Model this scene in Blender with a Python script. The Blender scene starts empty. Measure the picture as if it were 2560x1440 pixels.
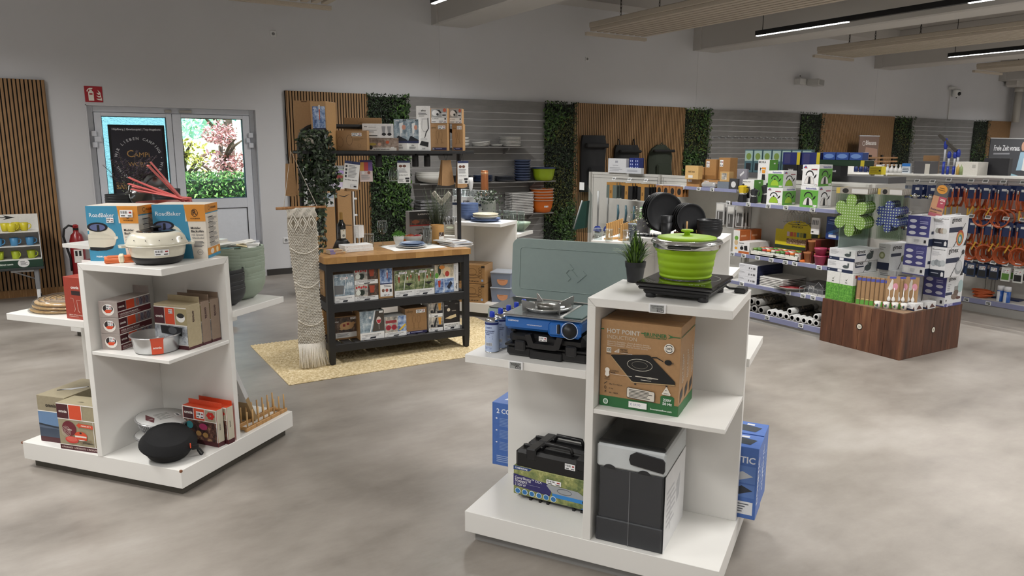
import bpy,math,random
from math import pi,sin,cos,radians,atan2,hypot,sqrt
from mathutils import Matrix,Vector
random.seed(7)
SC = bpy.context.scene
COL = SC.collection
# ---------------------------------------------------------------- camera
cam_data = bpy.data.cameras.new('camera')
cam_data.sensor_width = 36.0
cam_data.lens = 26.0
cam_data.clip_start = 0.05
cam_data.clip_end = 400
cam = bpy.data.objects.new('camera',cam_data)
COL.objects.link(cam)
cam.matrix_world =(Matrix.Translation((0,0,1.7654))@Matrix.Rotation(-0.5577,4,'Z')@Matrix.Rotation(pi/2-0.1867,4,'X')@Matrix.Rotation(0.0031,4,'Z'))
SC.camera = cam
# ---------------------------------------------------------------- view, sky, sun, lamps
SC.view_settings.view_transform = 'Standard'
SC.view_settings.look = 'None'
SC.view_settings.gamma = 1.0
SC.view_settings.use_curve_mapping = False
SC.view_settings.exposure = 0.0
SC.cycles.transparent_max_bounces = 40
world = bpy.data.worlds.new('sky')
SC.world = world
world.use_nodes = True
wn = world.node_tree
wn.nodes.clear()
w_out = wn.nodes.new('ShaderNodeOutputWorld')
w_bg = wn.nodes.new('ShaderNodeBackground')
w_sky = wn.nodes.new('ShaderNodeTexSky')
w_sky.sky_type = 'NISHITA'
w_sky.sun_disc = False
w_sky.sun_elevation = radians(38)
w_sky.sun_rotation = radians(200)
w_bg.inputs['Strength'].default_value = 1.1
wn.links.new(w_sky.outputs['Color'],w_bg.inputs['Color'])
wn.links.new(w_bg.outputs['Background'],w_out.inputs['Surface'])
sun_data = bpy.data.lights.new('sun','SUN')
sun_data.energy = 9.0
sun_data.angle = radians(1.0)
sun_data.color =(1.0,0.95,0.86)
sun = bpy.data.objects.new('sun',sun_data)
COL.objects.link(sun)
sun.rotation_euler =(radians(26),0,radians(20))
LAMP_W = 84.0  # watts of one lit segment
LAMP_SPREAD = 150  # the channel shields the lamp at flat angles
LAMP_Z = 3.55
LAMP_ROWS =[(-1.3,8.6),(4.33,8.85),(9.89,8.47),(15.26,8.30),(20.8,8.30)]
for row_x,row_y in LAMP_ROWS:
 for k in range(4):
  ld = bpy.data.lights.new('led_lamp','AREA')
  ld.shape = 'RECTANGLE'
  ld.size = 0.05
  ld.size_y = 1.62
  ld.energy = LAMP_W
  ld.spread = radians(LAMP_SPREAD)
  ld.color =(1.0,0.985,0.96)
  lo = bpy.data.objects.new('led_lamp',ld)
  COL.objects.link(lo)
  lo.location =(row_x,row_y-0.815-3.26*k,LAMP_Z-0.012)
  # ---------------------------------------------------------------- materials
def lin(c):
 return tuple((x/12.92 if x<=0.04045 else((x+0.055)/1.055)**2.4)for x in c)
def hexc(h):
 h = h.lstrip('#')
 return lin([int(h[i:i+2],16)/255 for i in(0,2,4)])
_M ={}
def mat(h,rough=0.5,metal=0.0,kind=None,**kw):
 key =(h,rough,metal,kind,tuple(sorted(kw.items())))
 if key in _M:
  return _M[key]
 m = bpy.data.materials.new('surface_'+h.strip('#')+('_'+kind if kind else ''))
 m.use_nodes = True
 nt = m.node_tree
 b = nt.nodes['Principled BSDF']
 c = hexc(h)
 b.inputs['Base Color'].default_value =(*c,1)
 b.inputs['Roughness'].default_value = rough
 b.inputs['Metallic'].default_value = metal
 m.diffuse_color =(*c,1)
 N,L = nt.nodes.new,nt.links.new
 def coords(scale,obj=True):
  tc = N('ShaderNodeTexCoord')
  mp = N('ShaderNodeMapping')
  mp.inputs['Scale'].default_value = scale
  L(tc.outputs['Object'],mp.inputs['Vector'])
  return mp.outputs['Vector']
 def noise(vec,scale,detail=4,rough_=0.6):
  n = N('ShaderNodeTexNoise')
  n.inputs['Scale'].default_value = scale
  n.inputs['Detail'].default_value = detail
  n.inputs['Roughness'].default_value = rough_
  L(vec,n.inputs['Vector'])
  return n.outputs['Fac']
 def ramp(fac,stops):
  r = N('ShaderNodeValToRGB')
  r.color_ramp.elements[0].position = stops[0][0]
  r.color_ramp.elements[0].color =(*hexc(stops[0][1]),1)
  r.color_ramp.elements[1].position = stops[-1][0]
  r.color_ramp.elements[1].color =(*hexc(stops[-1][1]),1)
  for p,col in stops[1:-1]:
   e = r.color_ramp.elements.new(p)
   e.color =(*hexc(col),1)
  L(fac,r.inputs['Fac'])
  return r.outputs['Color']
 def bump(fac,strength,dist=0.002):
  bp = N('ShaderNodeBump')
  bp.inputs['Strength'].default_value = strength
  bp.inputs['Distance'].default_value = dist
  L(fac,bp.inputs['Height'])
  L(bp.outputs['Normal'],b.inputs['Normal'])
 def mixmul(fac,lo,hi):
 # base colour scaled between lo and hi by fac
  r = ramp(fac,[(0.25,'000000'),(0.75,'ffffff')])
  mx = N('ShaderNodeMix')
  mx.data_type = 'RGBA'
  L(r,mx.inputs['Factor'])
  mx.inputs['A'].default_value =(*[x*lo for x in c],1)
  mx.inputs['B'].default_value =(*[min(1,x*hi)for x in c],1)
  L(mx.outputs['Result'],b.inputs['Base Color'])
 if kind is None or kind=='card':
  f = noise(coords((1,1,1)),60 if kind=='card' else 25,3)
  a = 0.07 if kind=='card' else 0.03
  mixmul(f,1-a,1+a)
 elif kind=='paint':  # plastered, painted wall
  f = noise(coords((1,1,1)),0.7,5)
  mixmul(f,0.965,1.03)
  bump(noise(coords((1,1,1)),90,3),0.08)
 elif kind=='stucco':
  f = noise(coords((1,1,1)),38,4,0.7)
  mixmul(f,0.72,1.12)
  bump(f,0.8,0.02)
 elif kind=='floor':
  tcv = coords((1,1,1))
  big = noise(tcv,0.55,6,0.62)
  st = noise(coords((0.9,1.7,1)),1.3,7,0.68)
  mx = N('ShaderNodeMath'); mx.operation = 'ADD'
  L(big,mx.inputs[0]); L(st,mx.inputs[1])
  hv = N('ShaderNodeMath'); hv.operation = 'MULTIPLY'; hv.inputs[1].default_value = 0.5
  L(mx.outputs[0],hv.inputs[0])
  L(ramp(hv.outputs[0],[(0.34,'736c65'),(0.45,'8a837b'),(0.54,'989189'),(0.66,'a8a29b')]),b.inputs['Base Color'])
  rr = N('ShaderNodeMapRange')
  rr.inputs['To Min'].default_value = 0.30; rr.inputs['To Max'].default_value = 0.50
  L(st,rr.inputs['Value']); L(rr.outputs['Result'],b.inputs['Roughness'])
  bump(noise(tcv,45,3),0.04)
 elif kind=='oak':  # vertical grain
  f = noise(coords((18,18,0.9)),3.0,6,0.6)
  L(ramp(f,[(0.3,'8a6138'),(0.5,h),(0.7,'b98d5b')]),b.inputs['Base Color'])
  bump(f,0.08)
 elif kind=='slat':
  f = noise(coords((60,60,1.6)),2.0,5,0.6)
  mixmul(f,0.72,1.2)
 elif kind=='butcher':
  vec = coords((1,1,1))
  br = N('ShaderNodeTexBrick')
  br.inputs['Scale'].default_value = 1.0
  br.inputs['Mortar Size'].default_value = 0.0006
  br.inputs['Brick Width'].default_value = 0.085
  br.inputs['Row Height'].default_value = 0.045
  br.inputs['Color1'].default_value =(*hexc('c1965a'),1)
  br.inputs['Color2'].default_value =(*hexc('a2763f'),1)
  br.inputs['Mortar'].default_value =(*hexc('7a5430'),1)
  L(vec,br.inputs['Vector'])
  g = noise(coords((3,40,3)),3.0,5)
  mx = N('ShaderNodeMix'); mx.data_type = 'RGBA'; mx.blend_type = 'MULTIPLY'
  mx.inputs['Factor'].default_value = 0.55
  L(br.outputs['Color'],mx.inputs['A'])
  L(ramp(g,[(0.3,'b39c82'),(0.7,'ffffff')]),mx.inputs['B'])
  L(mx.outputs['Result'],b.inputs['Base Color'])
 elif kind=='crate':  # printed rustic planks
  f = noise(coords((9,9,0.8)),2.6,7,0.65)
  k = noise(coords((3,3,0.6)),1.2,3)
  mx = N('ShaderNodeMath'); mx.operation = 'ADD'
  L(f,mx.inputs[0]); L(k,mx.inputs[1])
  hv = N('ShaderNodeMath'); hv.operation = 'MULTIPLY'; hv.inputs[1].default_value = 0.5
  L(mx.outputs[0],hv.inputs[0])
  L(ramp(hv.outputs[0],[(0.34,'2a1711'),(0.46,'50301f'),(0.55,'633d29'),(0.68,'845a3d')]),b.inputs['Base Color'])
 elif kind=='stone':  # slat wall board with concrete print
  f = noise(coords((1.2,1,3.2)),2.2,7,0.65)
  mixmul(f,0.8,1.18)
 elif kind=='jute':
  f = noise(coords((1,1,1)),42,4,0.7)
  L(ramp(f,[(0.32,'a8936a'),(0.5,h),(0.66,'e6d8b8')]),b.inputs['Base Color'])
 elif kind=='leaf':
  oi = N('ShaderNodeNewGeometry')
  L(ramp(oi.outputs['Random Per Island'],[(0.0,kw.get('dark','16240f')),(0.55,h),(1.0,kw.get('light','4e6a2c'))]),b.inputs['Base Color'])
 elif kind=='foil':
  bump(noise(coords((1,1,1)),55,3),0.7,0.006)
 elif kind=='glass':
  b.inputs['Transmission Weight'].default_value = 1.0
  b.inputs['IOR'].default_value = 1.45
 elif kind=='clear':  # thin clear plastic film or pane
  nt.nodes.remove(b)
  out = nt.nodes['Material Output']
  tr = N('ShaderNodeBsdfTransparent')
  tr.inputs['Color'].default_value =(*c,1)
  gl = N('ShaderNodeBsdfGlossy')
  gl.inputs['Roughness'].default_value = rough
  lw = N('ShaderNodeLayerWeight')
  lw.inputs['Blend'].default_value = 0.5
  pw = N('ShaderNodeMath'); pw.operation = 'POWER'; pw.inputs[1].default_value = 3.5
  L(lw.outputs['Facing'],pw.inputs[0])
  ad = N('ShaderNodeMath'); ad.operation = 'MULTIPLY_ADD'; ad.inputs[1].default_value = 0.5; ad.inputs[2].default_value = kw.get('base',0.04)
  L(pw.outputs[0],ad.inputs[0])
  mx = N('ShaderNodeMixShader')
  L(ad.outputs[0],mx.inputs['Fac'])
  L(tr.outputs['BSDF'],mx.inputs[1]); L(gl.outputs['BSDF'],mx.inputs[2])
  L(mx.outputs['Shader'],out.inputs['Surface'])
 elif kind=='emit':
  b.inputs['Emission Color'].default_value =(*c,1)
  b.inputs['Emission Strength'].default_value = kw.get('strength',1.0)
 elif kind=='bark':
  f = noise(coords((8,8,2)),4.0,5)
  mixmul(f,0.6,1.25)
 elif kind=='knit':
  f = noise(coords((1,1,1)),120,3,0.7)
  mixmul(f,0.82,1.1)
  bump(f,0.3,0.003)
 elif kind=='photo':  # busy product photograph print
  f = noise(coords((1,1,1)),kw.get('scale',22),5,0.7)
  L(ramp(f,[(0.30,kw.get('c1','26323f')),(0.45,h),(0.56,kw.get('c2','9fb0bb')),(0.70,kw.get('c3','e4e0d8'))]),b.inputs['Base Color'])
 elif kind=='dots':
  vec = coords((1,1,1))
  v = N('ShaderNodeTexVoronoi')
  v.voronoi_dimensions = '2D'
  sx_ = N('ShaderNodeSeparateXYZ'); cx_ = N('ShaderNodeCombineXYZ')
  L(vec,sx_.inputs[0]); L(sx_.outputs['X'],cx_.inputs['X']); L(sx_.outputs['Z'],cx_.inputs['Y']); vec = cx_.outputs[0]
  v.inputs['Scale'].default_value = 42
  v.inputs['Randomness'].default_value = 0.0
  L(vec,v.inputs['Vector'])
  L(ramp(v.outputs['Distance'],[(0.20,'d3dcc0'),(0.27,h)]),b.inputs['Base Color'])
 if kw.get('sheen'):
  b.inputs['Sheen Weight'].default_value = kw['sheen']
 if kw.get('coat'):
  b.inputs['Coat Weight'].default_value = kw['coat']
  b.inputs['Coat Roughness'].default_value = 0.08
 if kw.get('spec')is not None:
  b.inputs['Specular IOR Level'].default_value = kw['spec']
 _M[key] = m
 return m
 # ---------------------------------------------------------------- mesh builder
class MB:
 def __init__(s):
  s.v,s.f,s.m,s.sm,s.mats,s.M =[],[],[],[],[],None
 def mi(s,m):
  if isinstance(m,str):
   m = mat(m)
  if m not in s.mats:
   s.mats.append(m)
  return s.mats.index(m)
 def add(s,vs,fs,m,smooth=False):
  o = len(s.v)
  if s.M is not None:
   vs =[tuple(s.M@Vector(p))for p in vs]
  s.v.extend(vs)
  k = s.mi(m)
  for f in fs:
   s.f.append([i+o for i in f]); s.m.append(k); s.sm.append(smooth)
  return s
 def box(s,x0,y0,z0,x1,y1,z1,m,b=0.0):
  if b<=0:
   vs =[(x,y,z)for x in(x0,x1)for y in(y0,y1)for z in(z0,z1)]
   fs =[(0,1,3,2),(4,6,7,5),(0,4,5,1),(2,3,7,6),(0,2,6,4),(1,5,7,3)]
   return s.add(vs,fs,m)
  vs =[]
  X,Y,Z =(x0,x1),(y0,y1),(z0,z1)
  for i in(0,1):
   for j in(0,1):
    for k in(0,1):
     di,dj,dk =(b if i==0 else-b),(b if j==0 else-b),(b if k==0 else-b)
     vs+=[(X[i],Y[j]+dj,Z[k]+dk),(X[i]+di,Y[j],Z[k]+dk),(X[i]+di,Y[j]+dj,Z[k])]
  c = lambda i,j,k,a:(i*4+j*2+k)*3+a
  fs =[]
  for i in(0,1):
   fs.append([c(i,0,0,0),c(i,0,1,0),c(i,1,1,0),c(i,1,0,0)])
   fs.append([c(0,i,0,1),c(0,i,1,1),c(1,i,1,1),c(1,i,0,1)])
   fs.append([c(0,0,i,2),c(1,0,i,2),c(1,1,i,2),c(0,1,i,2)])
  for i in(0,1):
   for j in(0,1):
    fs.append([c(i,j,0,0),c(i,j,1,0),c(i,j,1,1),c(i,j,0,1)])
    fs.append([c(i,0,j,0),c(i,1,j,0),c(i,1,j,2),c(i,0,j,2)])
    fs.append([c(0,i,j,1),c(1,i,j,1),c(1,i,j,2),c(0,i,j,2)])
  for i in(0,1):
   for j in(0,1):
    for k in(0,1):
     fs.append([c(i,j,k,0),c(i,j,k,1),c(i,j,k,2)])
  return s.add(vs,fs,m)
 def lathe(s,prof,m,n=28,c=(0,0),sx=1.0,sy=1.0,p=2.0,smooth=True,z=0.0,tilt=None,a0=0.0,a1=None):
  vs,fs =[],[]
  full = a1 is None
  cols = n if full else n+1
  for r,h in prof:
   for i in range(cols):
    a = a0+(2*pi if full else(a1-a0))*i/n
    ca,sa = cos(a),sin(a)
    if p!=2.0:
     q =(abs(ca)**p+abs(sa)**p)**(-1/p)
    else:
     q = 1
    vs.append((c[0]+r*ca*q*sx,c[1]+r*sa*q*sy,z+h))
  for j in range(len(prof)-1):
   for i in range(n):
    i2 =(i+1)%cols
    fs.append((j*cols+i,j*cols+i2,(j+1)*cols+i2,(j+1)*cols+i))
  if full:
   if prof[0][0]>1e-6:
    fs.append(tuple(reversed(range(cols))))
   if prof[-1][0]>1e-6:
    fs.append(tuple((len(prof)-1)*cols+i for i in range(cols)))
  return s.add(vs,fs,m,smooth)
 def tube(s,pts,r,m,n=8,closed=False,cap=True,smooth=True):
  P =[Vector(p)for p in pts]
  k = len(P)
  rs = r if isinstance(r,(list,tuple))else[r]*k
  T =[]
  for i in range(k):
   if closed:
    t = P[(i+1)%k]-P[i-1]
   else:
    t = P[min(i+1,k-1)]-P[max(i-1,0)]
   T.append(t.normalized()if t.length>1e-9 else Vector((0,0,1)))
  up = Vector((0,0,1))if abs(T[0].z)<0.9 else Vector((1,0,0))
  N =(up-T[0]*up.dot(T[0])).normalized()
  vs,fs =[],[]
  for i in range(k):
   if i:
    N = N-T[i]*N.dot(T[i])
    N = N.normalized()if N.length>1e-6 else T[i].orthogonal().normalized()
   B = T[i].cross(N)
   for j in range(n):
    a = 2*pi*j/n
    q = P[i]+(N*cos(a)+B*sin(a))*rs[i]
    vs.append(tuple(q))
  for i in range(k if closed else k-1):
   i2 =(i+1)%k
   for j in range(n):
    j2 =(j+1)%n
    fs.append((i*n+j,i*n+j2,i2*n+j2,i2*n+j))
  if cap and not closed:
   fs.append(tuple(reversed(range(n))))
   fs.append(tuple((k-1)*n+j for j in range(n)))
  return s.add(vs,fs,m,smooth)
 def prism(s,poly,d0,d1,m,axis='y',smooth=False):
 # poly in the plane across the axis: axis y -> (x,z), axis z -> (x,y), axis x -> (y,z)
  def pt(a,b,d):
   return{'y':(a,d,b),'z':(a,b,d),'x':(d,a,b)}[axis]
  n = len(poly)
  vs =[pt(a,b,d0)for a,b in poly]+[pt(a,b,d1)for a,b in poly]
  fs =[tuple(range(n)),tuple(range(2*n-1,n-1,-1))]
  o = len(s.f)
  s.add(vs,fs,m)
  s.add(vs,[(i,(i+1)%n,n+(i+1)%n,n+i)for i in range(n)],m,smooth)
  return s
 def mesh(s,name):
  me = bpy.data.meshes.new(name)
  me.from_pydata(s.v,[],s.f)
  for m in s.mats:
   me.materials.append(m)
  me.polygons.foreach_set('material_index',s.m)
  me.polygons.foreach_set('use_smooth',s.sm)
  me.update()
  return me
 def part(s,name,parent,label=None,loc=(0,0,0),rot=(0,0,0),kind=None):
  return part(name,s.mesh(name),parent,label,loc,rot,kind)
 def thing(s,name,label,cat,loc=(0,0,0),rz=0.0,group=None,rot=None):
  o = bpy.data.objects.new(name,s.mesh(name))
  COL.objects.link(o)
  o.location = loc
  o.rotation_euler = rot if rot else(0,0,rz)
  return tag(o,label,cat,group)
def part(name,me,parent,label=None,loc=(0,0,0),rot=(0,0,0),kind=None):
 o = bpy.data.objects.new(name,me)
 COL.objects.link(o)
 o.parent = parent
 o.location = loc
 o.rotation_euler = rot
 if label:
  o['label'] = label
 if kind:
  o['kind'] = kind
 return o
def tag(o,label,cat,group=None):
 o['label'] = label
 o['category'] = cat
 if group:
  o['group'] = group
 return o
def root(name,label,cat,loc=(0,0,0),rz=0.0,group=None,rot=None):
 o = bpy.data.objects.new(name,None)
 COL.objects.link(o)
 o.empty_display_size = 0.05
 o.location = loc
 o.rotation_euler = rot if rot else(0,0,rz)
 return tag(o,label,cat,group)
def structure(mb,name,parent=None):
 o = bpy.data.objects.new(name,mb.mesh(name))
 COL.objects.link(o)
 if parent:
  o.parent = parent
 else:
  o['kind'] = 'structure'
 return o
def dup(r,loc,rz,label,group=None,rot=None):
# copy of a thing with copies of its parts and sub-parts
 c = r.copy(); COL.objects.link(c)
 c.location = loc
 c.rotation_euler = rot if rot else(0,0,rz)
 c['label'] = label
 if group:
  c['group'] = group
 for ch in list(r.children):
  k = ch.copy(); COL.objects.link(k); k.parent = c
  for g in list(ch.children):
   q = g.copy(); COL.objects.link(q); q.parent = k
 return c
 # local frames of the furniture: origin and turn in the room
FR ={'W':(0,0,0),'L':(0.454,4.577,-0.8988),'R':(2.161,2.504,-1.0021),'T':(2.481,6.103,-0.0483),'C':(3.964,7.162,-0.963),'D':(3.704,3.997,-0.993),'F':(0.763,7.79,-0.95),'E':(5.16,5.48,-0.98),'G':(6.1,5.4,-pi/2),'H':(8.6,5.2,-pi/2),'P':(6.03,4.2,-pi/2-.03),'K':(12.0,8.4,-pi/2)}
def at(fr,x,y,z):
 x0,y0,w = FR[fr]
 return(x0+x*cos(w)-y*sin(w),y0+x*sin(w)+y*cos(w),z)
def yaw(fr,a=0.0):
 return FR[fr][2]+a
 # ---------------------------------------------------------------- printing (flat artwork on packages, cards, posters)
_TX ={}
def text_mesh(t,bold=False):
 key =(t,bold)
 if key not in _TX:
  cu = bpy.data.curves.new('lettering','FONT')
  cu.body = t
  cu.resolution_u = 2
  if bold:
   cu.offset = 0.022
  ob = bpy.data.objects.new('lettering',cu)
  me = bpy.data.meshes.new_from_object(ob)
  vs =[(p.co.x,p.co.y)for p in me.vertices]
  fs =[tuple(p.vertices)for p in me.polygons]
  x0 = min(p[0]for p in vs); x1 = max(p[0]for p in vs)
  vs =[(x-x0,y)for x,y in vs]
  _TX[key] =(vs,fs,max(x1-x0,1e-3))
  bpy.data.objects.remove(ob); bpy.data.curves.remove(cu); bpy.data.meshes.remove(me)
 return _TX[key]
_RND = random.Random(3)
def art(mb,mp,fw,fh,items,curved=False):
 o = 0.0006
 cl =(lambda q:q)if fw==1 else(lambda q:min(1.0,max(0.0,q)))  # artwork stops at the edge
 for it in items:
  o+=0.00012
  k = it[0]
  if k=='r':
   _,u0,v0,u1,v1,c = it
   n = 10 if curved else 1
   vs =[mp(fw*(u0+(u1-u0)*i/n),fh*v,o)for i in range(n+1)for v in(v0,v1)]
   mb.add(vs,[(2*i,2*i+2,2*i+3,2*i+1)for i in range(n)],c)
  elif k=='e':
   cu_,cv,ru,rv,c = it[1:6]
   n = 20
   mb.add([mp(fw*cl(cu_+ru*cos(2*pi*i/n)),fh*cl(cv+rv*sin(2*pi*i/n)),o)for i in range(n)],[tuple(range(n))],c)
  elif k=='o':
   cu_,cv,ru,rv,th,c = it[1:7]
   n = 24
   vs =[]
   for i in range(n):
    a = 2*pi*i/n
    vs+=[mp(fw*cu_+fw*ru*cos(a),fh*cv+fh*rv*sin(a),o),mp(fw*cu_+(fw*ru-th)*cos(a),fh*cv+(fh*rv-th)*sin(a),o)]
   mb.add(vs,[(2*i,(2*i+2)%(2*n),(2*i+3)%(2*n),2*i+1)for i in range(n)],c)
  elif k=='p':
   mb.add([mp(fw*cl(u),fh*cl(v),o)for u,v in it[1]],[tuple(range(len(it[1])))],it[2])
  elif k=='t':
   _,u,v,u2,t,c = it[:6]
   vs,fs,w = text_mesh(t,len(it)>6 and it[6])
   sz =(u2-u)*fw/w
   mb.add([mp(fw*u+x*sz,fh*v+y*sz,o)for x,y in vs],fs,c)
  elif k=='tv':  # running upwards, or downwards when v2 < v
   _,u,v,v2,t,c = it[:6]
   vs,fs,w = text_mesh(t,len(it)>6 and it[6])
   sz =(v2-v)*fh/w
   mb.add([mp(fw*u-y*sz,fh*v+x*sz,o)for x,y in vs],fs,c)
  elif k=='ta':  # text turned by an angle about its start
   _,u,v,size,ang,t,c = it[:7]
   vs,fs,w = text_mesh(t,len(it)>7 and it[7])
   ca,sa = cos(ang)*size,sin(ang)*size
   mb.add([mp(fw*u+(x-w/2)*ca-y*sa,fh*v+(x-w/2)*sa+y*ca,o)for x,y in vs],fs,c)
  elif k=='l':  # lines of copy too small to read
   _,u0,v0,u1,v1,n,c = it
   st =(v1-v0)/n
   for i in range(n):
    uu = u0+(u1-u0)*_RND.uniform(0.6,1.0)
    va = v1-st*i-st*0.25
    vb = va-st*0.45
    mb.add([mp(fw*u0,fh*vb,o),mp(fw*uu,fh*vb,o),mp(fw*uu,fh*va,o),mp(fw*u0,fh*va,o)],[(0,1,2,3)],c)
  elif k=='s':  # white price sticker with bars and a line
   _,u0,v0,u1,v1 = it[:5]
   sub =[('r',u0,v0,u1,v1,'f2f2f2')]
   du,dv = u1-u0,v1-v0
   for i in range(9):
    a = u0+du*(0.08+0.06*i)
    sub.append(('r',a,v0+dv*0.5,a+du*(0.02 if i%3 else 0.04),v0+dv*0.86,'222222'))
   sub+=[('r',u0+du*0.08,v0+dv*0.14,u0+du*0.4,v0+dv*0.3,'555555'),('r',u0+du*0.62,v0+dv*0.14,u0+du*0.92,v0+dv*0.28,'333333'),('r',u0+du*0.72,v0+dv*0.55,u0+du*0.92,v0+dv*0.78,'a03030')]
   mp2 =(lambda oo:(lambda a,b_,o_:mp(a,b_,o_+oo)))(o)
   art(mb,mp2,fw,fh,sub,curved)
   o+=0.0012
 return mb
def face_map(f,w,d,h):
 return{'F':(lambda a,b,o:(a,-o,b),w,h),'R':(lambda a,b,o:(w+o,a,b),d,h),'L':(lambda a,b,o:(-o,d-a,b),d,h),'B':(lambda a,b,o:(w-a,d+o,b),w,h),'T':(lambda a,b,o:(a,b,h+o),w,d)}[f]
def carton(name,label,loc,rz,size,base,faces,cat='box',group=None,rot=None,flap=None,rough=0.45):
 w,d,h = size
 mb = MB()
 bm = mat(base,rough,kind='card')if isinstance(base,str)else base
 mb.box(0,0,0,w,d,h,bm,b=0.0015)
 if flap:  # hang tab standing up along the back edge
  mb.box(0.004,d-0.003,h-0.001,w-0.004,d,h+flap,bm)
 o = mb.thing(name,label,cat,loc,rz,group,rot)
 a = MB()
 for f,items in faces.items():
  mp,fw,fh = face_map(f,w,d,h)
  art(a,mp,fw,fh,items)
 if a.v:
  a.part('printed_artwork',o)
 return o
 # ================================================================ the room
WY = 10.5
WHITE = mat('cfcfd1',0.7,kind='paint')
CEIL = mat('a9a6a2',0.8,kind='paint')
m = MB(); m.box(-4.2,-4.2,-0.12,22.9,10.9,0,mat('a8a29a',0.4,kind='floor')); structure(m,'floor')
m = MB()
m.box(-4.2,WY,0,0.49,WY+0.3,4.5,WHITE)
m.box(2.47,WY,0,22.9,WY+0.3,4.5,WHITE)
m.box(0.49,WY,2.26,2.47,WY+0.3,4.5,WHITE)
structure(m,'wall_back')
m = MB(); m.box(22.72,-4.2,0,22.95,WY,4.5,WHITE); structure(m,'wall_right')
m = MB(); m.box(-4.4,-4.2,0,-4.2,WY,4.5,WHITE); structure(m,'wall_left')
m = MB(); m.box(-4.4,-4.4,0,22.95,-4.2,4.5,WHITE); structure(m,'wall_front')
m = MB(); m.box(-4.4,-4.4,4.35,22.95,WY+0.3,4.5,CEIL); structure(m,'ceiling')
n_trim = 0
def trim(m):
 global n_trim
 n_trim+=1
 return structure(m,'trim_%d'%n_trim)
BEAM = mat('bfbcb8',0.7,kind='paint')
for x0,x1 in((-0.35,0.22),(5.14,5.72),(10.57,11.15),(16.3,16.93),(21.9,22.5)):
 m = MB(); m.box(x0,-4.2,3.575,x1,WY,4.36,BEAM,b=0.02)
 if x0>0:m.box(x0-0.03,10.32,3.575,x0+0.001,WY,4.2,BEAM)
 trim(m)
m = MB(); m.box(-4.2,9.98,4.10,22.72,WY,4.36,BEAM); trim(m)
for x0,x1 in((5.24,5.56),(10.68,11.1),(16.42,16.85)):
 m = MB(); m.box(x0,WY-0.004,2.4,x1,WY+0.01,3.58,WHITE); trim(m)
m = MB(); m.box(2.5,WY-0.014,0,2.87,WY,0.085,mat('35322f',0.6)); structure(m,'baseboard_back')
m = MB(); m.box(-1.2,WY-0.055,0,0.09,WY,0.09,mat('8a6438',0.5,kind='oak')); structure(m,'baseboard_left')
m = MB(); m.box(0.478,WY-0.012,0,0.49,WY,2.27,WHITE); m.box(0.478,WY-0.012,2.26,2.48,WY,2.275,WHITE); trim(m)
# ---- double door to the garden
DW = mat('d8dbe2',0.35)
fr = MB()
DY = WY+0.09
fr.box(0.49,DY,0,0.555,DY+0.09,2.26,DW,0.004); fr.box(2.405,DY,0,2.47,DY+0.09,2.26,DW,0.004)
fr.box(0.555,DY,2.19,2.405,DY+0.09,2.26,DW,0.004)
for a_ in((0.535,0,0.60,2.2),(2.36,0,2.425,2.2),(0.535,2.15,2.425,2.2),(0.535,0,2.425,0.05)):
 fr.box(a_[0],DY+0.062,a_[1],a_[2],DY+0.088,a_[3],DW)
door = structure(fr,'door_1')
SEAL = mat('1c1d20',0.6)
GLASS = mat('f4fbfa',0.02,kind='clear')
for x0,x1,gx0,gx1 in((0.56,1.436,0.64,1.37),(1.442,2.40,1.545,2.31)):
 y0,y1 = DY-0.015,DY+0.06
 lf = MB()
 lf.box(x0,y0,0.02,gx0,y1,2.185,DW,0.004); lf.box(gx1,y0,0.02,x1,y1,2.185,DW,0.004)
 for z0,z1 in((0.02,0.14),(0.96,1.09),(2.14,2.185)):
  lf.box(gx0,y0,z0,gx1,y1,z1,DW,0.003)
 leaf = lf.part('door_leaf',door)
 g = MB(); g.box(gx0+.006,DY+0.02,1.096,gx1-.006,DY+0.026,2.134,GLASS); g.part('glass_pane',leaf)
 g = MB()
 for a in((gx0,1.09,gx1,1.096),(gx0,2.134,gx1,2.14),(gx0,1.09,gx0+.006,2.14),(gx1-.006,1.09,gx1,2.14)):
  g.box(a[0],y0+.012,a[1],a[2],y1,a[3],SEAL)
 g.part('rubber_seal',leaf)
 g = MB(); g.box(gx0+.008,y0+.02,0.148,gx1-.008,y1-.02,0.952,mat('dfe3ea',0.4))
 g.part('lower_panel',leaf)
 g = MB()
 for a in((gx0,0.14,gx1,0.148),(gx0,0.952,gx1,0.96),(gx0,.14,gx0+.008,.96),(gx1-.008,.14,gx1,.96)):
  g.box(a[0],y0+.012,a[1],a[2],y1,a[3],SEAL)
 g.part('panel_seal',leaf)
g = MB(); g.box(1.434,DY+.0,.02,1.444,DY+.05,2.185,SEAL); g.part('centre_gap',door)
for hx,hz in((0.545,1.86),(0.545,0.4),(2.405,1.86),(2.405,0.4)):
 sgn = 1 if hx<1 else-1
 g = MB()
 g.box(hx-.03,DY-.045,hz-.1,hx+.03,DY-.014,hz-.035,DW,.004)
 g.box(hx-.03+sgn*.03,DY-.045,hz-.032,hx+.03+sgn*.05,DY-.014,hz+.032,DW,.004)
 g.box(hx-.03,DY-.045,hz+.035,hx+.03,DY-.014,hz+.1,DW,.004)
 g.part('hinge',door)
g = MB(); g.box(1.36,DY-.03,2.2,1.44,DY,2.235,mat('b9b7b0',.4,.6),.003); g.box(1.53,DY-.03,2.2,1.68,DY,2.235,mat('b9b7b0',.4,.6),.003)
g.part('latch_keeper',door)
g = MB(); g.box(1.46,DY-.06,1.02,1.48,DY-.04,1.05,mat('c8c8c8',.3,.8)); g.box(1.36,DY-.065,1.0,1.48,DY-.045,1.02,mat('c8c8c8',.3,.8),.003)
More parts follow.
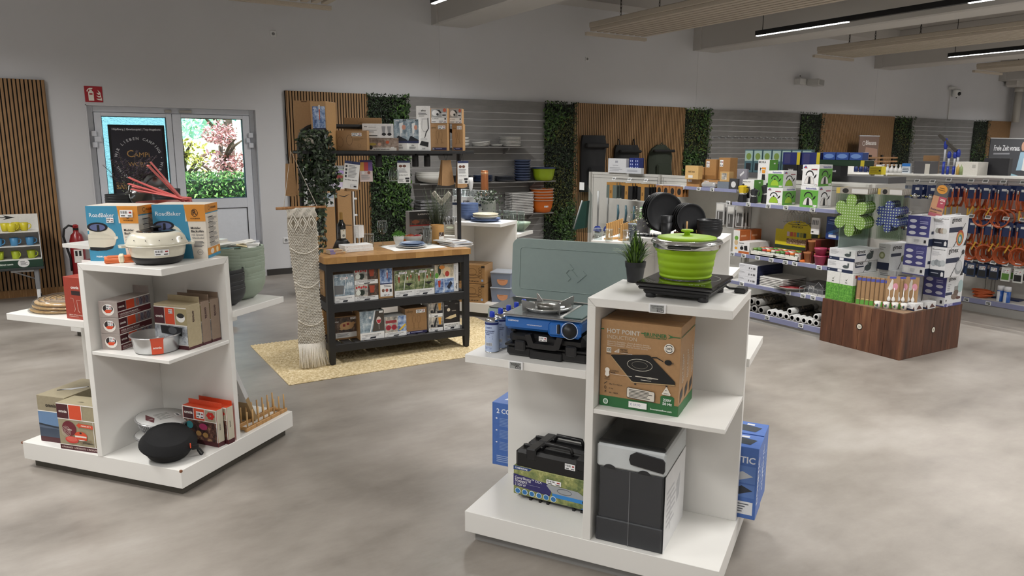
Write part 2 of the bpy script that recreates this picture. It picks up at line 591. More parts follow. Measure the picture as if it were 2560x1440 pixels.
g.box(1.45,DY-.05,.96,1.49,DY-.014,1.08,mat('c8c8c8',.3,.8),.003)
g.part('door_handle',door)
# ---- poster on the left pane
ps = root('door_poster','black framed shop poster with gold lettering on the left door pane','poster',(.70,DY-.022,1.02))
PW,PHH = .64,1.02
b = MB(); b.box(.02,.004,.02,PW-.02,.012,PHH-.02,mat('2b2a32',.25)); b.part('poster_sheet',ps)
b = MB()
for a_ in((0,0,PW,.025),(0,PHH-.025,PW,PHH),(0,.025,.025,PHH-.025),(PW-.025,.025,PW,PHH-.025)):b.box(a_[0],-.004,a_[1],a_[2],.014,a_[3],mat('0c0c0d',.4),.002)
b.part('black_frame',ps)
GO = 'b38b50'; its =[('t',.07,.935,.93,'Hüpfburg | Gewinnspiel | Top-Angebote','c9c9cc',True),('t',.29,.61,.41,'C',GO),('t',.41,.61,.69,'AMPi',GO),('t',.30,.50,.71,'WORLD',GO),('r',.52,.485,.71,.492,GO),('t',.06,.225,.95,'SAISONOPENING',GO,True),('t',.06,.285,.2,'Grosses',GO),('t',.2,.13,.36,'04.','d4d4d6',True),('l',.2,.09,.42,0.135,1,'b9b9bc')]
ring = ' WIR LIEBEN CAMPING •'*2
for i,c_ in enumerate(ring):
 if c_==' ':continue
 an = pi*.98-2*pi*i/len(ring)
 its.append(('ta',.5+.245*cos(an)/PW*1.0,.58+.245*sin(an)/PHH,.047,an-pi/2,c_,'b9b9bd',True))
a = MB(); art(a,lambda u,v,o:(u,.004-o,v),PW,PHH,its); a.part('poster_print',ps)
# ---- garden outside the door
m = MB(); m.box(-30,WY+0.3,-0.14,40,60,-0.06,mat('6f8a45',0.9,kind='leaf',dark='5a7436',light='93a860')); structure(m,'ground_outside')
m = MB(); m.box(-6,13.2,-0.06,1.80,13.5,4.6,mat('86b9c2',0.9,kind='stucco')); structure(m,'wall_outside')
def leaves(mb,n,gen,size,m_,rnd,flat=0.0):
 for _ in range(n):
  p,nn = gen()
  a = rnd.uniform(0,2*pi)
  t = Vector((rnd.uniform(-1,1),rnd.uniform(-1,1),rnd.uniform(-1,1))).normalized()
  if nn is not None:
   t =(t+Vector(nn)*flat).normalized()
  u = t.orthogonal().normalized()
  u =(Matrix.Rotation(a,3,t)@u)
  v = t.cross(u)
  L = size*rnd.uniform(.6,1.3); Wd = L*.42
  P = Vector(p)
  mb.add([tuple(P-u*L*.5),tuple(P-v*Wd*.5+t*L*.06),tuple(P+u*L*.5),tuple(P+v*Wd*.5+t*L*.06)],[(0,1,2,3)],m_)
rn = random.Random(11)
hd = MB(); hd.box(1.85,13.75,-.06,5.5,14.5,1.2,mat('22331a',.9))
h = root('clipped_hedge','clipped green hedge in the garden beyond the right door pane','hedge',(3.6,14,0))
hd.M = None
hb = MB(); hb.box(-1.75,-.25,-.06,1.9,.5,1.2,mat('22331a',.9)); hb.part('branches',h)
hl = MB()
def hgen():
 r = rn.random()
 x = rn.uniform(-1.8,1.9)
 if r<.8:return(x,-.28+rn.uniform(-.1,.05),rn.uniform(0,1.32)),(0,-1,0)
 return(x,rn.uniform(-.3,.5),1.27+rn.uniform(-.06,.07)),(0,0,1)
leaves(hl,6500,hgen,.07,mat('5f8f3a',.6,kind='leaf',dark='2c5220',light='b4d67a'),rn,.8)
hl.part('foliage',h,kind='stuff')
def tree(name,label,loc,ht,crown,colr,dark,light,n,leafsize,seed):
 r = random.Random(seed)
 t = root(name,label,'tree',loc)
 tb = MB(); tb.tube([(0,0,-.1),(.05,0,ht*.35),(0,.05,ht*.8)],[.12,.09,.03],mat('5a4636',.9,kind='bark'))
 for k in range(9):
  a = r.uniform(0,6.28); z = ht*r.uniform(.3,.7)
  tb.tube([(0,0,z),(cos(a)*crown*.5,sin(a)*crown*.4,z+ht*.18),(cos(a)*crown*.85,sin(a)*crown*.7,z+ht*.24)],[.05,.03,.012],mat('5a4636',.9,kind='bark'),n=5)
 tb.part('trunk',t)
 cl = MB()
 blobs =[(r.uniform(-.6,.6)*crown,r.uniform(-.5,.5)*crown,ht*r.uniform(.42,.95),crown*r.uniform(.35,.6))for _ in range(12)]
 def gen():
  b = r.choice(blobs)
  d = Vector((r.gauss(0,1),r.gauss(0,1),r.gauss(0,1))).normalized()*b[3]*r.uniform(.75,1.0)
  return(b[0]+d.x,b[1]+d.y,b[2]+d.z*.8),tuple(d.normalized())
 leaves(cl,n,gen,leafsize,mat(colr,.6,kind='leaf',dark=dark,light=light),r,.3)
 cl.part('foliage',t,kind='stuff')
 return t
tree('garden_tree','tall blue-green tree behind the clipped hedge',(4.0,20,0),5.6,2.6,'9fd0c4','5f978a','dff3ec',5200,.2,3)
tree('red_maple','small red-leaved tree behind the clipped hedge',(3.15,16.6,0),2.25,.6,'c98a84','9a4f4c','ecc4bc',1300,.1,4)
tree('yellow_shrub','yellow-leaved shrub behind the clipped hedge',(2.35,16.2,0),2.0,.5,'c9b743','8f8a30','efe08a',900,.1,5)
tree('birch','pale loose tree far behind the clipped hedge',(3.2,26,0),6.5,2.4,'b4dcc9','79ab92','e9f6ee',3000,.24,6)
m = MB(); m.box(4.6,30,0,12,36,4.2,mat('d8c9b8',.8)); m.prism([(4.2,4.1),(12.4,4.1),(8.3,6.9)],29.6,36.4,mat('b2705f',.8),axis='y')
m.thing('neighbour_house','house with a reddish gable roof far beyond the garden trees','house')
# ---- wood slat panels, green walls and grey slat wall along the back wall
SLAT_A = mat('94714a',.55,kind='slat'); FELT = mat('141312',.95)
_slat_mesh = None
def slat_mesh():
 global _slat_mesh
 if _slat_mesh is None:
  b = MB(); b.box(0,-.012,0,.027,0,2.44,SLAT_A,.002)
  _slat_mesh = b.mesh('slat')
 return _slat_mesh
def slat_panel(x0,x1,label,left_edge=False,n_max=400):
 r = root('slat_panel',label,'wall panel',(x0,WY-.05,0.09))
 w = x1-x0
 b = MB(); b.box(0,0,0,w,.05,2.44,FELT)
 b.part('felt_backing',r)
 b = MB(); b.box(0,-.002,0,.012,.05,2.44,SLAT_A); b.box(w-.012,-.002,0,w,.05,2.44,SLAT_A); b.part('edge_strip',r)
 k = 0
 x = .012
 while x+.027<w:
  part('slat',slat_mesh(),r,loc=(x,0,0)); x+=.04; k+=1
slat_panel(-.80,.085,'oak slat panel beside the mug display, nearest the garden door on its hinge side')
slat_panel(2.87,4.05,'oak slat panel between the white wall by the door and the first green wall')
slat_panel(7.76,10.36,'oak slat panel with three dark bags hanging on it')
slat_panel(14.45,17.18,'oak slat panel behind the poster of bare knees')
slat_panel(21.5,22.70,'oak slat panel in the far corner beside the white pipe')
def green_wall(x0,x1,label,seed,n):
 r = random.Random(seed)
 g = root('green_wall',label,'green wall',(x0,WY-.02,0.08))
 w = x1-x0
 b = MB(); b.box(0,-.02,0,w,.02,2.42,mat('15190f',.9)); b.part('backing_board',g)
 f = MB()
 patches =[(r.uniform(0,w),r.uniform(0,2.45),r.uniform(.15,.35),r.random())for _ in range(16)]
 m1 = mat('1e3018',.5,kind='leaf',dark='0c150a',light='2f4a22')
 m2 = mat('2f4d1f',.5,kind='leaf',dark='162a12',light='52742f')
 m3 = mat('3a4a1e',.5,kind='leaf',dark='17240f',light='75742f')
 for i in range(n):
  x,z = r.uniform(-.03,w+.03),r.uniform(-.02,2.46)
  pt = min(patches,key=lambda q:hypot(q[0]-x+r.gauss(0,.06),q[1]-z+r.gauss(0,.08))/q[2])
  mm = m1 if pt[3]<.55 else(m2 if pt[3]<.8 else m3)
  L = .035 if pt[3]<.55 else(.06 if pt[3]<.8 else.035)
  t = Vector((r.uniform(-.8,.8),-1,r.uniform(-.5,.8))).normalized()
  u = Matrix.Rotation(r.uniform(0,6.28),3,t)@t.orthogonal().normalized()
  v = t.cross(u); P = Vector((x,-.02-r.uniform(.01,.1),z)); L*=r.uniform(.7,1.3)
  f.add([tuple(P-u*L*.5),tuple(P-v*L*.25),tuple(P+u*L*.5+t*L*.25),tuple(P+v*L*.25)],[(0,1,2,3)],mm)
 f.part('foliage',g,kind='stuff')
green_wall(4.05,4.65,'strip of artificial green foliage behind the box rack, nearest the door',1,5200)
green_wall(7.15,7.76,'strip of artificial green foliage beside the orange bowls',2,4800)
green_wall(10.36,11.0,'strip of artificial green foliage beside the olive backpack panel',3,3800)
green_wall(13.73,14.45,'strip of artificial green foliage between hook wall and bare-knee poster panel',4,3400)
green_wall(17.18,17.93,'strip of artificial green foliage just past the bare-knee poster',5,3000)
green_wall(20.76,21.5,'strip of artificial green foliage farthest from the door',6,2800)
STONE = mat('7d7b79',.7,kind='stone'); ALU = mat('d2d2d0',.35,.55)
def slat_wall(x0,x1,label):
 r = root('slat_wall',label,'wall panel',(x0,WY-.05,0.08))
 w = x1-x0
 b = MB(); b.box(0,.02,0,w,.05,2.44,mat('3c3b3a',.8)); b.part('backing_board',r)
 bd = MB(); bd.box(0,-.008,0,w,.02,.099,STONE); me = bd.mesh('board')
 gr = MB(); gr.box(0,-.004,0,w,.02,.0075,ALU); me2 = gr.mesh('groove_strip')
 z = 2.44-.09
 b = MB(); b.box(0,-.008,z,w,.02,2.44,STONE); b.part('top_board',r)
 while z>.11:
  z-=.1075
  part('board',me,r,loc=(0,0,z+.0079)); part('groove_strip',me2,r,loc=(0,0,z-.0001))
slat_wall(4.65,7.15,'grey slat wall with shelves of plates and bowls')
slat_wall(11.0,13.73,'grey slat wall carrying a row of empty hooks')
slat_wall(17.93,20.76,'grey slat wall behind the blue squeegees')
# ---- small fittings on the back wall
sg = MB(); sg.box(0,-.006,0,.19,0,.185,mat('a8202b',.4))
sign = sg.thing('fire_extinguisher_sign','red sign with white extinguisher and flames above the garden door','sign',(.485,WY-.001,2.3))
a = MB(); Wt = 'efe9dc'
art(a,lambda u,v,o:(u,-.006-o,v),.19,.185,[('p',[(.2,.08),(.5,.08),(.5,.62),(.44,.7),(.26,.7),(.2,.62)],Wt),('r',.26,.46,.44,.56,'a8202b'),('p',[(.28,.7),(.42,.7),(.42,.78),(.28,.78)],Wt),('p',[(.22,.78),(.46,.84),(.46,.89),(.3,.89),(.18,.82),(.12,.7),(.15,.62),(.19,.7)],Wt),('p',[(.62,.22),(.72,.14),(.95,.1),(.93,.3),(.85,.22)],Wt),('p',[(.64,.42),(.75,.3),(.92,.3),(.9,.5),(.82,.38)],Wt),('p',[(.66,.6),(.76,.46),(.9,.5),(.88,.62),(.74,.78),(.8,.58)],Wt)])
a.part('pictogram',sign)
def outlet(x,z,label):
 b = MB(); b.box(-.04,-.012,-.04,.04,0,.04,mat('dadada',.4),.006)
 o = b.thing('power_socket',label,'socket',(x,WY,z))
 c = MB(); n = 20
 c.M = Matrix.Translation((0,-.0122,0))@Matrix.Rotation(pi/2,4,'X')
 c.lathe([(.021,0),(.021,.002),(.018,.002),(.018,-.004),(0,-.004)],mat('8c8c8c',.5),n)
 for sx in(-.009,.009):c.box(sx-.003,-.003,-.003,sx+.003,.003,.003,mat('222222',.6))
 c.part('socket_face',o)
outlet(2.762,3.263,'white wall socket high up above the garden door')
outlet(8.048,3.271,'white wall socket high up between two ceiling beams')
outlet(13.68,3.28,'white wall socket just above the projector box')
outlet(2.785,.48,'white wall socket low down beside the macrame hanging')
pj = root('wall_speaker','white box shaped wall speaker high on the back wall','speaker',(13.78,WY-.02,3.16))
b = MB(); b.box(-.27,-.13,-.06,.02,.02,.06,mat('cfcfcd',.5),.008); b.part('bracket_body',pj)
b = MB(); b.M = Matrix.Translation((.15,-.2,-.02))@Matrix.Rotation(.35,4,'Z'); b.box(-.2,-.12,-.065,.2,.12,.065,mat('bdbdbb',.5),.01); b.part('speaker_body',pj)
b = MB(); b.M = Matrix.Translation((.15,-.2,-.02))@Matrix.Rotation(.35,4,'Z'); b.box(-.17,-.124,-.05,.17,-.119,.05,mat('9a9a98',.7)); b.part('speaker_grille',pj)
cm = root('security_camera','white dome security camera on a conduit high on the back wall','camera',(19.56,WY,3.15))
b = MB(); b.box(-.11,-.1,.1,.14,0,.17,mat('dcdcda',.4),.01); b.part('junction_box',cm)
b = MB(); b.lathe([(0,-.09),(.06,-.08),(.085,-.03),(.09,.06),(.09,.1)],mat('e6e6e4',.3),16,c=(.06,-.12)); b.part('dome_housing',cm)
b = MB(); b.M = Matrix.Translation((.05,-.2,-.01)); b.lathe([(0,-.05),(.045,-.02),(.045,.03),(0,.05)],mat('151515',.15),14); b.part('lens',cm)
b = MB(); b.tube([(.2,-.05,.12),(.27,-.06,.08),(.27,-.06,0),(.2,-.07,-.06),(.18,-.07,-.1)],.012,mat('444444',.5)); b.part('cable',cm)
b = MB(); b.box(-.015,-.025,-.63,.015,0,.1,mat('d6d6d4',.5)); b.part('conduit',cm)
pp = root('drain_pipe','white drain pipe with a boxed elbow in the far corner','pipe',(22.5,10.25,0))
b = MB(); b.lathe([(.09,2.5),(.09,3.45)],mat('b8b5ae',.5),16); b.lathe([(.11,3.3),(.11,3.42)],mat('b8b5ae',.5),16); b.part('pipe',pp)
b = MB(); b.box(-.4,-.15,3.42,.2,.2,4.1,mat('bdbab4',.6),.05); b.part('duct_box',pp)
b = MB(); b.tube([(.05,-.3,3.55),(.05,-6,3.62)],.012,mat('c8c5c0',.5),6); b.part('cable',pp)
# ---- hanging acoustic baffles and LED lines
BAF = mat('beb4a5',.75,kind='card')
def baffle(x0,x1,y1,y0,z,label,chains):
 r = root('ceiling_baffle',label,'ceiling panel',(x0,y1,z))
 w,L = x1-x0,y1-y0
 bd = MB(); bd.box(-.03,0,-.06,w+.03,.06,-.01,BAF,.003); bd.part('end_bar',r)
 n = 9
 p = w/n
 sl = MB(); sl.box(0,-L,0,p*.62,-.0,.05,BAF,.004); me = sl.mesh('slat')
 for i in range(n):
  part('slat',me,r,loc=(i*p+p*.19,0,0))
 tp = MB(); tp.box(0,-L,.05,w,0,.13,BAF,.01); tp.part('absorber_board',r)
 for cx,cy in chains:
  ch = MB()
  zz = .13; k = 0
  while zz<4.35-z-.02:
   nn = 8
   pts =[]
   for q in range(nn):
    a_ = 2*pi*q/nn
    if k%2:pts.append((cx+.012*cos(a_),cy,zz+.03+.034*sin(a_)))
    else:pts.append((cx,cy+.012*cos(a_),zz+.03+.034*sin(a_)))
   ch.tube(pts,.005,mat('55524e',.4,.8),4,closed=True)
   zz+=.052; k+=1
  ch.part('chain',r)
baffle(2.1,3.3,9.75,1.0,3.57,'pale slatted ceiling panel nearest the garden door',[(.2,-.6),(1.0,-.6)])
baffle(7.42,8.6,9.65,1.0,3.57,'pale slatted ceiling panel hanging before the middle beam',[(.22,-.5),(1.0,-.5),(.22,-2.6)])
baffle(12.82,14.0,9.5,1.0,3.57,'pale slatted ceiling panel hanging between two lit LED lines',[(.2,-.55),(1.0,-.55),(.2,-1.9),(.3,-4.3)])
baffle(18.3,19.5,9.3,1.0,3.57,'pale slatted ceiling panel hanging in the far right corner',[(.6,-.6)])
LED = mat('ffffff',.4,kind='emit',strength=9.0); TRACK = mat('17171a',.4)
for i,(rx,ry)in enumerate(LAMP_ROWS):
 nm =['over the left edge of the shop','nearest the garden door, before the first beam','between the middle beam and its baffle','farther right before the third beam','farthest right by the corner'][i]
 r = root('led_line','black hanging LED line lamp '+nm,'lamp',(rx,ry,LAMP_Z))
 b = MB(); b.box(-.035,-13.0,0.0,.035,0,.075,TRACK,.003); b.part('track',r)
 d = MB(); d.box(-.024,-1.63,-.008,.024,-.012,.001,LED); me = d.mesh('diffuser')
 for k in range(4):
  part('diffuser',me,r,loc=(0,-3.26*k,0))
 b = MB()
 for yy in(-.12,-3.3,-6.5,-9.8):b.tube([(0,yy,.07),(0,yy,.79)],.006,mat('3a3a3a',.4,.7),6)
 b.part('suspension_wire',r)
 # ================================================================ white pinwheel display units
MEL = mat('e3e1dc',.38,kind='paint'); PLI = mat('4c4840',.5); GREYP = mat('8b8a88',.4)
def unit(fr,label,bx=(-.578,.545),by=(-.452,.515),X=.535,Y=.452,XL=.57,YB=.45,ht=1.186,hl=.884,hm=None,low=('fl','br','bl'),plinth=PLI,hb=.149):
 x0,y0,w = FR[fr]
 r = root('display_unit',label,'display unit',(x0,y0,0),w)
 t = .017
 def bx_(name,*a,b=.0015,lab=None):
  q = MB(); q.box(*a,MEL,b); return q.part(name,r,lab)
 q = MB(); q.box(bx[0]+.035,by[0]+.035,0,bx[1]-.035,by[1]-.035,.05,plinth); q.part('plinth',r,'dark recessed plinth')
 bx_('base_board',bx[0],by[0],.05,bx[1],by[1],hb)
 bx_('side_panel',-t,-Y,hb,t,-t,ht-.034)
 bx_('side_panel',t,-t,hb,X,t,ht-.034)
 bx_('side_panel',-XL,-t,hb,t,t,hl-.036)
 bx_('side_panel',-t,t,hb,t,YB,hl-.036)
 bx_('centre_post',-t,-t,hl-.036,t,t,ht-.034)
 q = MB(); q.box(-t,-Y,ht-.034,X,t,ht,MEL,.0015)
 for a in((-t,-Y-.0004,ht-.034,t,-Y),):  # mitre seams
  q.add([(-t,-Y-.0006,ht-.001),(-t+.0012,-Y-.0006,ht-.0002),(t+.0012,-Y-.0006,ht-.034),(t,-Y-.0006,ht-.0345)],[(0,1,2,3)],mat('8d8a84',.6))
  q.add([(X+.0006,t,ht-.001),(X+.0006,t-.0012,ht-.0002),(X+.0006,-t-.0012,ht-.034),(X+.0006,-t,ht-.0345)],[(0,1,2,3)],mat('8d8a84',.6))
 q.part('top_board',r)
 if hm:bx_('shelf_board',t,-Y+.003,hm-.019,X-.003,-t,hm)
 if 'fl' in low:bx_('shelf_board',-XL,-Y,hl-.036,-t,-t if 'bl' not in low else 0,hl)
 if 'br' in low:bx_('shelf_board',t,t,hl-.036,X+.012,YB+.006,hl)
 if 'bl' in low:bx_('shelf_board',-XL,0,hl-.036,t,YB,hl)
 return r
unitL = unit('L','white cross shaped display unit holding the cream travel oven',bx=(-.574,.538),by=(-.449,.479),X=.526,Y=.452,hm=.728)
q = MB()
for px,py,pz in((.538,-.449,.149),(-.574,-.449,.147)):  # chipped corners
 q.box(px-.012,py-.001,pz-.012,px+.001,py+.012,pz+.0006,mat('7a4d33',.8),.002)
q.part('chipped_edge',unitL,'brown chip in the white edge')
unitR = unit('R','white cross shaped display unit holding the lime pot on a hotplate',bx=(-.581,.549),by=(-.454,.552),X=.542,Y=.450,XL=.575,hm=.728,plinth=GREYP)
unitC = unit('C','white display unit with blue bowls on top behind the oak topped table',bx=(-.56,.52),by=(-.44,.5),X=.515,Y=.42,ht=1.0,hl=.85)
unitD = unit('D','white display unit carrying the black plates and bowls',X=.545,Y=.52,by=(-.53,.5))
unitE = unit('E','white display unit with wooden plate racks and drinking glasses',X=.5,ht=1.0)
unitF = unit('F','white display unit half hidden behind the boxed travel ovens')
def esl(fr,x,y,z,label,lines,price,rz=0.0,size=(.066,.036),tilt=0.0):
# electronic shelf label: white frame, grey screen with printed price
 w,h = size
 b = MB(); b.box(-w/2,-.010,0,w/2,0,h,mat('e8e8e8',.35),.002)
 o = b.thing('price_tag',label,'price tag',at(fr,x,y,z),group=None,rot=(tilt,0,yaw(fr,rz)))
 a = MB()
 its =[('r',.1,.12,.9,.88,'9a9c9a'),('l',.14,.5,.8,.84,2,'2b2b2b'),('r',.5,.16,.88,.42,'1c1c1c')]
 if price:its+=[('t',.54,.21,.86,price,'e6e6e6',True)]
 if lines:its = its[:1]+[('t',.14,.7,.86,lines[0],'222222',True),('t',.2,.5,.8,lines[1],'222222',True)]+its[2:]
 art(a,lambda u,v,o_:(u-w/2,-.010-o_,v),w,h,its)
 a.part('screen',o)
 return o
esl('R',.265,-.450,1.152,'electronic price tag on the front edge of the board under the hotplate',('Induktionskochfeld','230 V, 1800 Watt'),'57,95€')
esl('R',-.327,-.450,.850,'electronic price tag on the low shelf under the blue gas stove',('Campingkocher','Stopgaz'),'64,95€')
# ================================================================ goods on the left unit
BLUE,ORG,CREAM = '3f8db0','d98f35','e2dacd'
def roadbaker(loc,rz,label,sticker):
 F =[('r',0,0,.615,1,BLUE),('p',[(.6,.66),(.665,.66),(.72,0),(.7,0)],BLUE),('p',[(.60,1),(1,1),(1,.69),(.65,.69)],ORG),('p',[(.655,.665),(1,.665),(1,0),(.73,0)],CREAM),('p',[(.60,.69),(.66,.69),(.725,0),(.60,0)],BLUE),('t',.06,.80,.54,'RoadBaker','f2f2f2'),('e',.19,.43,.36,.24,'d9d4c4'),('r',-.0,.3,.03,.55,BLUE),('e',.20,.36,.33,.16,'cfcab9'),('p',[(.02,.28),(.5,.32),(.46,.24),(.34,.2),(.16,.19),(.02,.2)],'1d1e20'),('p',[(.01,.48),(.53,.45),(.52,.34),(.47,.28),(.3,.25),(.01,.26)],'d6d1c0'),('r',.01,.405,.53,.412,'b9b4a4'),('p',[(.5,.44),(.57,.46),(.585,.42),(.52,.39)],'e6e1d2'),('e',.2,.62,.20,.085,'16171c'),('e',.2,.615,.15,.06,'5c6690'),('r',.19,.55,.24,.66,'16171c'),('t',.13,.07,.53,'PREMIUM QUALITÄT','e8f0f4',True),('o',.80,.85,.062,.072,.003,'3a2412'),('t',.765,.815,.84,'R','3a2412',True),('t',.72,.735,.9,'ROADBAKER','3a2412',True),('t',.71,.55,.90,'Mobiler','24242a',True),('t',.715,.49,.95,'Backofen','24242a',True),('t',.72,.43,.94,'mit Spezial','5a5a60'),('t',.725,.37,.95,'Glasdeckel','5a5a60'),('l',.75,.21,.95,.33,5,'55555a'),('o',.86,.12,.055,.05,.0016,'77777a'),('t',.825,.115,.895,'PATENT','44444a',True)]
 if sticker:
  F+=[('s',.39,.70,.53,.79),('s',.665,.80,.91,.93)]
 R =[('r',0,.845,1,1,ORG),('r',0,.825,1,.845,BLUE),('e',.3,.925,.075,.04,'3a2412'),('e',.3,.925,.06,.03,ORG),('t',.42,.905,.85,'ROADBAKER','3a2412',True),('r',0,.045,1,.19,ORG),('r',0,0,1,.055,BLUE),('e',.35,.115,.14,.05,CREAM),('e',.75,.115,.1,.055,'f0d9a8')]
 for i in range(6):R+=[('r',.18,.75-i*.095,.55,.765-i*.095,'333338'),('l',.22,.68-i*.095,.88,.745-i*.095,4,'8a8a8c')]
 return carton('travel_oven_box',label,loc,rz,(.27,.2,.285),CREAM,{'F':F,'R':R,'L':[('r',0,.8,1,1,ORG),('r',0,0,1,.1,ORG)]})
roadbaker(at('L',-.016,-.372,1.186),yaw('L',.31),'blue and orange oven carton with two stickers, behind the orange roll',True)
roadbaker(at('L',.232,-.189,1.186),yaw('L',.41),'blue and orange oven carton without stickers, at the right edge of the top board',False)
OVEN = mat('dfdac8',.22,coat=.5); BLK = mat('18181a',.45); BLKG = mat('101012',.12)
r = root('travel_oven','cream round travel oven with black base and black glass lid','oven',at('L',.345,-.285,1.186),0)
b = MB(); b.lathe([(.09,0),(.108,.006),(.119,.02),(.123,.036),(.122,.040)],BLK,40); b.part('base_pan',r,'black rounded base')
b = MB(); b.lathe([(.121,.038),(.125,.042),(.132,.07),(.136,.092),(.150,.094),(.151,.099),(.138,.101)],OVEN,40); b.part('bowl',r)
b = MB(); b.lathe([(.144,.1),(.146,.104),(.14,.112),(.133,.135),(.12,.152),(.1,.161),(.088,.162)],OVEN,40); b.part('lid',r)
b = MB(); b.lathe([(.09,.160),(.092,.164),(.088,.166),(0,.166)],BLKG,32); b.part('lid_window',r,'black glass window in the lid')
b = MB(); b.lathe([(.012,.166),(.012,.176),(.026,.178),(.028,.183),(.026,.188),(0,.189)],BLK,20); b.part('knob',r,'black lid knob')
for s in(-1,1):
 b = MB(); b.prism([(s*.135,-.03),(s*.165,-.034),(s*.176,-.018),(s*.176,.018),(s*.165,.034),(s*.135,.03)],.088,.100,OVEN,axis='z'); b.part('handle',r)
a = MB(); art(a,lambda u,v,o:((.134+.0015+o)*sin(u/.134-.22),-(.134+.0015+o)*cos(u/.134-.22),.052+v),.066,.030,[('s',0,0,1,1)],True); a.part('price_sticker',r)
b = MB()
for k in range(5):
 an = -2.5+k*.45; b.M = Matrix.Translation((.139*cos(an),.139*sin(an),.128)); b.lathe([(0,-.003),(.0028,0),(0,.003)],BLK,6)
b.part('steam_hole',r,'small dark steam holes')
r = root('rolled_mat','orange rolled silicone mat with a pale paper band beside the oven','mat',at('L',.165,-.352,1.186),-.1)
ORM = mat('d9713f',.5)
b = MB()
for i,(dz,dx)in enumerate(((0,0),(.012,.004),(.024,.008))):
 b.M = Matrix.Translation((dx,0,dz)); b.lathe([(0,-.07),(.02,-.07),(.021,0),(.02,.07),(0,.07)],ORM,12)if False else b.box(-.07,-.03+i*.003,0,.07-dx,.03-i*.004,.0125,ORM,.005)
b.M = Matrix.Translation((.0,0,.018))@Matrix.Rotation(pi/2,4,'Y'); b.lathe([(0,-.072),(.017,-.072),(.017,.068),(0,.068)],ORM,14,sy=1.7); b.M = None
b.part('rolled_sheet',r)
b = MB(); b.box(-.008,-.034,-.0,.018,.033,.042,mat('e6dcc0',.6),.006); b.part('paper_band',r)
OMN,MAR,TAN,RED,MAU = '4a1d24','4a1d24','b3a488','d8502e','a39893'
def mould_box(k,label):
 F =[('e',.5,.48,.32,.36,'e9e4dd'),('e',.5,.56,.27,.24,'2c2322'),('p',[(.3,.4),(.55,.62),(.72,.5),(.62,.3),(.4,.28)],RED),('s',.42,.5,.7,.8)]
 R =[('r',0,.40,.24,.95,MAR),('t',.03,.6,.2,'omnia','f2efe8',True),('r',.26,.40,.5,.95,RED),('r',.52,.40,1,.95,'8d8587'),('r',0,0,1,.34,'5a2128'),('t',.04,.15,.6,'4 PACK SILICONE MOULDS','efe8e2',True),('l',.04,.03,.8,.12,2,'c9b4ae'),('r',0,.95,1,1,'efece6'),('r',0,.35,1,.4,'efece6')]+[('o',.6+.1*i,.68,.035,.22,.004,c)for i,c in enumerate((RED,'3a3f6a','6a3038','3a3f6a'))]
 return carton('mould_box',label,at('L',.038,-.402,.728+.086*k),yaw('L',.147),(.112,.25,.085),'a29791',{'F':F,'R':R},flap=.04 if k==2 else None,group=None)
mould_box(0,'grey and maroon baking mould box, bottom of the stack of three')
mould_box(1,'grey and maroon baking mould box, middle of the stack of three')
mould_box(2,'grey and maroon baking mould box with hang tab, top of the stack of three')
def omnia_tan(y,d,label,base):
 F =[('r',0,.0,1,.09,MAR),('r',0,.09,1,.11,'efece6'),('r',.0,.56,.32,.93,MAR),('t',.04,.70,.28,'omnia','f2efe8',True),('r',.34,.56,.63,.93,RED),('r',.65,.56,1,.93,'a39670'),('r',0,.53,1,.555,'efece6'),('r',.325,.55,.335,.93,'efece6'),('r',.635,.55,.645,.93,'efece6'),('r',0,.93,1,.95,'efece6'),('e',.82,.72,.13,.1,'efeee9'),('e',.82,.77,.11,.055,'222222'),('s',.46,.8,.58,.9),('r',0,.11,1,.53,mat('8d9096',.5,kind='photo',c1='23282c',c2='b9bdc0',c3='e8e8e8',scale=14)),('p',[(.18,.52),(.86,.5),(.84,.3),(.2,.34)],'15161a'),('e',.55,.42,.13,.08,'4a4c50')]
 R =[('r',0,0,1,.06,MAR),('tv',.40,.86,.6,'omnia','3a1a1e',True)]
 return carton('oven_set_box',label,at('L',.262,y,.728),yaw('L',0.0),(.213,d,.235),base,{'F':F,'R':R},flap=.03)
omnia_tan(-.262,.098,'wide tan camping oven box with photo front, behind the bundt tin','b0a283')
omnia_tan(-.158,.062,'slim brown camping oven box, second in the row from the bundt tin','8e7a69')
omnia_tan(-.090,.066,'slim brown camping oven box, last of the row against the back panel','8e7a69')
ALM = mat('c9cacb',.28,.85)
r = root('bundt_tin','aluminium ring cake tin with red paper band','cake tin',at('L',.318,-.318,.728),0)
b = MB(); b.lathe([(.04,.003),(.1,.003),(.106,.008),(.118,.082),(.120,.086),(.127,.087),(.128,.091),(.122,.0925),(.116,.088),(.102,.012),(.045,.012),(.032,.062),(.028,.066),(.0255,.062),(.036,.003)],ALM,40); b.part('tin_body',r)
b = MB(); b.lathe([(.107,.005),(.1195,.080),(.129,.088),(.1295,.093)],mat(RED,.5),8,a0=-pi/2-.33,a1=-pi/2+.17); b.part('paper_band',r,'red band with white lettering')
a = MB(); art(a,lambda u,v,o:((.112+v*.13+.003+o)*sin(u/.114-.28),-(.112+v*.13+.003+o)*cos(u/.114-.28),.033+v),.044,.02,[('t',.05,.15,.95,'omnia','f6f2ea',True)],True); a.part('band_lettering',r)
b = MB(); b.lathe([(.1215,.075),(.1295,.094),(.118,.094)],mat(RED,.5),4,a0=.12,a1=.5); b.part('rim_clip',r)
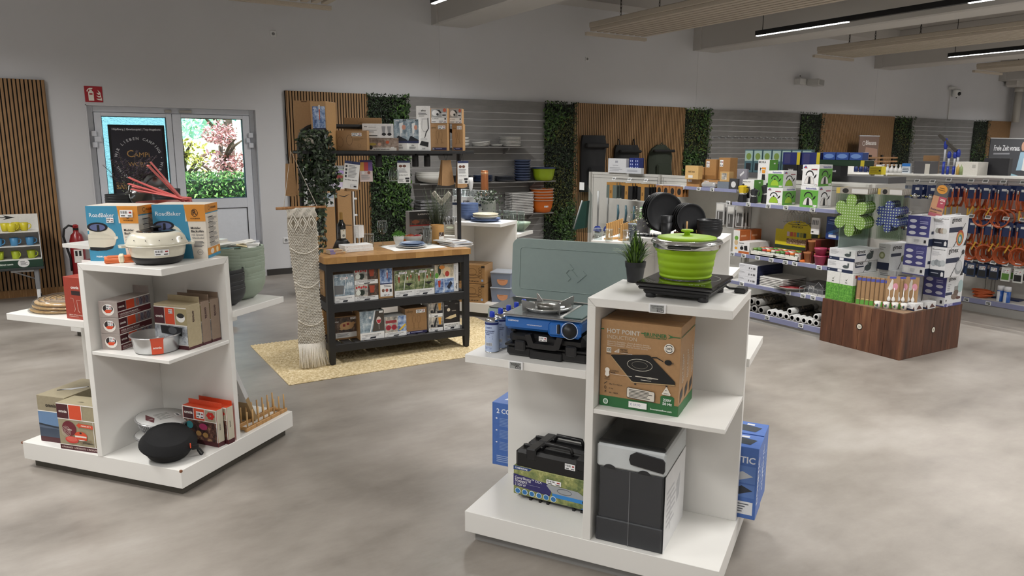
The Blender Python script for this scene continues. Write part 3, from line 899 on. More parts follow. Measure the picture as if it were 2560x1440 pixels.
# base of the left unit
KIT =[('r',0,.0,1,.1,MAR),('t',.04,.035,.95,'6 PRODUKTE · 6 PRODUCTS · 6 PRODUITS','d8c5bd',True),('r',0,.1,1,.115,'efece6'),('r',0,.655,1,.675,'efece6'),('r',.0,.675,.30,.98,MAR),('t',.05,.8,.26,'omnia','f2efe8',True),('r',.315,.675,.63,.98,RED),('r',.3,.675,.315,.98,'efece6'),('r',.63,.675,.645,.98,'efece6'),('r',0,.98,1,1,'efece6'),('r',.9,.1,.915,.655,'efece6'),('e',.28,.47,.18,.16,'6e2530')]+[('o',.2,.40,.03+.028*i,.03+.028*i,.0016,'d8c9c0')for i in range(4)]+[('t',.24,.43,.35,'omnia','f0e6e0',True),('e',.57,.30,.15,.07,'efe6df'),('e',.57,.36,.15,.065,RED),('e',.57,.395,.03,.02,'222222'),('p',[(.41,.36),(.73,.36),(.71,.25),(.45,.25)],RED),('r',.42,.30,.71,.335,'efe6df'),('e',.33,.23,.17,.075,'d2463c'),('e',.33,.245,.14,.05,'e0685a'),('p',[(.5,.2),(.8,.26),(.85,.22),(.56,.16)],'8a7a60'),('l',.6,.17,.9,.22,2,'1e1e1e'),('p',[(.48,.56),(.56,.62),(.56,.60),(.9,.59),(.9,.51),(.56,.53),(.56,.5)],RED),('t',.6,.545,.85,'OMNIA KIT 1','f6e9e2',True)]
carton('baking_kit_box','olive and maroon baking kit box in front, standing on the base board',at('L',-.29,-.443,.149),yaw('L',.06),(.262,.12,.263),'a1977b',{'F':KIT,'R':[('r',0,0,1,.1,MAR),('r',0,.1,1,.62,'5b7ba0'),('r',0,.1,1,.35,'3c4c60'),('r',0,.62,1,.65,'efece6')],'T':[('p',[(.4,.3),(.5,.36),(.6,.3),(.5,.28)],'4a4334')]})
kb = carton('oven_carton','larger olive camping oven carton with handle slot, partly behind the kit box',at('L',-.49,-.40,.149),yaw('L',.06),(.195,.31,.268),'9b9178',{'F':[('r',0,0,1,.11,MAR),('r',0,.11,1,.66,'6a8ab0'),('r',0,.11,1,.30,'3d4a5c'),('r',0,.3,1,.37,'59677c'),('p',[(0,.36),(1,.30),(1,.33),(0,.40)],'26303c'),('r',0,.66,1,.68,'efece6'),('t',.30,.77,.68,'omnia','2a221d',True)],'T':[('p',[(.2,.32),(.8,.66),(.86,.62),(.26,.28)],'2c281f'),('p',[(.26,.36),(.8,.64),(.82,.58),(.6,.4)],'cfd0d2')]})
def foil_pan(z,tilt,label):
 r = root('foil_pan',label,'foil pan',at('L',.165,-.185,.149+z),rot=(tilt,tilt*.6,.4))
 FO = mat('cdced0',.25,.9,kind='foil')
 b = MB(); n = 48
 prof =[(.10,.0),(.11,.002),(.139,.058),(.147,.060),(.148,.065),(.143,.066)]
 b.lathe(prof,FO,n,sy=.86)
 for i in range(n):  # crimped wall
  pass
 b.part('pan_body',r)
 b = MB()
 for i in range(60):
  an = 2*pi*i/60; c0,s0 = cos(an),sin(an)
  b.tube([(.113*c0,.113*s0*.86,.006),(.139*c0,.139*s0*.86,.057)],.0018,FO,4)
 b.part('crimps',r)
 b = MB(); b.lathe([(.140,.0655),(.140,.068),(0,.069)],mat('cbcbc9',.4),32,sy=.86); b.part('card_lid',r,'printed grey card lid')
 a = MB(); art(a,lambda u,v,o:(u-.11,v-.09,.0685+o),.22,.18,[('p',[(.05,.5),(.14,.22),(.28,.5),(.2,.85)],'6a3a40'),('t',.1,.45,.22,'omnia','e8e2dc',True),('l',.34,.3,.75,.75,6,'8a8b88'),('r',.8,.35,.92,.55,'e4e4e2'),('r',.83,.38,.89,.52,'55565a')]); a.part('lid_print',r)
foil_pan(0,0,'round foil pan with card lid, under another one')
foil_pan(.082,.15,'round foil pan with card lid, tilted on top of another one')
r = root('oven_bag','black round zipped carry case tilted at the base corner','bag',at('L',.355,-.335,.145),rot=(.0,0,0))
FAB = mat('0c0c0e',.9,kind='knit')
b = MB(); b.M = Matrix.Rotation(.22,4,'X')@Matrix.Translation((0,.02,.02))
b.lathe([(0,-.01),(.085,-.008),(.105,.01),(.128,.055),(.132,.062)],FAB,40); b.part('lower_shell',r)
b = MB(); b.M = Matrix.Rotation(.26,4,'X')@Matrix.Translation((0,.022,.022))
b.lathe([(.139,.06),(.143,.066),(.14,.074),(.125,.09),(.112,.112),(.108,.114),(.1,.112),(.06,.128),(0,.133)],FAB,40); b.part('upper_shell',r)
b = MB(); b.M = Matrix.Rotation(.24,4,'X')@Matrix.Translation((0,.021,.021))
b.lathe([(.134,.058),(.137,.062),(.136,.067)],mat('2a2a2c',.5),40); b.part('zip',r)
b = MB(); b.tube([(.11,-.06,.07),(.14,-.075,.05),(.155,-.07,.02),(.15,-.055,-.0),(.135,-.05,.03),(.13,-.03,.075)],.006,mat('1b1b1d',.6),6); b.part('carry_strap',r)
b = MB(); b.box(.1,-.095,.055,.135,-.075,.08,mat('111112',.4),.003); b.box(.09,-.112,.075,.095,-.1,.098,mat(RED,.6)); b.part('buckle',r)
b = MB(); b.tube([(.15,-.06,.01),(.155,-.09,-.02)],.0012,mat('efefef',.6),4); b.box(.145,-.096,-.09,.165,-.094,-.02,mat('e9e7e4',.6)); b.part('paper_tag',r)
def red_omnia(dx,y,label,extra):
 F =[('r',0,0,1,.12,MAR),('r',0,.12,1,.645,mat('3a2a28',.5,kind='photo',c1='1a1214',c2='6e4a40',c3='c09a70',scale=18)),('r',0,.645,1,.665,'efece6'),('r',.03,.665,.32,.97,MAR),('t',.05,.8,.3,'omnia','f2efe8',True),('r',.345,.665,.65,.97,RED),('r',.67,.665,1,.97,'a9a08a'),('r',0,.97,1,1,'efece6'),('r',.325,.66,.34,.98,'efece6'),('r',.652,.66,.668,.98,'efece6'),('r',0,.12,.02,1,'efece6'),('r',.98,.12,1,1,'efece6')]
 F+=[('e',.83+.07*cos(q),.83+.06*sin(q),.05,.045,'c23228')for q in(0,1.05,2.1,3.14,4.2,5.2)]+[('e',.25+.2*i,.28+.02*(i%2),.08,.07,'a8824e')for i in range(3)]+[('e',.2,.5,.1,.1,'3f8d94'),('e',.6,.5,.12,.09,'a83a63')]
 if extra:F+=[('s',.42,.72,.64,.9)]
 return carton('muffin_mould_box',label,at('L',.267+dx,y,.149),yaw('L',-.05),(.243,.046,.212),RED,{'F':F,'R':[('r',0,0,1,.12,MAR),('r',0,.12,1,1,'c3bca8'),('tv',.35,.62,.44,'omnia','2a1518',True)]},flap=.026)
red_omnia(0,-.13,'red topped mould box with price sticker, nearer the black carry case',True)
red_omnia(.022,-.075,'red topped mould box without sticker, behind the one by the carry case',False)
def plate_rack(loc,rz,L,w,n,hh,label,name='plate_rack'):
 r = root(name,label,'dish rack',loc,rz)
 BAM = mat('b98d55',.5,kind='oak')
 for y in(0,w):
  b = MB(); b.box(0,y-.009,.0,L,y+.009,.022,BAM,.002); b.part('rail',r)
 for x in(.02,L-.02):
  b = MB(); b.box(x-.01,0,.004,x+.01,w,.018,BAM,.002); b.part('crossbar',r)
 d = MB(); d.lathe([(.0045,.018),(.0045,hh),(0,hh+.001)],mat('c79f68',.5),8); me = d.mesh('dowel')
 for i in range(n):
  for y in(0,w):
   part('dowel',me,r,loc=(.02+(L-.04)*i/(n-1),y,0))
 return r
plate_rack(at('L',.50,.09,.149),yaw('L',pi/2),.38,.085,8,.115,'bamboo plate rack standing on the base beside the leaning cartons')
cb = carton('leaning_carton','flat grey and kraft carton leaning behind the side panel by the plate rack',at('L',.09,.25,.149),yaw('L'),(.35,.028,.5),'a58a62',{'R':[('r',0,.35,1,.9,'c9c9c9')],'F':[('r',0,.3,1,.85,'cfcfce'),('l',.6,.4,.95,.8,12,'77797c')]},rot=(.42,0,yaw('L')))
# low left shelf
rb = carton('oven_tongs_box','brick red tongs box with black handle slot on the low shelf',at('L',-.158,-.428,.884),yaw('L',-.02),(.137,.095,.222),'9c3a2a',{'F':[('t',.38,.73,.78,'omnia','f2ece6',True),('r',.38,.58,.82,.68,'2a1d1e'),('t',.14,.09,.9,'OMNIA LIFTING HANDLE','e0bdb0',True),('l',.16,.05,.9,.08,1,'d0a598'),('p',[(.44,.5),(.46,.5),(.5,.25),(.44,.18),(.47,.18),(.53,.25)],'d8a898'),('p',[(.62,.46),(.64,.46),(.68,.22),(.75,.17),(.73,.16),(.65,.21)],'d8a898'),('r',.3,.5,.46,.507,'e0bdb0'),('r',.62,.46,.82,.467,'e0bdb0')]})
carton('maroon_box','maroon and white baking box behind the brick red tongs box',at('L',-.20,-.27,.884),yaw('L',.1),(.16,.1,.285),'4a1d24',{'F':[('r',0,.93,1,1,'ece8e4'),('r',0,0,.06,1,'ece8e4'),('t',.12,.5,.5,'omnia','f2efe8',True)]})
WOODP = mat('c8a878',.5,kind='oak')
for k,lab in enumerate(('wrapped round wooden board, lowest of the pile on the low shelf','wrapped round wooden board, middle of the pile on the low shelf','wrapped round wooden board with wire rings and maroon card, topmost of the pile')):
 r = root('round_board',lab,'board',at('L',-.385+.012*k,-.225+.006*k,.885+.019*k),.3*k)
 b = MB(); b.lathe([(0,0),(.177,0),(.185,.006),(.185,.012),(.177,.016),(0,.016)],WOODP,40); b.part('board',r)
 b = MB(); b.lathe([(.196,.002),(.19,.018),(.12,.0188),(0,.019)],mat('f4f4f2',.12,kind='clear'),32); b.part('plastic_wrap',r)
 if k==2:
  b = MB()
  for q in range(5):
   R_ = .055+.028*q
   b.tube([(R_*cos(2*pi*i/36),R_*sin(2*pi*i/36),.024)for i in range(36)],.0022,mat('8d8680',.35,.8),5,closed=True)
  b.part('wire_ring',r,'concentric wire rings')
  b = MB(); b.box(-.0,-.045,.027,.13,.04,.029,mat(MAR,.5)); b.part('card_sleeve',r)
b = MB(); b.box(0,0,0,.12,.2,.0015,mat('e9eef0',.5))
b.thing('paper_sheet','pale paper sheet under the pile of wrapped round boards','paper',at('L',-.56,-.30,.8845),yaw('L',.2))
# stacks of bowls
def bowl_mesh(R,Rb,H,colr,p,rough=.5,th=.004):
 b = MB()
 b.lathe([(0,0),(Rb*.8,0),(Rb,.004),(R*.86,H*.32),(R*.97,H*.68),(R,H-.002),(R-.001,H),(R-th,H-.001),(R*.97-th,H*.68),(R*.86-th,H*.33),(Rb,th+.003),(0,th)],mat(colr,rough),36,p=p)
 return b.mesh('bowl')
ORD =['lowest','second','third','fourth','fifth','sixth','seventh','eighth','ninth','tenth','eleventh','twelfth','thirteenth','fourteenth','fifteenth','sixteenth','seventeenth','eighteenth','nineteenth','twentieth','twenty-first','twenty-second','twenty-third','twenty-fourth']
def bowl_stack(loc,rz,n,step,R,Rb,H,colr,desc,where,group,p=2.7,rough=.5,name='bowl',cat='bowl',mesh=None,jit=.002):
 me = mesh or bowl_mesh(R,Rb,H,colr,p,rough)
 rr = random.Random(n*7+int(R*1000))
 for k in range(n):
  o = bpy.data.objects.new(name,me); COL.objects.link(o)
  o.location =(loc[0]+rr.uniform(-jit,jit),loc[1]+rr.uniform(-jit,jit),loc[2]+k*step)
  o.rotation_euler =(0,0,rz+rr.uniform(-.06,.06)*(jit>0))
  tag(o,'%s, %s up in %s'%(desc,ORD[k]if k else 'first',where),cat,group)
bowl_stack(at('L',.305,.33,.884),yaw('L'),11,.0185,.152,.09,.125,'8f9c8b','sage green bowl','the tall stack on the low shelf','sage green bowls on the low shelf')
bowl_stack(at('L',.375,.135,.884),yaw('L'),6,.022,.108,.062,.098,'2a2b2d','charcoal bowl','the short stack beside the sage bowls','charcoal bowls on the low shelf')
bowl_stack(at('L',.13,.36,.884),yaw('L'),10,.024,.105,.06,.10,'cfccbf','ivory bowl','the narrow stack behind the sage bowls','ivory bowls on the low shelf')
bowl_stack(at('L',-.165,.30,.884),yaw('L'),20,.0235,.142,.085,.115,'7e3529','terracotta bowl','the tall stack behind the oven boxes','terracotta bowls behind the oven boxes')
def cutlery(loc,rot,colr,label,group):
 r = root('cutlery_set',label,'cutlery',loc,rot=rot,group=group)
 mm = mat(colr,.45)
 b = MB(); b.box(-.25,-.014,0,.06,.014,.008,mm,.003); b.part('handle',r)
 b = MB(); b.lathe([(0,-.0),(.022,.001),(.026,.004),(.022,.008),(0,.009)],mm,14,c=(.085,0),sx=1.35); b.part('blade',r)
 return r
for i,(dx,dy,az,el)in enumerate(((.03,.0,-.50,.30),(.03,.02,-.62,.22),(.02,.04,-.42,.40),(.05,-.02,-.70,.16),(.0,.03,-.35,.46),(.06,.0,-.80,.10),(.07,.03,-.3,.95),(.11,-.02,.3,.85))):
 x,y,z = at('L',-.145+dx,.30+dy,1.445)
 cutlery((x,y,z+.03),(0,el,az),'d9706c','coral pink serving utensil, %s counted across the terracotta bowl'%ORD[i].replace('lowest','first'),'pink utensils in the terracotta bowl')
for i,(az,el,dx)in enumerate(((2.7,.06,0),(2.85,.1,.02),(2.95,.03,-.02),(3.1,.08,.01))):
 x,y,z = at('L',.305+dx,.33,1.195)
 cutlery((x-.01,y,z+.003*i+.006),(0,-el,az+.25-pi),'e4e3de','white salad utensil, %s lying across the sage bowls'%ORD[i].replace('lowest','first'),'white utensils on the sage bowls')
b = MB()
for i in range(5):
 b.M = Matrix.Translation((-.05+.03*i,.03*sin(i*2),.012+.007*(i%3)))@Matrix.Rotation(i*.7,4,'Z')@Matrix.Rotation(.25*sin(i),4,'X')
 b.box(-.055,-.03,0,.055,.03,.004,mat(('9fd0dc','f0efec','d9c9a0','f3f2ef','e9e9e6')[i],.4),.001)
b.thing('paper_banderole','blue and white paper sleeves crumpled in the top sage bowl','paper',at('L',.32,.35,1.172),0)
# front display unit F behind: salvia, black bowls, grey disc, blue bowls
for(lx,ly,n,nm)in((.10,-.35,4,'left of the purple salvia'),(.42,-.12,6,'right of the pink utensils')):
 bowl_stack(at('F',lx,ly,1.186),0,n,.022,.115,.07,.10,'1c1d1f','black bowl','the stack '+nm,'black bowls '+nm)
b = MB(); b.M = Matrix.Rotation(1.35,4,'X'); b.lathe([(0,0),(.16,.004),(.175,.02),(.172,.026),(.15,.014),(0,.01)],mat('8d9294',.1,kind='clear',base=.25),36)
b.thing('grey_plate','shiny grey round platter standing upright behind the salvia','plate',at('F',.30,-.20,1.36),0)
r = root('potted_salvia','purple-grey salvia in a dark pot before the door poster','plant',at('F',.17,-.28,1.186),0)
b = MB(); b.lathe([(.05,0),(.065,.0),(.08,.12),(.085,.125),(.078,.125),(.07,.11),(0,.11)],mat('3a3434',.6),20); b.part('pot',r)
rs = random.Random(21); st = MB(); fl_ = MB(); lf_ = MB()
for i in range(26):
 a0 = rs.uniform(0,6.28); sp = rs.uniform(.02,.30); hh = rs.uniform(.22,.47)*(1-.4*sp)
 p0 = Vector((cos(a0)*.03,sin(a0)*.03,.11)); p2 = Vector((cos(a0)*sp,sin(a0)*sp*.7,.12+hh)); p1 =(p0+p2)/2+Vector((-cos(a0)*.03,-sin(a0)*.02,.05))
 cv = lambda t:p0*(1-t)**2+p1*2*t*(1-t)+p2*t*t
 st.tube([tuple(cv(t/5))for t in range(6)],.0022,mat('4f4a40',.8),4)
 for k in range(26):
  t = .4+.6*k/26; q = cv(t)+Vector((rs.uniform(-.012,.012),rs.uniform(-.012,.012),rs.uniform(-.005,.005)))
  fl_.M = Matrix.Translation(q); s_ = rs.uniform(.008,.013)
  fl_.add([(-s_,0,0),(0,-s_,s_*.3),(s_,0,s_),(0,s_,s_*.3)],[(0,1,2,3),(0,2,1),(0,3,2)],mat('846d80',.7,kind='leaf',dark='5a4556',light='ab96a6'))
 for k in range(7):
  t = rs.uniform(.05,.5); q = cv(t); lf_.M = Matrix.Translation(q)@Matrix.Rotation(rs.uniform(0,6.28),4,'Z')
  lf_.add([(0,-.004,0),(.02,-.006,.006),(.035,0,.0),(.02,.006,.006),(0,.004,0)],[(0,1,2,3,4)],mat('6f7a5a',.7,kind='leaf',dark='4a5440',light='93a07a'))
st.part('stems',r); fl_.M = None; fl_.part('flower_spikes',r,kind='stuff'); lf_.M = None; lf_.part('leaves',r,kind='stuff')
BB = mat('2b3a52',.3)
def plate_mesh(R,H,colr,rough=.3,name='plate'):
 b = MB(); b.lathe([(0,0),(R*.6,0),(R*.68,.003),(R*.95,H*.8),(R,H),(R*.985,H+.002),(R*.9,H*.75),(R*.66,.007),(0,.006)],mat(colr,rough),36); return b.mesh(name)
for k in range(3):
 o = bpy.data.objects.new('plate',plate_mesh(.15,.018,'1f2226')); COL.objects.link(o); o.location = at('F',-.22,-.20,.885+.012*k)
 tag(o,'dark plate, %s under the blue and white bowl'%('first','second','third')[2-k],'plate','dark plates by the extinguisher')
r = root('blue_bowl','dark blue bowl with pale blue inside on dark plates','bowl',at('F',-.22,-.20,.925))
b = MB(); b.lathe([(0,0),(.07,0),(.1,.03),(.135,.085),(.14,.10),(.137,.101)],BB,32); b.part('bowl_body',r)
b = MB(); b.lathe([(.137,.101),(.13,.086),(.09,.03),(0,.012)],mat('a9c9dc',.25),32); b.part('glazed_inside',r,'pale blue inside')
carton('white_carton','white carton with small pictures under the blue bowl shelf',at('F',-.30,-.36,.149),yaw('F',.1),(.24,.2,.62),'d9d6d4',{'F':[('r',.1,.8,.9,.95,'f2f2f0'),('r',.2,.82,.4,.93,'3a3a3c'),('r',.55,.82,.75,.93,'3a3a3c'),('r',0,.76,1,.79,'8a3038')]})
# ---- mug display on a folding table at the far left
r = root('folding_table','grey folding table with white leg ends under the mug display','table',(-.62,10.12,0))
b = MB(); b.box(-.5,-.24,.40,.5,.22,.425,mat('2a2d2c',.6),.003); b.part('table_top',r)
for sx in(-1,1):
 for sy in(-.2,.18):
  b = MB(); b.box(sx*.42-.022,sy-.018,.17,sx*.42+.022,sy+.018,.40,mat('77787a',.5),.003); b.box(sx*.42-.017,sy-.014,.05,sx*.42+.017,sy+.014,.17,mat('d8d8d8',.4),.003); b.box(sx*.42-.02,sy-.018,0,sx*.42+.02,sy+.018,.05,mat('1a1a1a',.6),.003); b.part('leg',r)
 b = MB(); b.tube([(sx*.42,-.2,.28),(sx*.2,-.2,.385),(sx*.18,-.2,.395)],.008,mat('8a8a8a',.4,.5),6); b.box(sx*.42-.24*(sx>0),-.215,.375,sx*.42+.24*(sx<0),-.185,.40,mat('a5a6a6',.4),.003); b.part('brace',r)
r = root('mug_display','white shelf box holding coloured mugs in front of the oak slat panel','display box',(-1.13,9.92,.425))
WC = mat('d8d6d2',.5,kind='card'); dw = 1.0
b = MB(); b.box(0,.30,0,dw,.305,.58,WC); b.part('back_board',r)
for x in(0,.52,dw-.006):
 b = MB(); b.box(x,.0 if x!=.52 else.02,.085,x+.006,.30,.58 if x!=.52 else.40,WC); b.part('partition',r)
for z in(.085,.235,.395):
 b = MB(); b.box(0,.0,z,dw,.30,z+.006,WC); b.part('shelf',r)
b = MB(); b.box(-.005,-.006,0,dw+.005,.305,.085,mat('123524',.5),.002); b.part('base_tray',r,'dark green base tray')
a = MB(); art(a,lambda u,v,o:(u,-.0062-o,v),dw,.085,[('t',.45,.42,.72,'brunneroutdoor.com','d8e2d8',True),('e',.82,.6,.055,.55,'d8d6d4'),('l',.79,.3,.86,.9,4,'6a6a6a')]); a.part('tray_print',r)
a = MB(); art(a,lambda u,v,o:(u,.2998-o,.401+v),dw,.18,[('r',.3,.78,.7,.83,'1c1c1c'),('p',[(.66,.66),(.78,.8),(.66,.95),(.7,.8)],'1c1c1c')]); a.part('header_print',r)
def mug_mesh(colr):
 b = MB(); mm = mat(colr,.4)
 b.lathe([(0,0),(.03,0),(.034,.004),(.044,.09),(.0415,.0905),(.032,.008),(0,.007)],mm,24)
 b.tube([(.041,0,.075),(.06,0,.078),(.071,0,.06),(.066,0,.036),(.048,0,.022),(.036,0,.02)],.0055,mm,6)
 return b.mesh('mug')
MUG ={c:mug_mesh(h_)for c,h_ in(('yellow','c9bc2a'),('blue','4a88b4'),('lime','a9b82e'),('grey','8f9496'),('navy','2c2e48'))}
def put_mug(c,x,y,z,rz,label,grp):
 o = bpy.data.objects.new('mug',MUG[c]); COL.objects.link(o); o.location =(-1.13+x,9.92+y,.425+z); o.rotation_euler =(0,0,rz)
 tag(o,label,'mug',grp)
for i in range(3):
 o_ =('nearest the middle partition','in the middle','at the end wall')[i]
 put_mug('blue',.60+.15*i,.09,.243,-.3,'blue mug on the middle shelf, '+o_,'mugs in the shelf box')
 put_mug('lime',.60+.15*i,.09,.093,-1.2+.4*i,'lime mug on the lowest shelf, '+o_,'mugs in the shelf box')
 put_mug('grey',.09+.15*i,.09,.243,-.3,'grey mug on the middle shelf beyond the partition, number %s'%('one','two','three')[i],'grey mugs beyond the partition')
 put_mug('navy',.09+.15*i,.09,.093,-.3,'navy mug on the lowest shelf beyond the partition, number %s'%('one','two','three')[i],'navy mugs beyond the partition')
for i,(x,y,nm)in enumerate(((.74,.08,'front yellow mug on the top shelf'),(.68,.16,'yellow mug on the top shelf, rear left of the front one'),(.86,.15,'yellow mug on the top shelf nearest the end wall'),(.78,.22,'yellow mug at the back of the top shelf'))):
 put_mug('yellow',x,y,.403,.1-.2*i,nm,'mugs in the shelf box')
carton('mug_carton','small white mug carton on the top shelf of the mug display',(-.70,10.0,.828),0,(.17,.12,.10),'e0dedb',{'F':[('e',.25,.5,.16,.3,'555558'),('e',.65,.5,.16,.3,'555558'),('l',.2,.08,.5,0.125,1,'333333')]})
r = root('fire_extinguisher','red fire extinguisher with black hose on the white wall','extinguisher',(.24,10.36,.19))
RDX = mat('8d1c22',.35,coat=.3)
b = MB(); b.lathe([(0,0),(.07,0),(.08,.015),(.08,.46),(.06,.53),(.03,.56),(.03,.59)],RDX,24); b.part('cylinder',r)
b = MB(); b.box(-.03,-.02,.58,.03,.02,.64,BLK,.005); b.box(-.02,-.09,.64,.02,.04,.655,mat('9c1d22',.4),.003); b.lathe([(0,0),(.03,.01),(.03,.04),(0,.05)],mat('a3242a',.4),12,z=.61,c=(-.0,-.04)); b.part('valve',r)
b = MB(); b.tube([(-.02,-.02,.63),(-.07,-.03,.65),(-.12,-.04,.61),(-.135,-.04,.52),(-.11,-.04,.38),(-.085,-.04,.26),(-.085,-.04,.1)],.013,BLK,8); b.part('hose',r)
a = MB(); art(a,lambda u,v,o:((.081+o)*sin(u/.08-.6),-(.081+o)*cos(u/.08-.6),.2+v),.1,.16,[('r',0,0,1,1,'e6e2dc'),('r',.15,.5,.4,.9,'222222'),('r',.55,.5,.8,.9,'222222'),('l',.1,.1,.9,.4,4,'777777')],True); a.part('label',r)
b = MB(); b.box(-.05,.06,.36,.05,.14,.42,mat('3a3a3c',.5),.003); b.part('wall_bracket',r)
# ================================================================ goods on the right unit
KR = 'a9835a'; GRN = '2f6b3c'
# hotplate
r = root('induction_hotplate','black glass induction hotplate under the lime pot','hotplate',at('R',.315,-.215,1.186),yaw('R',-.07))
b = MB(); b.box(-.13,-.14,.016,.13,.15,.04,mat('1b1b1c',.5),.008); b.box(-.145,-.16,.036,.145,.165,.05,mat('202022',.4),.006); b.part('housing',r)
b = MB(); b.box(-.152,-.17,.05,.152,.17,.066,mat('0a0a0b',.04,coat=.6),.006); b.part('glass_top',r,'glossy black glass plate')
ft = MB(); ft.lathe([(.018,0),(.02,.002),(.02,.022)],mat('222224',.6),14); me = ft.mesh('foot')
for sx in(-.105,.105):
 for sy in(-.115,.12):part('foot',me,r,loc=(sx,sy,0))
a = MB(); art(a,lambda u,v,o:(u,v,.066+o),1,1,[('o',.03,.03,.1,.1,.0012,'cfd0c8'),('r',-.02,.12,.0,.121,'cfd0c8')]+[('o',-.1+.022*i,-.135,.007,.007,.0012,'c8c8c0')for i in range(3)]+[('o',.06+.024*i,-.135,.007,.007,.0012,'c8c8c0')for i in range(3)]+[('r',-.012,-.142,.03,-.141,'b0b0a8')]); a.part('touch_symbols',r)
b = MB(); b.tube([(.1,.165,.03),(.13,.2,.006),(.18,.2,.006),(.19,.17,.012)],.005,BLK,6); b.part('power_cord',r)
for k,z in((0,.0),):
 b = MB(); b.box(.165,.13,.0,.21,.19,.022,mat('1e2022',.35),.004); b.part('plug_adapter',r)
 # lime collapsible pot
LIME = mat('9cc41c',.5); STL = mat('c9cac9',.18,.95)
r = root('folding_pot','lime green folding silicone pot with steel rim and lid','pot',at('R',.305,-.18,1.254),yaw('R',.0))
b = MB(); b.lathe([(.085,0),(.1,0),(.104,.006),(.105,.01),(.098,.013),(.104,.017),(.108,.036),(.107,.044),(.110,.047),(.112,.066),(.111,.073),(.114,.076),(.116,.097),(.116,.101),(.121,.106),(.130,.120),(.132,.124)],LIME,44); b.part('silicone_body',r)
b = MB(); b.lathe([(.131,.12),(.133,.124),(.1335,.138),(.141,.140),(.143,.143),(.141,.146),(.128,.148)],STL,44); b.part('steel_rim',r,'polished steel rim')
b = MB(); b.lathe([(.141,.146),(.139,.150),(.132,.153),(.115,.158)],STL,44); b.lathe([(.116,.157),(.118,.159),(.115,.163),(.08,.168),(0,.170)],LIME,44); b.part('lid',r)
b = MB(); b.lathe([(.012,.168),(.011,.178),(.013,.182),(.024,.184),(.025,.188),(.022,.192),(0,.193)],LIME,24); b.part('knob',r)
for aa in(-1.9+.35,1.24+.35):
 b = MB(); b.M = Matrix.Rotation(aa,4,'Z'); b.lathe([(.131,.128),(.152,.129),(.155,.134),(.15,.138),(.131,.138)],mat('1f2220',.5),10,a0=-.3,a1=.3); b.part('handle',r,'dark grip')
b = MB(); b.lathe([(.09,-.002),(.1,-.002),(.1,.001)],STL,40); b.part('base_plate',r)
# grass plant
r = root('potted_grass','tufted green grass in a black pot beside the hotplate','plant',at('R',.05,-.02,1.186),0)
b = MB(); b.lathe([(0,0),(.033,0),(.034,.002),(.041,.062),(.0435,.064),(.045,.074),(.046,.088),(.047,.09),(.044,.09),(.042,.08),(0,.078)],mat('25262a',.55),28); b.part('pot',r)
rg = random.Random(5); g = MB()
m1,m2,m3 = mat('47622a',.5),mat('6d8f34',.5),mat('2f4326',.5)
for i in range(190):
 an = rg.uniform(0,6.28); sp = .01+.125*rg.random(); hh = rg.uniform(.06,.125)*(1.12-6.2*sp)+.012
 p0 = Vector((cos(an)*rg.uniform(0,.036),sin(an)*rg.uniform(0,.036),.082)); p2 = Vector((cos(an)*sp,sin(an)*sp,.088+hh)); p1 = Vector((p0.x*.7+p2.x*.3,p0.y*.7+p2.y*.3,.085+hh*1.05))
 w = rg.uniform(.0026,.0046); sd = Vector((-sin(an),cos(an),0))*w
 vs =[]
 for t in(0,.25,.5,.75):
  q = p0*(1-t)**2+p1*2*t*(1-t)+p2*t*t; k = 1-.7*t*t
  vs+=[tuple(q-sd*k),tuple(q+sd*k)]
 vs.append(tuple(p2))
 g.add(vs,[(0,1,3,2),(2,3,5,4),(4,5,7,6),(6,7,8)],rg.choice((m1,m1,m2,m3)),True)
g.part('grass_blades',r,kind='stuff')
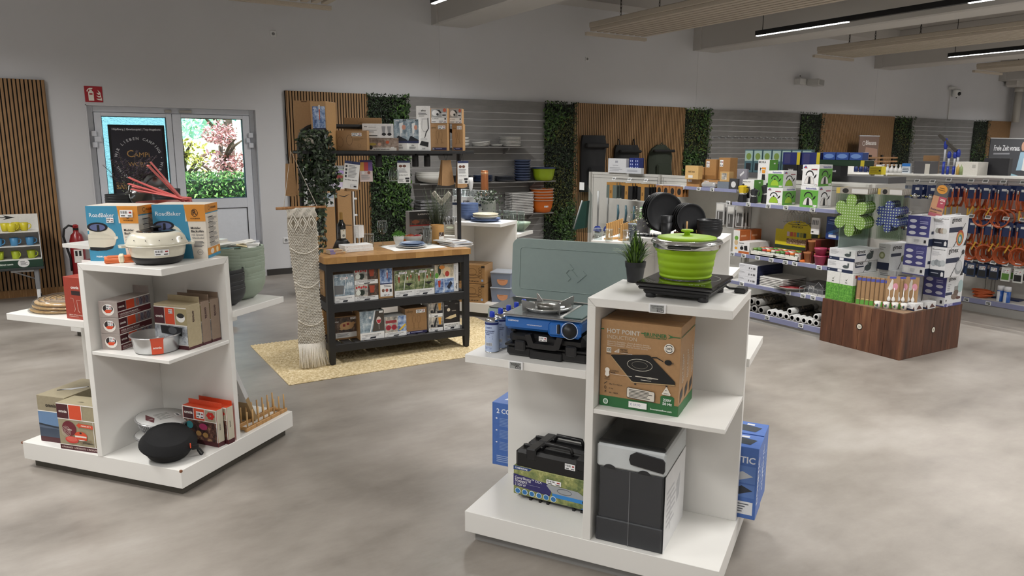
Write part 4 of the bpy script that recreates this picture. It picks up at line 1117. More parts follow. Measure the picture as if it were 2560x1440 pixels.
# induction hotplate cartons on the middle board
HF =[('r',0,0,1,.12,GRN),('p',[(.78,.11),(.95,.11),(.95,.205),(.93,.22),(.80,.22),(.78,.205)],GRN),('t',.08,.855,.50,'HOT POINT','c9c2b6',True),('t',.085,.79,.46,'INDUCTION','c4b8a4'),('r',0,.885,.04,.9,GRN),('r',.51,.885,.55,.895,GRN),('t',.55,.865,.83,'BRUNNER',GRN,True),('p',[(.84,.91),(.92,.885),(.84,.86),(.87,.885)],GRN),('r',.9,.88,.99,.89,GRN),('t',.56,.845,.82,'OUTDOOR IN MOTION',GRN,True),('t',.09,.752,.62,'Elektrische Kochplatte - Piastra di cottura elettrica','ddd3c2'),('t',.09,.73,.64,'Electric cooking plate - Plaque de cuisson électrique','ddd3c2'),('t',.09,.708,.6,'Elektrische kookplaat - Placa de cocción eléctrica','ddd3c2'),('r',.08,.63,.14,.69,'e6dfd2'),('o',.10,.66,.012,.02,.002,'222222'),('o',.125,.66,.012,.02,.002,'222222'),('t',.08,.61,.145,'Induction','222222',True)]+[('r',.18+.014*i,.64,.188+.014*i,.65+.009*i,'efe9de')for i in range(5)]+[('t',.26,.672,.35,'ELETRIC','1c1c1c',True),('t',.26,.648,.355,'COOKER','1c1c1c',True),('r',.26,.637,.4,.640,'efe9de'),('p',[(.4,.64),(.48,.60),(.482,.604),(.4,.644)],'efe9de'),('p',[(.14,.595),(.15,.61),(.60,.655),(.635,.65),(.95,.395),(.955,.36),(.95,.35),(.44,.318),(.41,.325),(.145,.585)],'141414'),('p',[(.142,.585),(.41,.325),(.44,.318),(.95,.35),(.952,.36),(.44,.33),(.415,.337),(.145,.595)],'b49a70'),('o',.51,.53,.16,.068,.0016,'d8d2c4'),('r',.35,.48,.36,.5,'141414'),('o',.51,.53,.10,.042,.0012,'8d887c'),('r',.53,.362,.66,.367,'e6e0d4'),('l',.46,.385,.8,.41,1,'bdb8ac'),('o',.64,.395,.035,.014,.001,'bdb8ac'),('r',.45,.30,.475,.315,'222222'),('r',.84,.325,.865,.34,'222222'),('p',[(.66,.64),(.72,.645),(.80,.61),(.8,.6),(.72,.632),(.66,.628)],'141414'),('e',.86,.6,.045,.03,'141414'),('r',.9,.6,.93,.603,'3a3a3a'),('r',.9,.588,.93,.591,'3a3a3a'),('e',.865,.755,.062,.055,'e8e2d6'),('t',.83,.745,.90,'100%','222222',True),('o',.865,.755,.05,.045,.003,'222222'),('r',.815,.735,.915,.775,'e8e2d6'),('t',.825,.742,.905,'100%','222222',True),('e',.1,.43,.03,.028,'efe9de'),('p',[(.08,.42),(.12,.42),(.13,.37),(.1,.35),(.07,.37)],'efe9de'),('t',.14,.42,.25,'CONTROL','1c1c1c',True),('t',.14,.398,.21,'PANEL','1c1c1c',True),('t',.07,.335,.13,'Touch','222222',True),('t',.068,.318,.132,'Control','222222',True),('r',.14,.388,.42,.391,'efe9de'),('p',[(.06,.27),(.1,.295),(.105,.29),(.065,.262)],'2c241a'),('t',.13,.265,.3,'38 x 33 x H4,6 cm','1c1c1c',True),('o',.08,.225,.014,.018,.002,'2c241a'),('t',.13,.215,.18,'3,1 kg','1c1c1c',True),('t',.075,.165,.095,'P','1c1c1c',True),('t',.13,.165,.25,'200 - 1800W','1c1c1c',True),('p',[(.36,.16),(.37,.145),(.70,.13),(.715,.145),(.715,.235),(.70,.25),(.375,.265),(.36,.25)],'1e1e1e'),('p',[(.364,.162),(.372,.15),(.70,.135),(.71,.147),(.71,.233),(.698,.246),(.376,.26),(.364,.248)],'dcd6ca'),('l',.39,.15,.69,.245,6,'33332f'),('p',[(.81,.235),(.90,.235),(.91,.245),(.86,.325),(.85,.325),(.80,.245)],'e6e0d4'),('t',.825,.245,.885,'SAFETY','222222',True),('p',[(.84,.29),(.87,.285),(.84,.28)],'222222'),('e',.09,.063,.034,.032,'e6f0e6'),('e',.09,.063,.024,.022,'7fa38a'),('r',.39,.035,.62,.105,'efefec'),('t',.41,.06,.54,'€ 59,90','8a8ab0'),('t',.665,.045,.93,'brunneroutdoor.com','e6f0e6',True),('t',.82,.165,.92,'230V','f0f4f0',True),('t',.815,.122,.93,'50 Hz','f0f4f0',True)]
HR =[('r',0,0,1,.12,GRN),('tv',.7,.35,.68,'HOT POINT','c9c2b6',True),('tv',.9,.36,.6,'INDUCTION','c9c2b6'),('p',[(.25,.25),(.75,.30),(.75,.2),(.25,.14)],'333130'),('r',0,.88,1,.89,GRN)]
def hot_box(k,label):
 return carton('hotplate_carton',label,at('R',.022,-.388+.0845*k,.728),yaw('R',-.012),(.325,.083,.362),KR,{'F':HF if k==0 else[],'R':HR})
hot_box(0,'kraft and green hotplate carton with printed front, frontmost of three'); hot_box(1,'kraft and green hotplate carton in the middle of three'); hot_box(2,'kraft and green hotplate carton rearmost of three')
# electric cooler in shrink film
r = root('cool_box','dark grey cool box with white lid band in shrink film','cool box',at('R',.032,-.428,.149),yaw('R',.0))
DG = mat('36373c',.45); WH = mat('d9dadb',.4)
b = MB(); b.box(.008,.008,.0,.277,.36,.33,DG,.006); b.box(0,0,0,.285,.365,.105,DG,.004); b.part('body',r)
b = MB(); b.box(-.001,-.001,.33,.286,.37,.43,WH,.008); b.part('lid_band',r,'white lid band')
b = MB(); b.prism([(.145,.365),(.28,.35),(.284,.36),(.284,.395),(.275,.408),(.165,.42),(.142,.405),(.138,.385)],-.010,.0,mat('1d1e21',.25),axis='y'); b.part('carry_handle',r)
for x in(.055,.20):
 b = MB(); n = 10; b.prism([(x+.025*cos(pi*i/n),.33+.016*sin(pi*i/n))for i in range(n+1)],-.0035,0,mat('26272a',.4),axis='y'); b.part('latch_recess',r)
b = MB(); b.box(.004,.005,.43,.282,.366,.448,mat('141517',.2),.006); b.part('lid',r,'black lid top')
b = MB(); b.box(-.0015,-.003,.0,.2875,.366,.452,mat('f6f8f8',.06,kind='clear',ior=1.16),.01); b.part('shrink_film',r)
a = MB(); art(a,lambda u,v,o:(.2868+o,u,v),.36,.43,[('r',0,.0,1,.77,'dcdcdc'),('p',[(.55,.52),(.75,.6),(.72,.36),(.6,.3)],'b5b6b8'),('l',.1,.2,.6,.6,7,'bcbcbe'),('r',0.260,.15,0.300,.5,'c4c4c6')]); a.part('side_print',r)
b = MB(); b.box(.1415,-.0045,.0,.143,-.003,.33,mat('8e9092',.3)); b.part('film_seam',r)
# gas stove cases
CB = mat('151516',.35)
def stove_case(loc,rz,label,sleeve):
 r = root('stove_case',label,'case',loc,rz)
 b = MB(); b.box(0,0,.012,.40,.10,.245,CB,.014); b.part('case_body',r)
 b = MB(); b.box(.02,.044,.24,.38,.056,.258,CB,.004)
 b.tube([(.12,.05,.24),(.135,.05,.278),(.26,.05,.278),(.275,.05,.24)],.010,CB,8); b.part('carry_handle',r)
 for x in(.06,.31):
  b = MB(); b.box(x,-.006,.205,x+.05,.1,.262,mat('1d1d1f',.3),.006); b.part('latch',r)
 for x in(.07,.12,.16,.29,.33):
  b = MB(); b.box(x,.01,0,x+.012,.09,.013,CB); b.part('foot_rib',r)
 if sleeve:
  sl = MB(); SKY = mat('6d7a4a',.5,kind='photo',c1='3a4a24',c2='93975a',c3='cfc98e',scale=16)
  sl.box(-.004,-.005,.025,.404,.104,.165,SKY,.002); sv = sl.part('printed_sleeve',r)
  a = MB(); art(a,lambda u,v,o:(u-.004,-.005-o,.025+v),.408,.14,[('p',[(0,.30),(0,.72),(.42,.62),(.5,.5),(.46,.2)],'2a2560'),('p',[(0,1),(.24,1),(.2,.9),(.0,.86)],'23407a'),('t',.02,.91,.18,'CAMPINGAZ','f2f2f2',True),('t',.02,.56,.36,"Camp'Bistro™ DLX",'f2f2f2'),('t',.02,.45,.22,'Stopgaz™','f2f2f2'),('r',.02,.42,.34,.424,'c8c8d8'),('t',.02,.32,.16,'2 200 W','f2f2f2'),('p',[(.42,.55),(.44,.6),(.8,.58),(.94,.36),(.93,.32),(.50,.32)],'9a9ea2'),('o',.64,.46,.09,.1,.003,'55585c'),('p',[(.49,.33),(.935,.33),(.935,.2),(.50,.2)],'2f7fc4'),('e',.88,.26,.025,.07,'18181a'),('s',.42,.62,.6,.78),('p',[(.84,.02),(1,.02),(1,.2),(.92,.18)],'2766b8')]+[('e',.06+.09*i,.14,.036,.1,'e8f2f8')for i in range(6)]+[('e',.06+.09*i,.14,.03,.085,'2f6fa8')for i in range(6)])
  a.part('sleeve_print',sv)
  a = MB(); art(a,lambda u,v,o:(.255+u,-o,.20+v),.05,.028,[('s',0,0,1,1)]); a.part('barcode_sticker',r)
 return r
stove_case(at('R',-.432,-.238,.149),yaw('R',-.05),'black stove case with landscape sleeve, in front of its twin',True)
stove_case(at('R',-.42,-.125,.149),yaw('R',-.05),'black stove case with its sleeve hidden behind the front one',False)
r = root('flat_stove_case','black plastic stove case lying flat under the blue gas stove','case',at('R',-.409,-.402,.884),yaw('R',.02))
b = MB(); b.box(0,.02,.0,.37,.27,.05,CB,.012); b.box(.01,.02,.052,.36,.27,.112,CB,.02); b.box(-.004,.014,.046,.374,.274,.056,CB,.003); b.part('case_body',r)
b = MB(); b.prism([(.10,.108),(.115,.06),(.135,.052),(.235,.052),(.255,.06),(.27,.108),(.245,.112),(.23,.074),(.14,.074),(.125,.112)],-.008,.022,mat('1b1b1d',.3),axis='y'); b.part('carry_handle',r)
for x in(.045,.275):
 b = MB(); b.box(x,.005,.03,x+.05,.02,.075,mat('202022',.3),.006); b.part('latch',r)
b = MB(); b.box(.11,.012,.0,.26,.022,.04,mat('1a1a1c',.3),.006); b.part('front_recess',r)
a = MB(); art(a,lambda u,v,o:(.165+u,-.008-o,.088+v),.036,.02,[('s',0,0,1,1)]); a.part('barcode_sticker',r)
BL = mat('2463ae',.35,coat=.3)
r = root('gas_stove','blue camping gas stove with steel burner on a flat black case','stove',at('R',-.405,-.415,1.008),yaw('R',.03))
b = MB(); b.box(0.0,.01,.0,.345,.29,.06,BL,.012); b.box(.2,-.0,-.012,.345,.02,.05,BL,.012); b.part('housing',r)
b = MB(); b.box(-.004,.0,.058,.349,.295,.068,mat('b7b9bb',.22,.9),.004); b.part('steel_top',r)
b = MB(); b.lathe([(0,.062),(.09,.066),(.105,.082),(.108,.086),(.1,.088),(.075,.074),(0,.072)],STL,36,c=(.145,.15)); b.part('drip_bowl',r)
b = MB(); b.lathe([(.02,.07),(.045,.074),(.05,.088),(.045,.096),(0,.098)],mat('8f8e8a',.3,.9),24,c=(.145,.15)); b.part('burner_head',r)
for k in range(4):
 an = pi/4+k*pi/2; b = MB(); b.M = Matrix.Translation((.145,.15,0))@Matrix.Rotation(an,4,'Z')
 b.prism([(.06,.08),(.12,.07),(.125,.118),(.118,.120),(.06,.098)],-.0015,.0015,mat('a8a8a6',.28,.9),axis='y'); b.part('pan_support',r)
b = MB(); b.box(.26,.02,.068,.345,.29,.073,mat('5f7574',.3,.6),.003); b.box(.245,.03,.068,.256,.28,.071,mat('d8d9d6',.3)); b.part('cartridge_cover',r)
b = MB(); b.M = Matrix.Translation((.298,.0,.022))@Matrix.Rotation(pi/2,4,'X'); b.lathe([(.031,0),(.031,.003),(.024,.005),(.023,.022),(0,.023)],BLK,24); b.part('knob',r)
b = MB(); b.box(.245,-.008,.005,.256,.002,.045,BLK,.002); b.part('ignition_lever',r)
a = MB(); art(a,lambda u,v,o:(u,.0098-o,v),.345,.06,[('t',.05,.62,.19,'CAMPINGAZ','f0f4f8',True),('t',.3,.42,.5,'CAMP BISTRO DLX STOPGAZ™','f0f4f8',True)]); art(a,lambda u,v,o:(u,-.0005-o,v-.012),.345,.06,[('o',.862,.56,.105,.6,.002,'e8eef4'),('r',.7,.3,.703,.9,'e8eef4')]); a.part('lettering',r)
for x,y in((.03,.04),(.31,.04),(.03,.26),(.31,.26)):
 b = MB(); b.lathe([(.012,-.013),(.014,.001)],BLK,10,c=(x,y)); b.part('foot',r)
for k in range(5):
 nm =('frontmost of the row of five','second from the front of the row','third from the front of the row','fourth from the front of the row','rearmost of the row of five')[k]
 if k==0:
  can0 = r = root('gas_canister','pale blue gas canister with blue cap, '+nm,'canister',at('R',-.490,-.355,.884),yaw('R'),'gas canisters beside the blue stove')
  b = MB(); b.lathe([(0,.002),(.028,0),(.031,.004),(.031,.135),(.0295,.14)],mat('b9c9e6',.35),28); b.part('can_body',r)
  b = MB(); b.lathe([(.0305,.137),(.031,.142),(.026,.152),(.017,.158),(.012,.158)],STL,24); b.part('steel_shoulder',r); b = MB(); b.lathe([(.0312,-.0),(.0318,.002),(.0312,.005)],STL,24); b.part('bottom_ring',r)
  b = MB(); b.lathe([(.011,.156),(.0115,.158),(.011,.178),(.009,.181),(0,.182)],mat('1d3bb0',.35),18); b.part('cap',r)
  a = MB(); art(a,lambda u,v,o:((.0313+o)*sin(u/.0313-.95),-(.0313+o)*cos(u/.0313-.95),.006+v),.06,.13,[('r',-.3,.92,1.3,1,'22306a'),('t',.2,.8,.72,'CAMPO','4a5a90',True),('t',.08,.7,.92,'Isobutan/Butangas/','22306a',True),('t',.08,.64,.86,'Butane/Butaanflasch/','22306a',True),('t',.25,.58,.55,'Butan','22306a',True),('l',.1,.42,.9,.54,4,'6a7ab0'),('r',.2,.2,.75,.32,'e6ebf4')]+[('r',.23+.05*i,.21,.25+.05*i,.31,'222222')for i in range(10)]+[('l',.2,.08,.8,.17,3,'8a96c0')],True); a.part('print',r)
 else:
  dup(can0,at('R',-.490+.004*k,-.355+.075*k,.884),yaw('R',.2*k),'pale blue gas canister with blue cap, '+nm)
  # teal two-burner stove behind
TEAL = mat('8c9c98',.45)
r = root('lidded_stove','large grey-green camping stove with raised embossed lid','stove',at('R',-.70,-.02,.884),yaw('R'))
def rrect(w,h,q,n=6,x0=0,z0=0):
 pts =[]
 for cx,cz,a0 in((w-q,q,-pi/2),(w-q,h-q,0),(q,h-q,pi/2),(q,q,pi)):
  for i in range(n+1):pts.append((x0+cx+q*cos(a0+pi/2*i/n),z0+cz+q*sin(a0+pi/2*i/n)))
 return pts
b = MB(); b.box(.01,0,.01,.665,.29,.115,TEAL,.012); b.part('stove_body',r)
b = MB()
for x in(.04,.6):
 for y in(.02,.25):b.box(x,y,0,x+.03,y+.03,.012,BLK)
b.part('foot',r)
ld = MB(); ld.M = Matrix.Translation((0,.30,.118))@Matrix.Rotation(-.06,4,'X')
LW,LH = .675,.305
ld.prism(rrect(LW,LH,.04),0,.03,TEAL,axis='y',smooth=False)
lid = ld.part('lid',r)
g = MB(); g.M = ld.M
inr = rrect(LW-.09,LH-.09,.015,4,.045,.045)
g.tube([(x,-.0005,z)for x,z in inr],.0025,TEAL,6,closed=True); g.part('embossed_border',lid)
g = MB(); g.M = ld.M@Matrix.Translation((LW*.52,-.001,LH*.47))
s = .06
g.prism([(-.070,.0),(-.03,.047),(-.008,.024),(-.022,.010),(-.03,.018),(-.046,.0),(-.022,-.028),(-.036,-.042)],-.003,.001,TEAL,axis='y')
g.prism([(-.018,.020),(-.004,.005),(.014,-.016),(.044,.016),(.062,-.002),(.014,-.046),(-.036,.004)],-.003,.001,TEAL,axis='y'); g.part('embossed_emblem',lid)
g = MB(); g.box(.02,.005,.1155,.655,.28,.119,mat('2a2c2c',.4)); g.part('burner_tray',r)
DBL = '4a6fb6'
carton('cooker_carton','tall blue cooker carton behind the left side panel of the right unit',at('R',-.70,.056,.149),yaw('R'),(.42,.3,.338),DBL,{'F':[('t',.06,.84,.5,'2 COOKERS','e8eef8',True)]+[x for i in range(3)for x in(('e',.06,.755-.19*i,.012,.012,'e8eef8'),('l',.1,.63-.19*i,.33,.77-.19*i,6,'7d99cc'))]+[('l',.06,.05,.33,.17,4,'9db3da')],'L':[('l',.1,.1,.6,.8,10,'8aa4d4')],'T':[('t',.1,.2,.5,'AS','e8eef8',True),('o',.2,.7,.06,.1,.004,'e8eef8')]})
for k,nm in((0,'front one of two standing on the base board'),(1,'rear one of two standing on the base board')):
 carton('stove_carton','blue boxed hob carton with pictures, '+nm,at('R',.192,.035+.165*k,.149),yaw('R',-.02),(.425,.155,.335),DBL,{'R':[('tv',.25,.2,.85,'DOMETIC','e8eef8',True),('l',.4,.3,.9,.7,6,'7d99cc')],'F':[('t',.55,.78,.97,'DOMETIC','e8eef8',True),('r',.62,.5,.98,.74,'5f82c4'),('p',[(.66,.56),(.85,.66),(.96,.6),(.8,.52)],'c8ccd2'),('r',.62,.3,.98,.48,'5f82c4'),('p',[(.66,.34),(.85,.46),(.96,.40),(.8,.32)],'2e3440'),('r',.7,.06,.97,.24,'e4e6ea'),('l',.73,.08,.94,.22,4,'666a72')],'T':[('p',[(.6,.25),(.9,.2),(.95,.6),(.7,.75)],'26303a'),('r',.78,.72,.86,.85,'d8d8d8')]})
 # ================================================================ oak topped shop table with a rack
RUGM = mat('cdb98f',.95,kind='jute')
rug = root('jute_rug','braided natural jute rug under the black table','rug',(1.40,5.42,0),-.012)
b = MB(); rw,rd = 2.3,1.33
b.box(.005,.005,0,rw-.005,rd-.005,.006,RUGM); b.part('rug_backing',rug)
nrow = 66; rr = random.Random(2)
for half in range(3):
 b = MB()
 for i in range(nrow*half//3,nrow*(half+1)//3):
  y =(i+.5)*rd/nrow; pitch = .034; x = 0; k = 0
  while x<rw-.01:
   L = pitch*rr.uniform(.85,1.2); x1 = min(rw,x+L); w_ = rd/nrow*.62
   sk = w_*.35*(1 if i%2 else-1); xm =(x+x1)/2; z1 = .0125+rr.uniform(-.001,.001)
   yo = rr.uniform(-.0012,.0012)
   b.add([(x,y+yo-sk,.004),(xm,y+yo-w_,.006),(x1,y+yo+sk,.004),(xm,y+yo+w_,.006),(xm,y+yo,z1)],[(0,1,4),(1,2,4),(2,3,4),(3,0,4)],RUGM,True)
   x = x1-.002
 b.part('braid',rug,kind='stuff')
BK = mat('1a1a1b',.5,kind='card'); BUT = mat('b0824f',.4,kind='butcher')
tbl = root('shop_table','black kitchen island table with thick oak top on the jute rug','table',at('T',0,0,.012),yaw('T'))
TW,TD = .648,.406
b = MB(); ch = .022
poly =[(-TW+ch,-TD),(TW-ch*.3,-TD),(TW,-TD+ch*.3),(TW,TD),(-TW,TD),(-TW,-TD+ch)]
b.prism(poly,.838,.888,BUT,axis='z'); b.part('oak_top',tbl,'end-grain oak top')
for sx in(-1,1):
 for sy in(-1,1):
  b = MB(); x,y = sx*.608,sy*.368
  b.add([(x-.02,y-.022,0),(x+.02,y-.022,0),(x+.02,y+.022,0),(x-.02,y+.022,0),(x-.026,y-.026,.12),(x+.026,y-.026,.12),(x+.026,y+.026,.12),(x-.026,y+.026,.12),(x-.026,y-.026,.838),(x+.026,y-.026,.838),(x+.026,y+.026,.838),(x-.026,y+.026,.838)],[(0,1,2,3)]+[(i,(i+1)%4,4+(i+1)%4,4+i)for i in range(4)]+[(4+i,4+(i+1)%4,8+(i+1)%4,8+i)for i in range(4)],BK); b.part('leg',tbl)
for nm,z0,z1 in(('apron',.768,.838),('shelf_rail',.435,.505),('shelf_rail',.10,.165)):
 for y in(-.378,.378):
  b = MB(); b.box(-.584,y-.014,z0,.584,y+.014,z1,BK,.002); b.part(nm,tbl)
 for x in(-.612,.612):
  b = MB(); b.box(x-.014,-.345,z0,x+.014,.345,z1,BK,.002); b.part(nm,tbl)
for z in(.497,.157):
 sl = MB(); sl.box(-.036,-.364,-.009,.036,.364,.009,BK,.002); me = sl.mesh('shelf_slat')
 for i in range(13):part('shelf_slat',me,tbl,loc=(-.56+1.12*i/12,0,z))
rack = root('table_rack','black tubular rack above the oak table with a shelf of boxes','rack',at('T',0,-.05,0),yaw('T'))
PX = .712
b = MB(); R_ = .0185
pts =[(-PX,.02,.55)]+[(-PX,.02,1.0+.1*i)for i in range(8)]+[(-PX+.14*(1-cos(a_)),.02,1.80+.14*sin(a_))for a_ in[pi/2*i/8 for i in range(9)]]+[(.55,.02,1.94),(.60,.02,1.935),(PX-.03,.02,1.90),(PX,.02,1.84),(PX,.02,.55)]
b.tube(pts,R_,BK,12); b.part('tube_frame',rack)
b = MB(); b.box(-PX-.02,-.17,1.722,PX+.06,.17,1.738,BK,.002); b.part('rack_shelf',rack)
b = MB()
for y in(-.17,.17):b.box(-PX-.02,y-.006,1.716,PX+.06,y+.006,1.742,BK,.001)
b.part('shelf_edge',rack)
for x in(-1,1):
 for z in(.80,.60):
  b = MB(); b.box(min(x*.62,x*PX),.0,z,max(x*.62,x*PX),.04,z+.03,BK,.003); b.part('mounting_bracket',rack)
b = MB()
for y in(-.09,.02,.12):b.box(-.6,y-.004,1.70,.6,y+.004,1.722,BK);
b.part('hanging_rail',rack)
# macrame hanging at the left end of the table
MC = mat('e8e2d6',.9,kind='knit'); MCD = mat('d9d1c2',.9,kind='knit')
mc = root('macrame_hanging','long cream macrame wall hanging draped at the table end','wall hanging',at('T',-.79,-.30,0),yaw('T',.0))
b = MB(); b.M = Matrix.Translation((0,0,1.30))@Matrix.Rotation(pi/2,4,'Y'); b.lathe([(0,-.19),(.011,-.19),(.012,0),(.0115,.2),(0,.2)],mat('9a6a3c',.6,kind='oak'),10); b.part('dowel',mc)
b = MB(); b.tube([(-.13,0,1.305),(-.02,.15,1.74),(.13,0,1.305)],.003,MC,5); b.part('cord',mc)
def surf(u,v):  # u across -1..1, v down 0..1
 z = 1.29-1.10*v
 y = -.012-.05*max(0,v-.25)-.012*sin(v*9+u*1.5)-.02*sin(u*2.2+v*14)*v
 x =(.105+.012*sin(v*7))*u+.03*v
 return Vector((x,y,z))
NV,NU = 74,15
kn = MB(); rk = random.Random(9)
for i in range(NV):
 for j in range(NU):
  v = .13+.87*(i+.5)/NV*.98; u = -1+2*(j+.5+(.5 if i%2 else 0)-.25)/NU
  c = surf(u,v); s = .0098; t = .55 if(i+j)%2 else-.55
  du = Vector((cos(t),0,sin(t)))*s*1.0; dv = Vector((-sin(t),0,cos(t)))*s*.62; n = Vector((0,-.008,0))
  kn.add([tuple(c-du),tuple(c-dv),tuple(c+du),tuple(c+dv),tuple(c+n)],[(0,1,4),(1,2,4),(2,3,4),(3,0,4)],MC if rk.random()<.8 else MCD,True)
kn.part('knotted_body',mc,kind='stuff')
b = MB(); vs =[tuple(surf(-1+2*j/8,i/30)+Vector((0,.004,0)))for i in range(31)for j in range(9)]
b.add(vs,[(i*9+j,i*9+j+1,i*9+j+10,i*9+j+9)for i in range(30)for j in range(8)],mat('b5ac9b',.9),True); b.part('backing_weave',mc)
b = MB()
for u in[x/16 for x in range(-16,17)]:
 b.tube([tuple(surf(u,v_)+Vector((.006*sin(v_*90+u*9),-.004,.012)))for v_ in(0,.02,.045,.07)],.0035,MC,5)
for c0 in(-.62,0,.62):
 for q in(.055,.032):
  pts =[surf(c0+q*6*dx,.10+q*dz)+Vector((0,-.01,0))for dx,dz in((0,-1.15),(.5,-.58),(1,0),(.5,.58),(0,1.15),(-.5,.58),(-1,0),(-.5,-.58))]
  b.tube([tuple(p)for p in pts],.0048,MC,5,closed=True)
b.part('diamond_pattern',mc)
for v0 in(.27,.52,.80):
 b = MB(); b.tube([tuple(surf(u,v0+.05*(1-u*u))+Vector((0,-.014,0)))for u in[x/8 for x in range(-8,9)]],.0045,MC,6); b.part('swag_cord',mc)
f = MB()
for k in range(58):
 u = -1+2*(k+.5)/58; p = surf(u,1.0); p.z = .21
 f.tube([tuple(p),(p.x+rk.uniform(-.008,.008),p.y-.008,.12),(p.x*1.1+rk.uniform(-.014,.014),p.y-.02+rk.uniform(-.02,.01),.018)],.0042,MC,5)
f.part('fringe',mc,kind='stuff')
# ---- boxes on the table shelves
PH = lambda h_,c1,c2,c3,sc = 20:mat(h_,.4,kind='photo',c1=c1,c2=c2,c3=c3,scale=sc)
P_SEA = PH('8295a2','4c5b66','a9b7c0','dfe3e4'); P_TAB = PH('8f8d88','3c3a38','c4bdb2','ece6dc'); P_GRN = PH('56663f','27331f','8b9368','c9c6a6'); P_DRK = PH('3a2f29','15110f','5e4a3e','a68f78'); P_BRT = PH('b5a78e','4d5d3a','d8cdb4','f0ece4'); P_BLU = PH('5876a8','24345a','a4b7d4','e4eaf2'); P_WOOD = PH('8a776a','5a4c44','a8978a','c8bcb0')
def strip(t,h0=.0,h1=.24):
 return[('r',0,h0,1,h1,'e6e6e4'),('t',.08,h0+(h1-h0)*.62,.86 if len(t)>5 else.2,t,'26262a',True),('l',.2,h0+(h1-h0)*.42,.8,h0+(h1-h0)*.56,1,'8a8a8c'),('l',.06,h0+.02,.26,h0+(h1-h0)*.36,3,'9a9a9c'),('p',[(.38,h0+.02),(.42,h0+(h1-h0)*.34),(.66,h0+(h1-h0)*.36),(.62,h0+.02)],'23262e')]
LOGO = lambda u,v,s = .16,c = 'f2f2f0':('t',u,v,u+s,'silwy',c,True)
def tb(lx,ly,z,w,d,h,name,label,F,base='e4e4e2',R=None,L=None,rz=0.0,fr='T',T=None):
 return carton(name,label,at(fr,lx,ly,z),yaw(fr,rz),(w,d,h),base,{'F':F,'R':R or[],'L':L or[],'T':T or[]})
flute = lambda x,y,s,c = 'c25a34':[('p',[(x-.035*s,y+.2*s),(x+.035*s,y+.2*s),(x+.02*s,y+.02*s),(x-.02*s,y+.02*s)],c),('p',[(x-.04*s,y+.27*s),(x+.04*s,y+.27*s),(x+.035*s,y+.2*s),(x-.035*s,y+.2*s)],'e9e0d4'),('r',x-.004,y-.1*s,x+.004,y+.02*s,'d8d8d8')]
SZ = .518
tb(-.565,-.36,SZ,.165,.2,.235,'glass_box','sea photo box of magnetic stem glasses at the left of the upper table shelf',[('r',0,.24,1,1,P_SEA),('p',[(.45,.26),(.62,.95),(.64,.95),(.48,.26)],'e0e2e2'),('p',[(.0,.3),(.42,.3),(.5,.6),(0,.62)],'6e6f70')]+[('r',.68+.1*i,.46,.685+.1*i,.62,'f0f0f0')for i in range(3)]+[('e',.68+.1*i,.65,.035,.06,'dfe4e6')for i in range(3)]+[('s',.3,.8,.7,.9),LOGO(.05,.9),('r',.84,.9,.96,.96,'f4f4f4')]+strip('6er SUNSET KUNSTSTOFFGLÄSER SET'))
for k,nm in((0,'lower of two stacked on the upper table shelf'),(1,'upper of two stacked on the upper table shelf')):
 tb(-.395,-.355,SZ+.137*k,.20,.2,.135,'tumbler_box','berry and whisky photo box, '+nm,[('r',0,.26,.54,1,P_TAB),('r',.55,.26,1,1,P_DRK),('e',.3,.5,.12,.18,'1e2a20'),('e',.15,.5,.1,.16,'dfe3da'),('p',[(.62,.9),(.86,.9),(.82,.45),(.66,.45)],'a2452c')]+[('e',.08+.1*i,.82+.04*(i%2),.04,.07,'c03a3a')for i in range(5)]+[LOGO(.04,.66)]+strip('2x FAVOURITE DRINKWARE',0,.26),R=[('r',0,0,1,1,'c9c5bd')])
tb(-.188,-.352,SZ,.128,.18,.26,'flute_box','tall kraft box with cocktail photo on the upper table shelf',[('r',.1,.5,.95,.98,P_BLU)]+flute(.6,.62,1.1)+[('r',.1,.46,.95,.5,'24305a'),('r',.1,.06,.95,.46,'e9e9e7'),('l',.35,.36,.85,.44,2,'5a5a5c'),('e',.3,.26,.1,.055,'7a5a48'),('e',.55,.26,.1,.055,'a0483c'),('s',.3,.08,.75,.15),('r',.74,.2,.88,.3,'3a3a3a')],base='a07c50')
for k,nm in((0,'left'),(1,'right')):
 tb(-.048+.182*k,-.354,SZ,.18,.2,.225,'beer_glass_box','green photo box of beer glasses on the upper table shelf, %s of the pair'%nm,[('r',0,.24,1,1,P_GRN),('p',[(.44,.24),(.58,1),(.6,1),(.47,.24)],'e6e6e2')]+flute(.22,.52,1.2,'96382a')+flute(.64,.6,.7,'b23a2a')+flute(.82,.66,.7,'b23a2a')+[('p',[(.5,.5),(.9,.5),(.72,.38)],'1c1c1c'),('s',.22,.86,.62,.95),('r',.82,.9,.96,.97,'f0f0f0'),LOGO(.04,.84)]+strip('2er SUNSET KUNSTSTOFFGLÄSER'))
